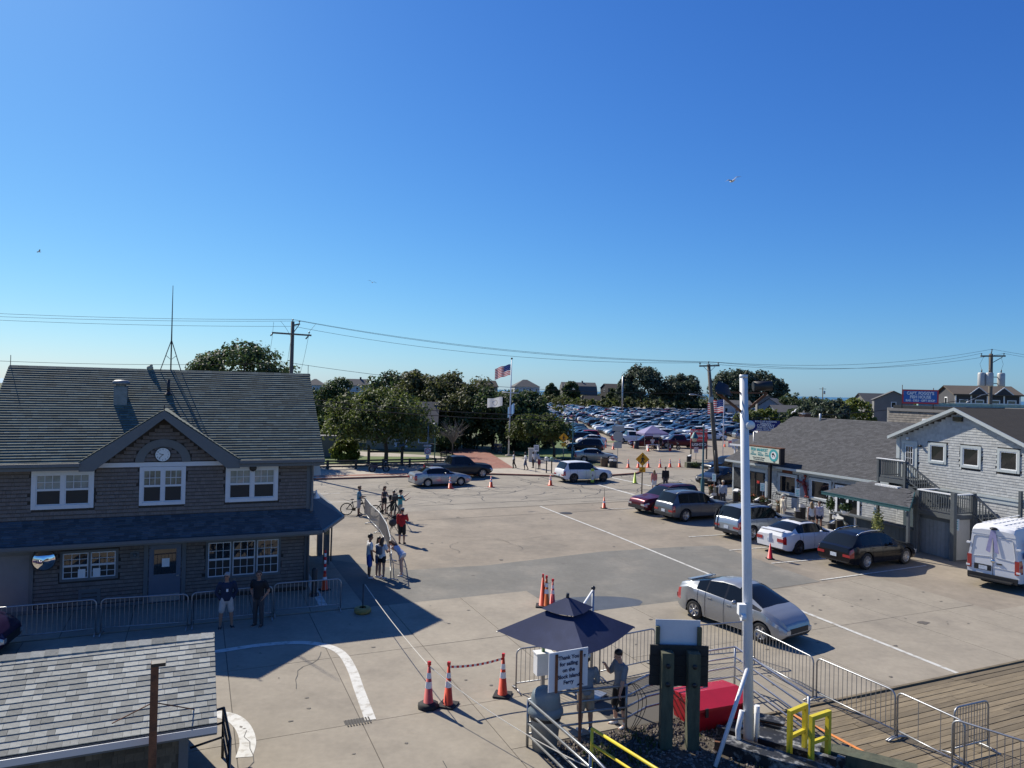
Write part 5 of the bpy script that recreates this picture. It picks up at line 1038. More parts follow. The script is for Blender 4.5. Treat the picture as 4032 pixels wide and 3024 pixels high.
# ================================================================== crowd barricades
BM = {}
def barricade(label, a, b, z=.028, h=1.08, group='galvanised crowd barricades', n=None):
 a = Vector((*a, 0)); b = Vector((*b, 0)); Lb = (b - a).length; k = round(Lb, 1); rz = math.atan2(b.y - a.y, b.x - a.x)
 o = thing('crowd_barricade', label, 'barricade', (a.x, a.y, z), rz, group); n = n or max(8, int(Lb / .125)); r_ = .14
 if k not in BM:
  f = MB(); pts = [(0, 0, .06), (0, 0, h - r_)] + [(r_ * (1 - math.cos(t * math.pi / 8)), 0, h - r_ + r_ * math.sin(t * math.pi / 8)) for t in range(1, 5)] + [(Lb - r_ * (1 - math.sin(t * math.pi / 8)), 0, h - r_ + r_ * math.cos(t * math.pi / 8)) for t in range(0, 4)] + [(Lb, 0, h - r_), (Lb, 0, .06)]
  f.tube(pts, .021, 7); f.tube([(0, 0, .2), (Lb, 0, .2)], .018, 6); br = MB().tube([(0, 0, .2), (0, 0, h - .01)], .0085, 5); ft = MB().tube([(0, -.3, .012), (0, -.1, .06), (0, .1, .06), (0, .3, .012)], .02, 6)
  BM[k] = (f.mesh('frame', m_steel), br.mesh('bar', m_steel), ft.mesh('foot', m_steel))
 f, br, ft = BM[k]; inst(f, 'frame', o)
 for i in range(1, n): inst(br, 'bar', o, (Lb * i / n, 0, 0))
 for x in (.02, Lb - .02): inst(ft, 'foot', o, (x, 0, 0))
 return o
barricade('steel barricade beside the panel door, leftmost in front of the clock building', (-14.97, 20.75), (-12.55, 21.85))
barricade('steel barricade in front of the blue door of the clock building', (-12.42, 21.89), (-10.09, 22.61))
barricade('steel barricade behind the two standing men by the building', (-10.02, 22.73), (-7.79, 23.74))
barricade('steel barricade at the building corner next to the stacked cone', (-7.82, 24.0), (-5.78, 24.81))
arc = [(-8.72, 43.08), (-7.87, 40.54), (-6.89, 38.05), (-5.99, 35.02), (-5.28, 31.91), (-4.7, 28.75)]
for k, nm in enumerate(('held by the man with the bicycle', 'second from the bicycle man in the curved row', 'in the middle of the curved row beside the tripod', 'second from the near end of the curved row', 'at the near end of the curved row by the girls')): barricade('mesh of steel bars, barricade ' + nm, arc[k], arc[k + 1], .02)
barricade('steel barricade on the left under the navy umbrella', (0.28, 18.47), (2.52, 19.36))
barricade('steel barricade behind the mallet man, right of the umbrella', (2.55, 19.37), (4.23, 20.34))
barricade('steel barricade between the timber sign posts and the white pole', (4.24, 20.34), (7.31, 21.19))
barricade('steel barricade slanting from the white pole along the hatchback', (7.13, 20.51), (7.9, 18.35))
barricade('steel barricade straddling the concrete and the deck edge', (7.97, 18.31), (8.92, 16.3), z=.045)
barricade('steel barricade on the deck at the lower right edge', (9.76, 15.52), (10.78, 15.95), z=.045, n=12)
barricade('long steel barricade leaving the frame at the lower right', (9.38, 14.97), (10.46, 13.82), z=.045)
barricade('open steel barricade lying along the deck nearest the orange line', (8.95, 16.3), (9.55, 14.85), z=.045, n=3)
# ================================================================== umbrella, sign, bin, railings at the barrier
m_canvas = mat('navy_canvas', (.010, .020, .068), .85, var=.10, vs=3, stain=(.05, .06, .12), ss=1.5, sa=.2)
# square two-tier cantilever umbrella
uc = (1.40, 16.55)
um = thing('cantilever_umbrella', 'square two tier navy umbrella over the barrier crew', 'umbrella', (*uc, 0), SA + R(30))
cor = [Vector((s1 * 1.16, s2 * 1.16, 2.30)) for s1, s2 in ((-1, -1), (1, -1), (1, 1), (-1, 1))]; apx = Vector((0, 0, 2.92))
for i in range(4):
 q = MB(); q.smooth = True; a, b = cor[i], cor[(i + 1) % 4]; NU, NV = 8, 6; vs = []
 for v_ in range(NV + 1):
  for u_ in range(NU + 1):
   t = v_ / NV * .70; e = a.lerp(b, u_ / NU); p = e.lerp(apx, t); p.z -= .10 * math.sin(math.pi * u_ / NU) * (1 - t) * (.6 + .4 * (1 - t)); vs.append(p)
 q.add(vs, [(v_ * (NU + 1) + u_, v_ * (NU + 1) + u_ + 1, (v_ + 1) * (NU + 1) + u_ + 1, (v_ + 1) * (NU + 1) + u_) for v_ in range(NV) for u_ in range(NU)]); q.build('canopy_panel', m_canvas, um)
 q = MB(); q.smooth = True; a2, b2 = apx.lerp(a, .38), apx.lerp(b, .38); up_ = Vector((0, 0, .10)); m2 = a2.lerp(b2, .5) - Vector((0, 0, .04)); q.add([a2 + up_, m2 + up_, b2 + up_, apx + Vector((0, 0, .12))], [(0, 1, 3), (1, 2, 3)]); q.build('top_vent', m_canvas, um)
 part('rib', m_steel, um, lambda q: q.tube([apx - V((0, 0, .06)), cor[i] - V((0, 0, .03))], .014, 5))
part('finial', m_black, um, lambda q: q.tube([(0, 0, 2.95), (0, 0, 3.12)], .04, 8))
part('hub', m_black, um, lambda q: q.tube([(0, 0, 2.75), (0, 0, 2.95)], .05, 8))
# mast stands behind, arm reaches to the apex
mp_ = um; ML = Matrix.Rotation(-(SA + R(30)), 3, 'Z') @ (Vector((2.2, 18.3, 0)) - Vector((*uc, 0)))
part('mast', m_steel, um, lambda q: q.tube([(ML.x, ML.y, .02), (ML.x, ML.y, 2.75)], .035, 10)); part('arm', m_white, um, lambda q: q.tube([(ML.x, ML.y, 2.73), (ML.x * .5, ML.y * .5, 2.5), (0, 0, 2.62)], .028, 8)); part('mast_cap', m_black, um, lambda q: q.ball((ML.x, ML.y, 2.77), .06))
part('mast_base', m_steel, um, lambda q: q.box((ML.x, ML.y, .05), (.6, .6, .05)))
m_sign = mat('sign_white', (.62, .64, .68), .5, var=.04, vs=2); m_ink = mat('sign_navy_ink', (.012, .02, .07), .5)
sP = (1.3, 14.8, 2.04)
sg = thing('thank_you_sign', 'white sign reading Thank You for sailing on the Block Island Ferry on rusty posts', 'sign', (sP[0], sP[1], 0), SA + .05); zs = sP[2]
part('board', m_sign, sg, lambda q: q.bx((-.47, -.012, zs - .40), (.47, .012, zs + .40)))
for x in (-.3, .29): part('post', m_rust, sg, lambda q: q.bx((x - .025, -.05, .3 if x > 0 else zs - .42), (x + .025, -.014, zs + .36)))
for k, (tx, sz, dz) in enumerate((('Thank You', .112, .26), ('for sailing', .112, .13), ('on the', .112, 0), ('Block Island', .112, -.13), ('Ferry', .112, -.25))): text(tx, sz, m_ink, sg, (.0, -.018, zs + dz), depth=.002, bold=.003)
part('ferry_logo', m_ink, sg, lambda q: q.prism([(.2, -.38), (.38, -.38), (.34, -.35), (.28, -.335), (.22, -.35)], -.002, .002, Matrix.Translation((0, -.016, zs + .02)) @ Matrix.Rotation(R(90), 4, 'X')))
eb = thing('electrical_box', 'white electrical box on a post left of the thank you sign', 'box', (0.9, 17.19), R(20)); ez = 1.0
part('cabinet', m_white, eb, lambda q: q.bx((-.2, -.12, ez), (.2, .12, ez + .5))); part('post', m_steel, eb, lambda q: q.bx((-.04, -.04, 0), (.04, .04, ez))); part('lid', m_white, eb, lambda q: q.bx((-.22, -.14, ez + .5), (.22, .14, ez + .53)))
gbt = thing('green_bottle', 'green glass bottle standing on the white electrical box', 'bottle', (*(0.9, 17.19), ez + .53), 0); part('glass', mat('bottle_green', (.02, .12, .03), .1, coat=.5), gbt, lambda q: q.lathe([(0, 0), (.045, 0), (.045, .18), (.02, .25), (.02, .30)], 12)); part('cap', m_black, gbt, lambda q: q.lathe([(.022, .28), (.022, .32), (0, .32)], 10))
m_bin = mat('bin_grey', (.20, .22, .235), .6, var=.08, vs=3); m_binlid = mat('bin_lid', (.13, .165, .185), .5, var=.06, vs=3)
tb = thing('rubbish_bin', 'grey plastic rubbish bin with domed swing lid inside the railing', 'bin', (0.89, 15.58), R(25))
part('drum', m_bin, tb, lambda q: q.lathe([(0, .02), (.27, .02), (.335, .8), (.36, .82), (.36, .86)], 22)); part('lid_ring', m_binlid, tb, lambda q: q.lathe([(.37, .78), (.39, .80), (.39, .88), (.36, .92), (.34, .96)], 22)); part('dome', m_binlid, tb, lambda q: (q.lathe([(.335, .94), (.315, 1.16), (.29, 1.24), (.2, 1.31), (0, 1.33)], 22))); part('liner', m_black, tb, lambda q: q.lathe([(.345, .7), (.352, .84)], 22))
m_pipe = mat('galvanised_pipe', (.30, .315, .33), .38, .8, var=.15, vs=5)
def railing(name, label, pts, heights, posts, r_=.028, m=m_pipe, z=0, ends=True, group=None):
 o = thing(name, label, 'railing', (0, 0, z), 0, group)
 for k, hh in enumerate(heights): part('rail', m, o, lambda q: q.tube([(p[0], p[1], hh) for p in pts], r_ if k == 0 else r_ * .85, 8))
 for i in posts: p = pts[i]; part('post', m, o, lambda q: q.tube([(p[0], p[1], 0), (p[0], p[1], heights[0])], r_ * 1.05, 8))
 return o
A1 = (0.51, 15.6); A0 = (1.49, 14.82); B1 = (2.8, 16.48); B2 = (3.92, 16.97)
railing('pipe_railing', 'grey pipe railing slanting down past the bin to the bottom edge', [A1, (1.62, 13.35), (2.1, 12.1)], (1.05, .8, .55, .3), (0, 1), .03)
railing('pipe_railing', 'grey pipe railing in front of the two men under the umbrella', [A1, (1.35, 16.05), B1, (3.4, 17.1), (4.6, 17.75)], (1.05, .8, .55, .3), (2, 4), .03)
railing('pipe_railing', 'pale pipe railing running down the concrete behind the white pole', [(5.15, 18.74), (6.14, 19.16), (6.85, 16.12)], (1.05, .78, .52, .26), (1, 2), .028, mat('pale_pipe', (.5, .51, .52), .4, .6))
m_yel = mat('safety_yellow', (.62, .50, .03), .5, var=.1, vs=6)
yr = railing('yellow_railing', 'yellow and grey handrail at the bottom edge below the bin', [(1.71, 13.92), (2.9, 12.15), (3.3, 11.3)], (1.25, .95), (0,), .03, m_yel)
cb = MB(); c0 = Vector((B1[0], B1[1], 1.0))
for k in range(3): cb.tube(smooth([tuple(c0 + V(p)) for p in ((0, 0, .05), (.12 + .05 * k, -.05, .1), (.26 + .09 * k, -.08, -.2), (.24 + .07 * k, -.06, -.6), (.08 + .03 * k, -.05, -.98))]), .008, 5)
tag(cb.build('cable_loop', m_hose), 'black cable looped over the railing beside the mallet man', 'cable', kind='stuff')
# timber sign back with white plate
m_timb = mat('mossy_timber', (.085, .088, .055), .85, var=.3, vs=3, stretch=(3, 3, .6), stain=(.05, .07, .045), ss=2, sa=.6); m_dwood = mat('dark_board', (.028, .027, .024), .85, var=.2, vs=3)
tsL = (3.55, 15.73); tsR = (4.13, 15.72); tb_ = thing('timber_sign', 'dark timber board with white plate seen from behind on two mossy posts', 'sign', (*tsL, 0), head_to(tsL, tsR)); dl = math.dist(tsL, tsR)
for x in (.0, dl): part('post', m_timb, tb_, lambda q: q.bx((x - .13, -.12, 0), (x + .13, .12, 2.12)))
for k in range(4): part('board', m_dwood, tb_, lambda q: q.bx((-.36 + (k % 2) * .01, .13, 1.32 + k * .225), (dl + .36, .18, 1.537 + k * .225)))
part('bracket', m_timb, tb_, lambda q: q.bx((-.22, .185, 1.9), (-.13, .26, 2.6))); part('bracket', m_timb, tb_, lambda q: q.bx((dl + .13, .185, 1.9), (dl + .22, .26, 2.6)))
part('plate', m_sign, tb_, lambda q: q.bx((-.22, .265, 2.1), (dl + .2, .28, 2.74)))
for x in (0, dl):
 for z in (1.45, 1.85): part('bolt', m_black, tb_, lambda q: q.lathe([(0, -.16), (.05, -.16), (.05, -.12)], 10, (x, 0, z), 'Y'))
m_redc = mat('red_container', (.36, .008, .018), .4, var=.08, vs=2)
rcA = (4.04, 16.91); rcB = (4.42, 16.46); rcC = (5.78, 17.0)
rc = thing('red_container', 'red lidded storage container between the timber posts and the white pole', 'container', (*rcB, 0), head_to(rcB, rcC)); rl = math.dist(rcB, rcC)
part('tub', m_redc, rc, lambda q: q.add([(.05, .0, 0), (rl, 0, 0), (rl, .95, 0), (.05, .95, 0), (0, -.05, .55), (rl + .05, -.05, .55), (rl + .05, 1.0, .55), (0, 1.0, .55)], [(3, 2, 1, 0), (0, 1, 5, 4), (1, 2, 6, 5), (2, 3, 7, 6), (3, 0, 4, 7), (4, 5, 6, 7)]))
part('lid', m_redc, rc, lambda q: (q.add([(-.04, -.1, .56), (rl + .09, -.1, .56), (rl + .09, .5, .70), (-.04, .5, .70), (rl + .09, 1.05, .62), (-.04, 1.05, .62), (-.04, -.1, .50), (rl + .09, -.1, .50)], [(0, 1, 2, 3), (3, 2, 4, 5), (6, 7, 1, 0), (0, 3, 5, 6), (1, 7, 4, 2)])))
for x in (.2, rl - .2): part('latch', m_black, rc, lambda q: q.bx((x - .04, -.13, .38), (x + .04, -.1, .58)))
# white pole with floodlights
m_wpole = mat('pole_white', (.70, .71, .73), .4, var=.06, vs=2, stain=(.5, .46, .42), ss=2, sa=.3)
wp = thing('white_light_pole', 'tall white steel pole with two floodlights on bracket arms', 'pole', (5.38, 15.71, 0), 0)
part('shaft', m_wpole, wp, lambda q: q.tube([(0, 0, 0), (-.12, 0, 4.0), (-.28, 0, 8.2)], [.112, .105, .085], 14)); part('shaft_cap', m_wpole, wp, lambda q: q.tube([(-.28, 0, 8.18), (-.28, 0, 8.25)], .09, 10))
part('brace', m_wpole, wp, lambda q: q.tube([(0, 0, 2.0), (-.95, -.75, .02)], .045, 8)); part('base_plate', m_rust, wp, lambda q: q.box((0, 0, .02), (.55, .55, .04)))
for s_, L1 in ((-1, .62), (1, .48)):
 part('arm', m_rust, wp, lambda q: (q.beam((-.27, 0, 7.4), (-.27 + s_ * L1, -.1, 7.85), .05, .05), q.beam((-.27, 0, 7.85), (-.27 + s_ * L1, -.1, 7.86), .04, .04)))
part('floodlight', m_black, wp, lambda q: q.add([(-.93, -.28, 7.82), (-.62, -.28, 7.77), (-.62, .0, 8.02), (-.83, 0, 8.10), (-.83, .12, 7.87), (-.69, .12, 7.87), (-.99, -.26, 7.92)], [(0, 1, 2, 3, 6), (0, 6, 4), (1, 5, 2), (4, 3, 2, 5), (0, 4, 5, 1), (6, 3, 4)]))
part('floodlight', m_black, wp, lambda q: q.tube([(-.08, -.05, 8.0), (.32, -.05, 8.02)], .105, 14)); part('floodlight_band', m_rust, wp, lambda q: q.tube([(-.04, -.05, 8.105), (.3, -.05, 8.125)], .016, 5))
part('junction_box', m_white, wp, lambda q: q.bx((-.34, -.2, 3.02), (-.18, -.05, 3.25))); part('camera_housing', m_white, wp, lambda q: q.tube([(-.3, -.2, 2.98), (-.2, -.2, 2.98)], .08, 10)); part('sensor', m_white, wp, lambda q: q.lathe([(0, -.18), (.09, -.17), (.1, -.1)], 12, (-.15, 0, 7.15), 'Y'))
part('conduit', m_white, wp, lambda q: q.tube([(.2, .1, .1), (.2, .1, .95)], .06, 8)); part('conduit', m_wpole, wp, lambda q: q.tube([(-.25, -.1, .05), (-.28, -.1, .5), (-.18, -.05, .9)], .06, 8))
# yellow ladder frames and the black ramp steelwork
for k, (u0, u1) in enumerate(((((6.06, 15.18)), ((6.52, 15.52))), (((6.42, 14.94)), ((6.89, 15.22))))):
 a, b = u0, u1; o = thing('yellow_ladder', 'yellow steel ladder frame %s beside the black ramp' % ('left, nearer the white pole,' if k == 0 else 'right, nearer the deck,'), 'ladder', (*a, 0), head_to(a, b), 'yellow ladder frames'); w_ = math.dist(a, b)
 for x in (0, w_): part('upright', m_yel, o, lambda q: q.bx((x - .045, -.045, 0), (x + .045, .045, 1.14)))
 part('top_bar', m_yel, o, lambda q: q.bx((.045, -.045, 1.05), (w_ - .045, .045, 1.14))); part('cross_bar', m_yel, o, lambda q: q.bx((.045, -.035, .54), (w_ - .045, .035, .61)))
m_bsteel = mat('black_ramp_steel', (.022, .024, .028), .6, .3, stain=(.5, .5, .48), ss=3.2, sa=.9, var=.2, vs=5)
rs = thing('dock_ramp', 'black bird spattered steel ramp hinge below the white pole', 'ramp', (*(6.23, 16.05), 0), R(-33))
part('plate', m_bsteel, rs, lambda q: q.bx((-1.2, -.45, .12), (1.2, .25, .18))); part('side_beam', m_bsteel, rs, lambda q: q.bx((-1.3, -.6, 0), (1.2, -.46, .26))); part('side_beam', m_bsteel, rs, lambda q: q.bx((-1.0, .26, 0), (.9, .4, .24))); part('cross_beam', m_bsteel, rs, lambda q: q.bx((1.2, -.45, 0), (1.35, .25, .26)))
rs2 = thing('dock_beam', 'heavy black steel beam in the bottom corner by the yellow frames', 'ramp', (*(5.71, 15.16), 0), R(-36)); part('beam', m_bsteel, rs2, lambda q: q.bx((-1.0, -.3, 0), (1.2, .02, .26))); part('top_flange', m_bsteel, rs2, lambda q: q.bx((-1.02, -.36, .26), (1.2, .08, .30)))
wk_ = thing('timber_kerb', 'old timber block on the deck below the yellow frames', 'timber', (*(7.31, 15.23), 0), R(-30)); part('block', m_timb, wk_, lambda q: q.bx((-.3, -.2, .04), (1.3, .2, .28))); part('end_block', m_timb, wk_, lambda q: q.box((-.42, 0, .17), (.2, .36, .26), 0, 0, .15))
ob = thing('rusty_block', 'rusty metal block lying beside the foot of the white pole', 'block', (*(6.19, 16.65), 0), R(-25)); part('body', m_rust, ob, lambda q: q.bx((-.35, -.15, .05), (.3, .15, .27))); part('lip', m_bsteel, ob, lambda q: q.bx((-.37, -.18, .27), (.32, .18, .30)))
rr = thing('rust_angle', 'rusty angle iron lying in the gravel at the bottom edge', 'scrap', (*(5.08, 15.49), .02), R(-20)); part('flange', m_rust, rr, lambda q: q.bx((-.5, -.03, 0), (.5, .03, .2))); part('web', m_rust, rr, lambda q: q.bx((-.5, .03, 0), (.5, .2, .03)))
railing('shed_railing', 'dark curved pipe railing behind the near shed', [(-5.84, 14.88), (-5.2, 13.6), (-4.75, 12.4), (-4.5, 11.7)], (1.05, .75, .45), (0, 1, 2), .03, m_black)
railing('shed_railing', 'short dark pipe rails returning to the near shed wall', [(-5.84, 14.88), (-6.3, 14.4)], (1.05, .75, .45), (), .028, m_black)

# ================================================================== fish market (low, hipped) and gabled house
m_sgrey = mat('silvered_shingle', (.40, .405, .395), .85, rand=.14, var=.08, vs=6, stretch=(5, 5, .7))
m_charr = mat('charcoal_roof_shingle', (.062, .062, .066), .92, rand=.25, var=.12, vs=6)
m_brownr = mat('brown_roof_shingle', (.062, .052, .040), .92, rand=.25, var=.12, vs=6)
m_mtrim = mat('pale_green_grey_trim', (.44, .475, .47), .5, var=.05, vs=3)
m_dgpaint = mat('slate_grey_deck_paint', (.085, .095, .10), .6, var=.12, vs=4)
m_teal = mat('teal_fascia', (.02, .085, .09), .5)
m_slate = mat('slate_board', (.06, .085, .10), .6, var=.12, vs=4, stretch=(1, 1, .2))
MA = math.atan2(-.917, .40); M0 = (16.8, 53.75)
fm = thing('fish_market', 'low grey shingled fish market with charcoal hipped roof on the right', 'building', M0, MA); ML_ = 13.9
part('wall', m_base, fm, lambda q: q.bx((0, 0, 0), (ML_, 9, 3.0)))
W1, W2, DB, SD, D1 = (4.57, 6.35, 1.06, 2.5), (7.38, 9.17, 1.06, 2.5), (.1, .95, .92, 2.32), (1.5, 3.25, .28, 2.32), (9.47, 11.35, .28, 2.36)
mh_ = [W1, W2, DB, SD, D1]
shingles(fm, 'wall_shingle', m_sgrey, (0, -.004, .25), (1, 0, 0), (0, 0, 1), ML_, 2.65, .135, .17, lambda u, v, a, b: not any(x0 - .05 < u < x1 + .05 and z0 - .1 < v + .25 < z1 + .03 for x0, x1, z0, z1 in mh_), 260, .013, .002, .008, seed=21, lname='wall_shingles')
# hipped roof
EV = 2.95; RZ = 6.25; d_ = 4.5; E0 = Vector((-.4, -.4, EV)); E1 = Vector((ML_ + .2, -.4, EV)); R0 = Vector((1.6, 4.2, RZ)); R1 = Vector((ML_ + .2, 4.2, RZ)); E3 = Vector((-.4, 9.2, EV)); E4 = Vector((ML_ + .2, 9.2, EV))
q = MB(); q.add([E0, E1, R1, R0, E3, E4], [(0, 1, 2, 3), (4, 0, 3), (3, 2, 5, 4)]); q.add([E0 - V((0, 0, .12)), E1 - V((0, 0, .12)), E4 - V((0, 0, .12)), E3 - V((0, 0, .12))], [(3, 2, 1, 0)]); fr = q.build('roof', m_charr, fm)
fv = (Vector((0, R0.y - E0.y, RZ - EV))).normalized(); fL = (Vector((0, R0.y - E0.y, RZ - EV))).length
shingles(fr, 'roof_shingle', m_charr, E0 + V((0, 0, .004)), (1, 0, 0), fv, ML_ + .6, fL, .142, .30, lambda u, v, a, b: u - a > v / fL * 2.0 - .1, 300, .007, .003, .006, seed=22, lname='roof_shingles')
part('eave_trim', m_mtrim, fm, lambda q: (q.bx((-.42, -.46, EV - .16), (ML_ - .3, -.40, EV - .01)), q.bx((-.46, -.4, EV - .16), (-.4, 9.2, EV - .01))))
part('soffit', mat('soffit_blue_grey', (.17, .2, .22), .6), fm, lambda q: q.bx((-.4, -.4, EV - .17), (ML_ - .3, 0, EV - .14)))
part('frieze', m_mtrim, fm, lambda q: q.bx((0, -.03, 2.62), (ML_, 0, 2.78)))
for x in (0.0, 3.42): part('corner_board', m_mtrim, fm, lambda q: q.bx((x - .02, -.04, .25), (x + .12, 0, 2.62)))
m_dark = mat('dark_interior_glass', (.012, .014, .016), .06, spec=.7)
def shopwin(parent, x0, x1, z0, z1, m=m_mtrim, c=.15, y=0, gl=m_dark):
 o = part('window', m, parent, lambda q: (q.bx((x0 - c, y - .06, z0 - c), (x0, y, z1 + c)), q.bx((x1, y - .06, z0 - c), (x1 + c, y, z1 + c)), q.bx((x0, y - .06, z1), (x1, y, z1 + c)), q.bx((x0, y - .07, z0 - c), (x1, y, z0))))
 part('pane', gl, o, lambda q: q.add([(x0, y - .012, z0), (x1, y - .008, z0), (x1, y - .012, z1), (x0, y - .008, z1)], [(0, 1, 2, 3)]))
 part('inner_frame', m_white, o, lambda q: (q.bx((x0, y - .04, z0), (x0 + .05, y - .005, z1)), q.bx((x1 - .05, y - .04, z0), (x1, y - .005, z1)), q.bx((x0 + .05, y - .04, z1 - .05), (x1 - .05, y - .005, z1)), q.bx((x0 + .05, y - .04, z0), (x1 - .05, y - .005, z0 + .05))))
 return o
shopwin(fm, W1[0] + .15, W1[1] - .15, W1[2] + .15, W1[3] - .15); shopwin(fm, W2[0] + .15, W2[1] - .15, W2[2] + .15, W2[3] - .15)
part('chalk_board', mat('chalkboard', (.02, .023, .026), .7, stain=(.12, .12, .12), ss=14, sa=.8), fm, lambda q: q.bx((.12, -.05, .95), (.95, -.005, 2.3)))
sdo = part('shop_door', m_ctrim, fm, lambda q: (q.bx((1.5, -.06, .28), (1.58, 0, 2.3)), q.bx((3.17, -.06, .28), (3.25, 0, 2.3)), q.bx((1.58, -.06, 2.22), (3.17, 0, 2.3)), q.bx((2.33, -.06, .28), (2.42, 0, 2.22))))
for a, b in ((1.58, 2.33), (2.42, 3.17)): part('pane', m_dark, sdo, lambda q: q.bx((a, -.03, .28), (b, -.01, 2.22)))
part('door_sign', mat('small_red_sign', (.5, .03, .02), .5), sdo, lambda q: q.bx((2.6, -.075, 1.5), (2.85, -.062, 1.68)))
part('lintel', m_mtrim, fm, lambda q: q.bx((1.35, -.05, 2.3), (3.4, -.0, 2.5)))
fd = part('french_door', m_white, fm, lambda q: (q.bx((9.5, -.07, .28), (9.66, 0, 2.3)), q.bx((11.15, -.07, .28), (11.32, 0, 2.3)), q.bx((9.66, -.07, 2.15), (11.15, 0, 2.3)), q.bx((10.33, -.06, .28), (10.5, 0, 2.15)), q.bx((9.66, -.06, .28), (10.33, 0, .5)), q.bx((10.5, -.06, .28), (11.15, 0, .5))))
for a, b in ((9.66, 10.33), (10.5, 11.15)): part('pane', m_dark, fd, lambda q: q.bx((a, -.03, .5), (b, -.01, 2.15)))
part('notice', m_paper, fd, lambda q: q.bx((10.2, -.075, 1.5), (10.36, -.066, 1.72)))
lsg = part('lobster_board', m_rust, fm, lambda q: q.bx((4.98, -.05, 2.53), (5.9, -.005, 2.72))); text('LOBSTERS', .15, mat('dull_red_ink', (.25, .05, .04), .6), lsg, (5.44, -.056, 2.625))
part('roof_vent', m_white, fm, lambda q: q.tube([(4.4, 4.0, 6.1), (4.4, 4.0, 6.6)], .07, 8))
# lobster sculpture on the wall
m_lob = mat('lobster_red', (.22, .022, .02), .5, var=.2, vs=6)
lb = thing('lobster_sculpture', 'big red lobster sculpture on the fish market wall between two windows', 'sculpture', M0, MA)
LP = lambda x, z, y=-.12: (x, y, z)
part('tail', m_lob, lb, lambda q: (q.tube([LP(7.02, 1.95), LP(7.12, 1.7), LP(7.2, 1.45), LP(7.24, 1.3)], [.13, .11, .09, .075], 10), q.ball(LP(7.25, 1.22), (.16, .06, .08)), q.ball(LP(7.16, 1.19), (.1, .05, .07)), q.ball(LP(7.36, 1.2), (.1, .05, .07))))
part('carapace', m_lob, lb, lambda q: (q.ball(LP(6.98, 2.05), (.13, .12, .2)), q.ball(LP(6.96, 2.24), (.08, .08, .08))))
for pts, rr in (([(6.98, 2.2), (7.1, 2.35), (7.12, 2.5), (7.02, 2.62)], 1), ([(6.9, 2.12), (6.7, 2.08), (6.5, 2.14), (6.38, 2.25)], 1)):
 part('claw', m_lob, lb, lambda q: (q.tube([LP(*p) for p in pts[:3]], [.035, .045, .06], 8), q.tube([LP(*pts[2]), LP((pts[2][0] + pts[3][0]) / 2, (pts[2][1] + pts[3][1]) / 2), LP(*pts[3])], [.07, .10, .03], 9), q.tube([LP(*pts[2]), LP(pts[3][0] + .13, pts[3][1] + .02)], [.05, .02], 7)))
for k in range(4):
 for s_ in (-1, 1): part('leg', m_lob, lb, lambda q: q.tube([LP(6.99 + .02 * k, 2.1 - k * .075), LP(6.99 + s_ * .24, 2.16 - k * .09), LP(6.99 + s_ * .4, 2.05 - k * .12)], [.02, .018, .01], 6))
part('antenna', m_lob, lb, lambda q: q.tube([LP(6.94, 2.28), LP(6.85, 2.45), LP(6.78, 2.42), LP(6.76, 2.3)], .01, 5))
# boardwalk
bw = tag(MB().bx((-.6, -1.9, 0), (13.0, 0, .22)).build('boardwalk', mat('grey_boardwalk', (.20, .20, .195), .8, var=.15, vs=2), None, (*M0, 0), MA), kind='structure')
for k in range(9): MB().bx((-.6, -1.92 + k * .212, .222), (13.0, -1.92 + k * .212 + .2, .245)).build('walk_board', MATS['grey_boardwalk'], bw)
# market sign on its post
ms = thing('market_sign', 'lit box sign reading FISH MARKET on a dark post before the market', 'sign', (18.0, 49.4), MA)
part('post', m_black, ms, lambda q: q.bx((-.09, -.09, 0), (.09, .09, 3.2))); part('case', m_black, ms, lambda q: q.bx((-1.95, -.2, 3.12), (1.13, .2, 4.24)))
m_face = mat('sign_face_cream', (.62, .64, .52), .4, var=.08, vs=1.5); m_tl = mat('sign_teal', (.05, .36, .36), .5); m_ikb = mat('sign_black_ink', (.02, .02, .02), .5)
part('face', m_face, ms, lambda q: q.bx((-1.84, -.215, 3.2), (1.02, -.2, 4.16))); part('rim', m_rust, ms, lambda q: (q.bx((-1.97, -.22, 4.2), (1.15, .22, 4.26))))
text('FISH MARKET', .29, m_tl, ms, (-.86, -.222, 3.99), sx=.95, bold=.006); text('LIVE', .12, m_tl, ms, (-1.5, -.222, 3.78)); text('LOBSTERS', .15, m_tl, ms, (-1.42, -.222, 3.64), sx=.85); text('LOCAL', .12, m_tl, ms, (-.8, -.222, 3.78)); text('SHELLFISH', .15, m_tl, ms, (-.72, -.222, 3.64), sx=.8); text('LIVE', .12, m_tl, ms, (-.17, -.222, 3.78)); text('CRABS', .15, m_tl, ms, (-.12, -.222, 3.64), sx=.85)
text('Shrimp, Steamers, Mussels', .11, m_ikb, ms, (-.9, -.222, 3.44)); text('& Fresh Fish Cut Daily', .11, m_ikb, ms, (-.9, -.222, 3.31))
part('emblem_ring', m_tl, ms, lambda q: q.lathe([(.42, -.226), (.26, -.226)], 28, (.52, 0, 3.72), 'Y')); part('emblem_field', m_white, ms, lambda q: q.lathe([(.27, -.222), (0, -.222)], 24, (.52, 0, 3.72), 'Y')); part('emblem_fish', m_ikb, ms, lambda q: (q.prism([(.36, .12), (.5, .2), (.62, .08), (.72, -.18), (.6, -.02), (.48, .05), (.4, .02), (.46, -.05), (.56, -.08), (.42, -.1)], -.002, .002, Matrix.Translation((0, -.228, 3.70)) @ Matrix.Rotation(R(90), 4, 'X'))))
text('783-8000'[:4], .11, m_ikb, ms, (.6, -.222, 3.27))
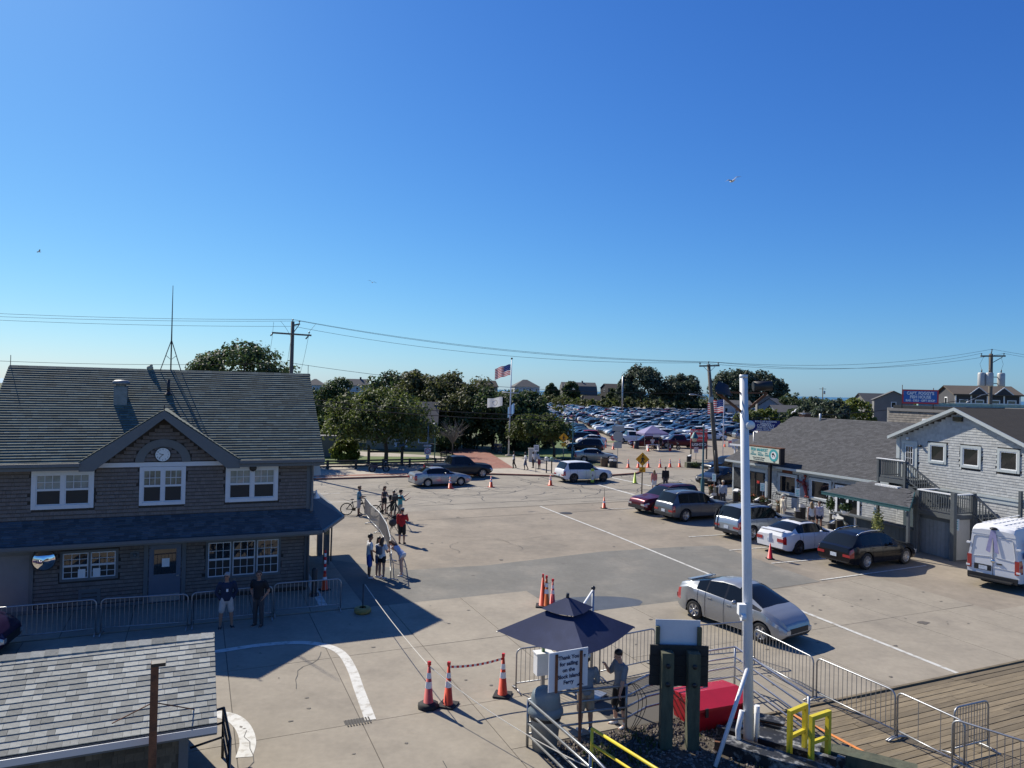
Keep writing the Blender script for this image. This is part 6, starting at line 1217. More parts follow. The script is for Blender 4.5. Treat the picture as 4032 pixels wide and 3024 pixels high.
# iron benches
m_iron = mat('black_wrought_iron', (.012, .012, .014), .5, .4)
def bench(label, x, grp='wrought iron benches'):
 o = thing('iron_bench', label, 'bench', (M0[0] + x * math.cos(MA) + .6 * math.sin(MA), M0[1] + x * math.sin(MA) - .6 * math.cos(MA), .245), MA, grp)
 for k in range(4): part('seat_slat', m_iron if k else mat('pale_seat', (.5, .5, .48), .5), o, lambda q: q.bx((-.62, -.4 + k * .1, .42), (.62, -.4 + k * .1 + .07, .45)))
 for s_ in (-.64, .64): part('side_frame', m_iron, o, lambda q: (q.tube([(s_, -.42, 0), (s_, -.4, .42), (s_, .02, .42), (s_, .1, .9)], .018, 6), q.tube([(s_, .05, 0), (s_, .02, .42)], .018, 6), q.tube([(s_, -.4, .42), (s_, -.44, .62), (s_, -.1, .66), (s_, .06, .66)], .015, 6)))
 part('back_rail', m_iron, o, lambda q: q.tube([(-.64, .1, .88), (-.3, .11, .95), (0, .11, .98), (.3, .11, .95), (.64, .1, .88)], .016, 6))
 for k in range(6):
  cx_ = -.5 + k * .2; part('back_scroll', m_iron, o, lambda q: q.tube([(cx_ + .1 * math.cos(t * .63) * (1 - t * .03), .07 + .03 * math.sin(t), .68 + .18 * math.sin(t * .63) * (1 - t * .03)) for t in range(12)], .009, 4))
bench('black scrolled iron bench under the left market window', 5.3); bench('black scrolled iron bench under the right market window', 8.3)
# gabled house
GA = math.atan2(-.944, .33); G0 = (22.3, 41.1)
def GW(x, y): return (G0[0] + x * math.cos(GA) - y * math.sin(GA), G0[1] + x * math.sin(GA) + y * math.cos(GA))
gh = thing('gabled_house', 'two storey pale grey shingled gabled house at the right edge', 'building', G0, GA)
part('wall', m_base, gh, lambda q: (q.bx((0, 0, 0), (7.4, 12, 5.72)), q.add([(0, 0, 5.72), (7.4, 0, 5.72), (3.8, 0, 7.28), (0, 12, 5.72), (7.4, 12, 5.72), (3.8, 12, 7.28)], [(0, 1, 2), (3, 5, 4)])))
GD = (.33, 1.35, 3.4, 5.42); GWN = [(2.04, 3.13, 4.33, 5.45), (3.95, 5.08, 4.29, 5.45), (5.93, 7.05, 4.29, 5.45)]
ho = [GD] + GWN
def g_in(u, v, a, b):
 z = v + 3.08; return z + .1 < 7.22 - abs(u - 3.8) * .42 and not any(x0 - .03 < u < x1 + .03 and z0 - .1 < z < z1 + .02 for x0, x1, z0, z1 in ho)
shingles(gh, 'wall_shingle', m_sgrey, (0, -.004, 3.08), (1, 0, 0), (0, 0, 1), 7.4, 4.2, .135, .17, g_in, 300, .013, .002, .008, seed=31, prox=lambda p: -p[0], lname='wall_shingles')
shingles(gh, 'wall_shingle', m_sgrey, (0, -.004, .1), (1, 0, 0), (0, 0, 1), 7.4, 2.85, .135, .17, None, 60, .013, .002, .008, seed=32, prox=lambda p: -p[0] - p[1], lname='wall_shingles_below')
part('belt_trim', m_mtrim, gh, lambda q: (q.bx((1.8, -.09, 2.93), (7.4, 0, 3.06)), q.bx((1.8, -.05, 2.72), (7.4, 0, 2.93)))); part('low_trim', m_mtrim, gh, lambda q: q.bx((5.9, -.05, 1.88), (7.4, 0, 1.98)))
part('corner_board', m_mtrim, gh, lambda q: (q.bx((-.05, -.05, 2.9), (.18, 0, 5.6)), q.bx((-.05, 0, 2.9), (-.0, .2, 5.6))))
for x0, x1, z0, z1 in GWN: shopwin(gh, x0 + .13, x1 - .13, z0 + .13, z1 - .13, c=.13)
do = part('upper_door', m_mtrim, gh, lambda q: (q.bx((.33, -.06, 3.4), (.47, 0, 5.42)), q.bx((1.2, -.06, 3.4), (1.34, 0, 5.42)), q.bx((.47, -.06, 5.28), (1.2, 0, 5.42)), q.bx((.47, -.03, 3.4), (1.2, 0, 5.28))))
sash(do, .58, 1.09, 4.1, 5.15, -.04, 3, 3, m_white)
q = MB(); pk_ = Vector((3.8, -.4, 7.38)); el = Vector((-.35, -.4, 5.62)); er = Vector((7.85, -.4, 5.62)); bk = Vector((0, 12.8, 0))
q.add([el, pk_, pk_ + bk, el + bk, er, er + bk], [(0, 3, 2, 1), (1, 2, 5, 4)]); dn = V((0, 0, -.14)); q.add([el + dn, pk_ + dn, pk_ + bk + dn, el + bk + dn, er + dn, er + bk + dn], [(0, 1, 2, 3), (1, 4, 5, 2)]); gr = q.build('roof', m_brownr, gh)
gvR = (pk_ - er).normalized(); shingles(gr, 'roof_shingle', m_brownr, er + bk + V((0, 0, .004)), (0, -1, 0), gvR, 12.8, (pk_ - er).length, .142, .3, lambda u, v, a, b: u > 2, 200, .008, .003, .007, seed=33, lname='roof_shingles')
for e_, s_ in ((el, 1), (er, -1)): part('rake_board', m_mtrim, gh, lambda q: q.add([e_ + V((0, -.03, .02)), pk_ + V((0, -.03, .02)), pk_ + V((0, -.03, -.15)), e_ + V((0, -.03, -.15)), e_ + V((0, .05, .02)), pk_ + V((0, .05, .02)), pk_ + V((0, .05, -.15)), e_ + V((0, .05, -.15))], [(0, 1, 2, 3) if s_ < 0 else (3, 2, 1, 0), (3, 2, 6, 7), (0, 4, 5, 1)])); part('rake_soffit', m_mtrim, gh, lambda q: q.add([e_ + V((0, .0, -.15)), pk_ + V((0, 0, -.15)), pk_ + V((0, .4, -.15)), e_ + V((0, .4, -.15))], [(0, 1, 2, 3) if s_ > 0 else (3, 2, 1, 0)]))
part('gable_vent', m_dark, gh, lambda q: q.bx((3.55, -.15, 6.68), (4.05, 0, 6.92)))
for x, z in ((.75, 5.55), (1.6, 5.2)): part('wall_light', m_white if z > 5.5 else m_black, gh, lambda q: (q.ball((x, -.12, z), .08), q.tube([(x, 0, z), (x, -.12, z)], .02)))
# decks and stairs
st = thing('deck_stairs', 'slate grey outside stairs with two railed landings on the gabled house', 'stairs', G0, GA)
def baluster_run(a, b, zf0, zf1, n, top=m_white, h=1.0):
 a = Vector(a); b = Vector(b)
 part('top_rail', top, st, lambda q: q.beam((a.x, a.y, zf0 + h), (b.x, b.y, zf1 + h), .14, .05)); part('bottom_rail', m_dgpaint, st, lambda q: q.beam((a.x, a.y, zf0 + .1), (b.x, b.y, zf1 + .1), .05, .07))
 for i in range(1, n):
  t = i / n; p = a.lerp(b, t); z0 = lerp(zf0, zf1, t); part('baluster', m_dgpaint, st, lambda q: q.bx((p.x - .02, p.y - .02, z0 + .1), (p.x + .02, p.y + .02, z0 + h - .02)))
def post(x, y, z0, z1, w=.12): part('post', m_dgpaint, st, lambda q: q.bx((x - w / 2, y - w / 2, z0), (x + w / 2, y + w / 2, z1)))
part('landing', m_dgpaint, st, lambda q: q.bx((.1, -1.6, 3.13), (1.95, -.02, 3.36))); part('landing', m_dgpaint, st, lambda q: q.bx((3.9, -2.95, 1.98), (5.98, -.02, 2.2)))
baluster_run((.15, -1.55), (1.9, -1.55), 3.36, 3.36, 13, m_dgpaint); baluster_run((.15, -1.55), (.15, -.1), 3.36, 3.36, 9, m_dgpaint); part('rail_cap', m_white, st, lambda q: q.bx((.05, -1.64, 4.39), (1.98, -1.46, 4.43)))
baluster_run((1.95, -1.5), (3.95, -1.5), 3.36, 2.2, 14, m_dgpaint); baluster_run((3.95, -2.9), (5.92, -2.9), 2.2, 2.2, 15); baluster_run((5.92, -2.9), (5.92, -1.6), 2.2, 2.2, 9); baluster_run((3.95, -2.9), (3.95, -1.55), 2.2, 2.2, 7); baluster_run((5.95, -1.6), (8.7, -1.6), 2.2, .1, 18, m_dgpaint)
for p in ((.15, -1.55, 0, 4.4), (1.92, -1.55, 2.3, 4.45), (3.95, -2.9, 0, 3.22), (5.92, -2.9, 0, 3.3), (5.92, -1.6, 0, 3.25), (8.75, -1.6, 0, 1.3), (7.2, -.15, 0, 3.5)): post(*p, .2 if p[0] in (5.92,) else .13)
for k in range(7): part('tread', m_dgpaint, st, lambda q: q.bx((1.95 + k * .28, -1.5, 3.36 - .165 * (k + 1)), (2.27 + k * .28, -.1, 3.40 - .165 * (k + 1))))
for k in range(12): part('tread', m_dgpaint, st, lambda q: q.bx((5.98 + k * .23, -1.6, 2.2 - .175 * (k + 1)), (6.24 + k * .23, -.1, 2.24 - .175 * (k + 1))))
part('stringer', m_dgpaint, st, lambda q: (q.beam((1.95, -1.52, 3.1), (3.95, -1.52, 1.95), .05, .25), q.beam((5.98, -1.62, 1.95), (8.7, -1.62, .0), .05, .25)))
us = thing('under_deck_shed', 'grey boarded lock up under the lower stair landing', 'shed', G0, GA)
part('panel', m_sgrey, us, lambda q: q.bx((5.78, -2.72, 0), (5.84, -1.7, 1.96)))
part('header', m_dgpaint, us, lambda q: q.bx((3.7, -2.78, 1.78), (5.9, -2.7, 2.0)))
for k in range(9): part('plank', mat('shed_grey_plank', (.20, .215, .22), .7, rand=.12, var=.1, vs=4), us, lambda q: q.bx((3.82 + k * .218, -2.73, .02), (3.82 + k * .218 + .208, -2.69, 1.78)))
part('post', m_dgpaint, us, lambda q: q.bx((5.72, -2.86, 0), (5.9, -2.74, 1.97)))
part('post', m_dgpaint, us, lambda q: q.bx((3.62, -2.86, 0), (3.78, -2.7, 2.4)))
# outdoor bar with awning roof
br_ = thing('awning_bar', 'outdoor bar with charcoal awning roof and teal edge before the gabled house', 'bar', G0, GA)
q = MB(); q.add([(-.5, -4.9, 2.52), (5.2, -4.9, 2.52), (3.7, -2.9, 3.02), (.1, -1.9, 3.1), (-.5, -4.9, 2.40), (5.2, -4.9, 2.40), (3.7, -2.9, 2.9), (.1, -1.9, 2.98)], [(0, 1, 2, 3), (7, 6, 5, 4), (1, 5, 6, 2), (0, 3, 7, 4)]); ar_ = q.build('awning_roof', m_charr, br_)
shingles(ar_, 'roof_shingle', m_charr, (-.5, -4.9, 2.525), (1, 0, 0), Vector((0, 2.5, .65)), 5.7, 2.2, .142, .3, lambda u, v, a, b: u + a < 5.7 - v * .72 and u - a > v * .2, 160, .006, .003, .005, seed=35, lname='roof_shingles')
part('fascia', m_teal, br_, lambda q: (q.bx((-.52, -4.95, 2.36), (5.22, -4.905, 2.51)), q.beam((5.22, -4.9, 2.44), (3.72, -2.9, 2.96), .04, .12))); part('gutter_cap', m_teal, br_, lambda q: q.bx((-.54, -4.97, 2.505), (5.24, -4.90, 2.53)))
for k in range(12): part('string_bulb', m_paper, br_, lambda q: q.ball((-.2 + k * .47, -4.88, 2.32), (.03, .03, .045)))
part('corrugated_strip', m_white, br_, lambda q: [q.bx((1.2 + k * .1, -2.9 + .0, 3.0), (1.26 + k * .1, -2.6, 3.14)) for k in range(15)] and None)
for k in range(20): part('bar_plank', m_slate, br_, lambda q: q.bx((-1.6 + k * .262, -2.62, .05), (-1.6 + k * .262 + .252, -2.58, 1.05)))
part('counter', m_dgpaint, br_, lambda q: q.bx((-1.65, -2.95, 1.05), (3.6, -2.45, 1.12))); part('back_wall', m_slate, br_, lambda q: q.bx((1.0, -.6, 0), (3.7, -.5, 3.0)))
for x in (-1.6, -.35): part('end_post', m_white, br_, lambda q: q.bx((x - .06, -2.7, 0), (x + .06, -2.63, 1.1)))
for x, y in ((5.0, -4.75),): part('awning_post', m_dgpaint, br_, lambda q: q.bx((x - .06, y - .06, 0), (x + .06, y + .06, 2.42)))
m_leafb = mat('basket_leaf', (.05, .085, .02), .7, rand=.5, trans=.25)
def foliage(q, c, rad, n, sz, seed=0, droop=0.0):
 r_ = random.Random(seed)
 for i in range(n):
  d = Vector((r_.gauss(0, 1), r_.gauss(0, 1), r_.gauss(0, 1))).normalized(); p = Vector(c) + Vector((d.x * rad[0], d.y * rad[1], d.z * rad[2])) * (r_.random() ** .4)
  a = Vector((r_.gauss(0, 1), r_.gauss(0, 1), r_.gauss(0, .6))).normalized(); b = a.cross(d + Vector((.01, .02, .03))).normalized(); s = sz * r_.uniform(.6, 1.3)
  q.add([p - a * s * .5, p + b * s * .35, p + a * s * .5, p - b * s * .35], [(0, 1, 2, 3)])
for lab, x, y, z, rr, dr, pot in (('round leafy basket in a white pot hung under the awning', .9, -4.6, 1.85, (.34, .34, .3), 0, 1), ('dark trailing plant hung at the left of the awning', -.6, -4.2, 1.75, (.25, .25, .45), 0, 0), ('long pale flowering plant trailing from the awning right side', 3.1, -4.65, 1.45, (.3, .3, .75), 0, 0)):
 p = GW(x, y); o = thing('hanging_plant', lab, 'plant', (*p, 0), GA, 'hanging plants')
 g = MB(); foliage(g, (0, 0, z), rr, 420, .12, seed=int(x * 10) + 50); g.build('foliage', m_leafb if x < 3 else mat('pale_flowers', (.26, .28, .09), .7, rand=.5, trans=.3), o); part('hanger', m_black, o, lambda q: q.tube([(0, 0, z), (0, 0, 2.42)], .008, 4))
 if pot: part('pot', m_white, o, lambda q: q.lathe([(0, z - .42), (.17, z - .42), (.23, z - .18)], 14))
# planters with flowers along the boardwalk
m_flow = mat('flower_red_yellow', (.35, .08, .03), .7, rand=.6); m_barrel = mat('wood_barrel', (.11, .075, .045), .8, var=.2, vs=4)
def MW(x, y): return (M0[0] + x * math.cos(MA) - y * math.sin(MA), M0[1] + x * math.sin(MA) + y * math.cos(MA))
for lab, x, y in (('barrel planter of red flowers by the market door', 2.3, -1.6), ('barrel planter of red flowers left of the sign post', 3.9, -1.7), ('barrel planter of yellow and red flowers before the left bench', 5.2, -1.9), ('barrel planter of red flowers between the benches', 6.9, -2.0), ('barrel planter with tall grass at the market corner', -.6, -1.4)):
 p = MW(x, y); o = thing('flower_planter', lab, 'planter', (*p, .2), 0, 'flower planters'); part('barrel', m_barrel, o, lambda q: q.lathe([(0, 0), (.24, 0), (.3, .22), (.27, .42)], 14)); g = MB(); foliage(g, (0, 0, .58), (.34, .34, .22), 170, .12, seed=int(x * 7) + 90); g.build('leaves', m_leafb, o); g = MB(); foliage(g, (0, 0, .68), (.33, .33, .16), 90, .09, seed=int(x * 9) + 99); g.build('flowers', m_flow, o)
# rope pilings with white caps
m_pile = mat('tarred_piling', (.04, .037, .032), .85, var=.2, vs=4); m_cap = mat('piling_cap_white', (.62, .61, .57), .5, var=.08, vs=5)
def piling(label, loc, h=.9, r_=.2, z=0, tilt=True):
 o = thing('dock_piling', label, 'piling', (*loc, z), rng.uniform(0, 6), 'dark pilings with white caps'); part('post', m_pile, o, lambda q: q.lathe([(r_, 0), (r_, h)], 14)); part('cap', m_cap, o, lambda q: q.add([(r_ * 1.1 * math.cos(t * .4488), r_ * 1.1 * math.sin(t * .4488), h + .03 + .12 * math.sin(t * .4488) * tilt) for t in range(14)] + [(r_ * 1.1 * math.cos(t * .4488), r_ * 1.1 * math.sin(t * .4488), h - .06) for t in range(14)], [list(range(14))] + [(t, t + 14, (t + 1) % 14 + 14, (t + 1) % 14) for t in range(14)]))
for k, (lab, p, h) in enumerate((('nearest the leaning utility pole', (14.39, 50.34), .75), ('behind the grey fleece man', (15.26, 52.28), 1.1), ('right of the grey fleece man', (15.68, 49.53), 1.15), ('low by the shop door planter', (16.72, 48.36), .75), ('low in front of the sign post', (17.14, 47.08), .6), ('tall behind the fair haired girl', (18.19, 44.28), 1.0), ('short left of the fair haired girl', (17.88, 44.24), .75), ('right of the lilac sweatshirt girl', (19.14, 42.2), 1.0), ('second right of the lilac sweatshirt girl', (19.14, 41.79), .75), ('third right of the lilac sweatshirt girl', (19.06, 41.17), .8), ('tall by the french doors', (19.67, 41.85), 1.0), ('lowest nearest the black crossover', (18.57, 41.12), .6), ('last before the bar end', (19.62, 41.24), .55), ('beside the flower corner planter', (13.86, 49.28), .65))):
 piling('white capped piling ' + lab, p, h, .19)
for lab, p in (('tall at the champagne sedan front', (10.42, 73.27)), ('short at the champagne sedan front', (10.63, 72.67)), ('low with cap before the mailbox car', (10.34, 72.62)), ('by the parking sign base', (19.3, 77.13))): piling('white capped piling ' + lab, p, 1.1 if 'tall' in lab or 'sign' in lab else .85, .24)
# small notices on posts along the stalls
for k, (lab, p, zt) in enumerate((('by the leaning utility pole', (15.19, 53.09), 1.9), ('before the market door', (17.47, 49.31), 1.75), ('before the right bench', (19.1, 47.34), 1.7), ('before the french doors', (20.31, 43.41), 1.35), ('on the bar counter front', (21.23, 41.22), 1.5), ('under the awning corner', (20.91, 36.65), 2.2), ('on the lock up post beside the van', (21.62, 34.57), 2.05))):
 o = thing('stall_notice', 'pale blue customer parking notice ' + lab, 'sign', (*p, 0), MA + .25, 'customer parking notices'); part('stake', m_steel, o, lambda q: q.bx((-.025, .012, 0), (.025, .05, zt - .1))); b_ = part('plate', mat('notice_pale', (.52, .60, .64), .5), o, lambda q: q.bx((-.17, -.012, zt - .55), (.17, .01, zt)))
 for j in range(4): part('print_line', m_tl, b_, lambda q: q.bx((-.12, -.015, zt - .14 - j * .11), (.12, -.0125, zt - .10 - j * .11)))

# ================================================================== trees
m_bark = mat('tree_bark', (.075, .06, .048), .9, var=.25, vs=4)
LEAF = [mat('leaf_sunny_green', (.092, .118, .028), .6, rand=.5, trans=.45), mat('leaf_dark_green', (.055, .085, .026), .6, rand=.5, trans=.4), mat('leaf_olive', (.082, .092, .028), .6, rand=.5, trans=.42), mat('leaf_grey_green', (.068, .092, .054), .6, rand=.45, trans=.38), mat('leaf_yellow_green', (.15, .18, .03), .6, rand=.45, trans=.45)]
def crown(q, c, rad, clumps, per, leaf, seed, cr=.30, flat_bottom=.35):
 r_ = random.Random(seed); c = Vector(c); cen = []
 for i in range(clumps):
  for _ in range(20):
   d = Vector((r_.gauss(0, 1), r_.gauss(0, 1), r_.gauss(0, 1))).normalized()
   if d.z > -flat_bottom: break
  k = r_.uniform(.55, .93); cen.append((c + Vector((d.x * rad[0], d.y * rad[1], d.z * rad[2])) * k, d))
 av = (rad[0] + rad[1] + rad[2]) / 3 * cr
 for p0, d0 in cen:
  s0 = av * r_.uniform(.65, 1.25)
  for j in range(per):
   d = (Vector((r_.gauss(0, 1), r_.gauss(0, 1), r_.gauss(0, .75) + .25)) + d0 * .6).normalized(); p = p0 + d * (s0 * r_.random() ** .45)
   n_ = (d + Vector((r_.gauss(0, .6), r_.gauss(0, .6), r_.gauss(0, .6) + .3))).normalized(); a = n_.orthogonal().normalized(); b = n_.cross(a); t = r_.uniform(0, 6.28); a2 = a * math.cos(t) + b * math.sin(t); b2 = n_.cross(a2); s = leaf * r_.uniform(.55, 1.3)
   q.v += [tuple(p - a2 * s * .6), tuple(p + b2 * s * .42 + n_ * s * .1), tuple(p + a2 * s * .6), tuple(p - b2 * s * .42 + n_ * s * .1)]
   k = len(q.v); q.f.append([k - 4, k - 3, k - 2, k - 1]); q.m.append(0); q.sm.append(False)
 return cen
def tree(label, loc, ztop, width, zbot, kind, clumps=46, per=70, leaf=.32, trunk=None, seed=1, depth=None, group=None, name='leafy_tree', cr=.30, fb=.35, offs=(0, 0), limbs=7):
 o = thing(name, label, 'tree' if name.endswith('tree') else 'shrub', (loc[0], loc[1], 0), 0, group); h = ztop - zbot; c = (offs[0], offs[1], zbot + h * .48); rad = (width / 2, (depth or width) / 2, h / 2 * 1.05)
 q = MB(); cen = crown(q, c, rad, clumps, per, leaf, seed, cr, fb); q.build('crown', LEAF[kind], o)
 tr = trunk or width * .03; q = MB(); zt = zbot + h * .25; q.tube([(0, 0, -.05), (.03, 0, zt * .5), (offs[0] * .3, 0, zt)], [tr * 1.25, tr, tr * .8], 8); q.build('trunk', m_bark, o)
 r_ = random.Random(seed + 5)
 for p0, d0 in r_.sample(cen, min(limbs, len(cen))):
  MB().tube([(offs[0] * .3, 0, zt * .85), Vector((offs[0] * .3, 0, zt * .85)).lerp(p0, .5) + Vector((0, 0, h * .06)), p0], [tr * .6, tr * .4, tr * .12], 6).build('limb', m_bark, o)
 return o
tree('broad street tree with dappled green leaves behind the low fence', (-12.41, 71.21), 7.2, 11.2, 1.5, 0, 105, 135, .27, .19, 3, 8.5, offs=(-.6, 0), limbs=12, fb=.55)
tree('small street tree at the car park entrance beside the crossing sign', (5.05, 82.53), 4.9, 7.6, 1.3, 0, 78, 110, .27, .15, 4, 6, offs=(-1.6, 0), limbs=9, fb=.5)
tree('dark round topped tree rising behind the clock building roof', (-26.7, 70), 11.4, 9.6, 5.0, 1, 80, 110, .30, .28, 5)
tree('small dark tree behind the lantern corner of the clock building', (-25.0, 100), 8.9, 6.2, .8, 1, 60, 90, .32, .2, 6)
for k, (lab, x, D, zt, w, kd) in enumerate((('tall dark tree, leftmost of the clump behind the street tree', -17.6, 106, 10.6, 6.4, 1), ('olive tree second from the left in the clump', -13.2, 101, 9.9, 6.6, 2), ('olive tree in the middle of the clump', -9.0, 98, 9.4, 7.0, 2), ('olive tree just left of the white flag', -5.4, 95, 8.6, 7.2, 2), ('dark tree directly left of the flagpole', -2.3, 93, 7.6, 7.2, 1), ('dark tree right behind the flagpole', 1.2, 95, 7.8, 6.4, 1))):
 tree('%s' % lab, (x, D), zt, w * 1.25, .3, kd, 95, 105, .36, .2, 20 + k, group='tree clump behind the flagpole')
for k, (lab, x, D, zt, w, kd) in enumerate((('low dark shrub in the shade under the clump, left', -8.5, 92, 4.2, 4.4, 1), ('low dark shrub in the shade under the clump, middle', -4.4, 93, 4.0, 4.4, 1), ('low dark shrub beside the seated pair', .4, 90, 3.6, 4.2, 1), ('green shrub at the car park corner behind the small street tree', 3.6, 95, 3.8, 5.0, 2), ('clipped green shrub beside the clock building corner', -16.9, 73, 2.3, 2.5, 4), ('dark shrub left of the tan house', -21.5, 92, 4.5, 5.0, 1), ('leafy shrub on the lawn left of the street tree', -20.0, 80, 3.6, 3.6, 0), ('round shrub right of the tan house', -7.8, 88, 3.2, 3.0, 1))):
 tree(lab, (x, D), zt, w * 1.1, .05, kd, 46, 85, .27, .08, 40 + k, name='leafy_shrub', fb=.9, limbs=3, group='shrubs')
# bare shrub
o = thing('bare_tree', 'leafless grey twiggy tree beside the brick walk', 'tree', (-6.6, 81.5), 0); part('trunk', m_bark, o, lambda q: q.tube([(0, 0, 0), (0, 0, 1.6)], [.09, .07], 6)); r9 = random.Random(8); q = MB()
for i in range(46):
 a = r9.uniform(0, 6.28); e = Vector((math.cos(a) * r9.uniform(.6, 2.3), math.sin(a) * r9.uniform(.5, 1.8), r9.uniform(2.2, 4.3))); q.tube([(0, 0, 1.4), Vector((0, 0, 1.9)).lerp(e, .45) + Vector((0, 0, .2)), e], [.035, .022, .008], 4, caps=False)
 for j in range(4): b = Vector((0, 0, 1.9)).lerp(e, r9.uniform(.5, .9)); q.tube([b, b + Vector((r9.uniform(-.5, .5), r9.uniform(-.5, .5), r9.uniform(.1, .6)))], [.014, .005], 4, caps=False)
tag(q.build('twigs', mat('grey_twig', (.16, .145, .125), .9), o), kind='stuff')
# trees beyond the car park
for k, (lab, x, D, zt, w, kd) in enumerate((('tallest grey green tree beyond the car park, left of the leaning pole', 61, 335, 20.0, 20, 3), ('grey green tree just right of the tallest one', 79, 335, 17.0, 17, 3), ('wide grey green tree behind the white pole floodlights', 97, 310, 18.5, 20, 3), ('grey green tree right of the white pole floodlights', 111, 312, 17.5, 17, 3), ('small tree beside the gambrel roofed house', 22.5, 400, 11.5, 7, 1), ('dark tree in front of the gambrel roofed house', 33.5, 405, 13.2, 9, 1), ('small conifer right of the gambrel roofed house', 57, 400, 10.0, 6, 1), ('slim pale tree beside the tallest car park tree', 53, 330, 15.0, 8, 3))):
 tree(lab, (x, D), zt, w * 1.08, .6, kd, 105, 85, .95, .5, 60 + k, group='trees beyond the car park', cr=.27, limbs=4, fb=.6)
for k, (lab, x, D, zt, w, kd) in enumerate((('big grey green bush behind the market roof ridge', 49.5, 110, 7.3, 6.2, 3), ('bright yellow green bush behind the market roof', 63, 130, 7.6, 7.0, 4), ('dark bush left of the big grey green bush', 62, 145, 7.4, 7, 3), ('small round tree on the skyline left of the far pole', 103, 262, 9.2, 8, 1), ('low dark tree behind the blue cottage', 94, 240, 7.4, 9, 1), ('dark bush near the brick chimney', 49, 125, 5.2, 5.5, 1), ('green bush beside the blue cottage', 63.5, 178, 4.2, 6.5, 4), ('hedge bush left of the blue cottage', 57, 170, 4.0, 7, 0), ('dark evergreen left of the trimmed dark house', 92, 150, 9.2, 5.5, 1), ('green bush right of the red bordered sign', 84, 140, 7.2, 9, 0), ('low bush behind the restaurant roof', 76, 128, 6.9, 7, 2), ('bush at the far right of the trimmed dark house', 76.5, 104, 7.6, 3.5, 1))):
 tree(lab, (x, D), zt, w, .6, kd, 46, 60, .5, .2, 80 + k, name='leafy_shrub', group='bushes behind the market', limbs=3, fb=.8)
# hedge and scrub masses beyond the car park: nobody could count them
def mass(name, label, spots, kind, leaf, seed, per=46):
 q = MB(); r_ = random.Random(seed)
 for x, y, h, w in spots:
  crown(q, (x, y, h * .45), (w / 2, w / 2, h * .55), 5, per // 5 * 2, leaf * r_.uniform(.8, 1.2), r_.random(), .5, .8)
 tag(q.build(name, LEAF[kind], None), label, 'scrub', kind='stuff')
r9 = random.Random(31); hp = [(8, 398), (20, 392), (33, 330), (46, 304), (76, 314), (110, 350), (150, 395)]
sp = [[], [], []]
for (a, b), (c, d) in zip(hp, hp[1:]):
 n_ = int(math.hypot(c - a, d - b) / 2.2)
 for i in range(n_): t = i / n_; sp[r9.choice((0, 2, 2))].append((lerp(a, c, t) + r9.uniform(-1.5, 1.5), lerp(b, d, t) + r9.uniform(0, 8), r9.uniform(3.0, 5.2), r9.uniform(4, 7)))
for i in range(330):
 x = r9.uniform(-190, 330); y = r9.uniform(400, 640)
 if x < 12 and r9.random() < .4: y = r9.uniform(235, 420)
 sp[r9.choice((0, 1, 2))].append((x, y, r9.uniform(4.5, 6.8), r9.uniform(9, 16)))
for i in range(60): sp[r9.choice((0, 1))].append((r9.uniform(-95, 6), r9.uniform(150, 245), r9.uniform(2.5, 5.5), r9.uniform(5, 9)))
for i in range(70): sp[1].append((r9.uniform(120, 330), r9.uniform(190, 420), r9.uniform(4, 6.6), r9.uniform(8, 13)))
for i in range(26): sp[r9.choice((0, 1))].append((r9.uniform(-46, -20), r9.uniform(100, 140), r9.uniform(2.5, 5.2), r9.uniform(4, 7)))
for k, (nm, lab) in enumerate((('scrub', 'sunny green scrub and hedge beyond the packed car park'), ('dark_scrub', 'dark green scrub stretching to the horizon'), ('olive_scrub', 'olive hedge along the back of the car park'))): mass(nm, lab, sp[k], (0, 1, 2)[k], 1.05, 90 + k, 70)
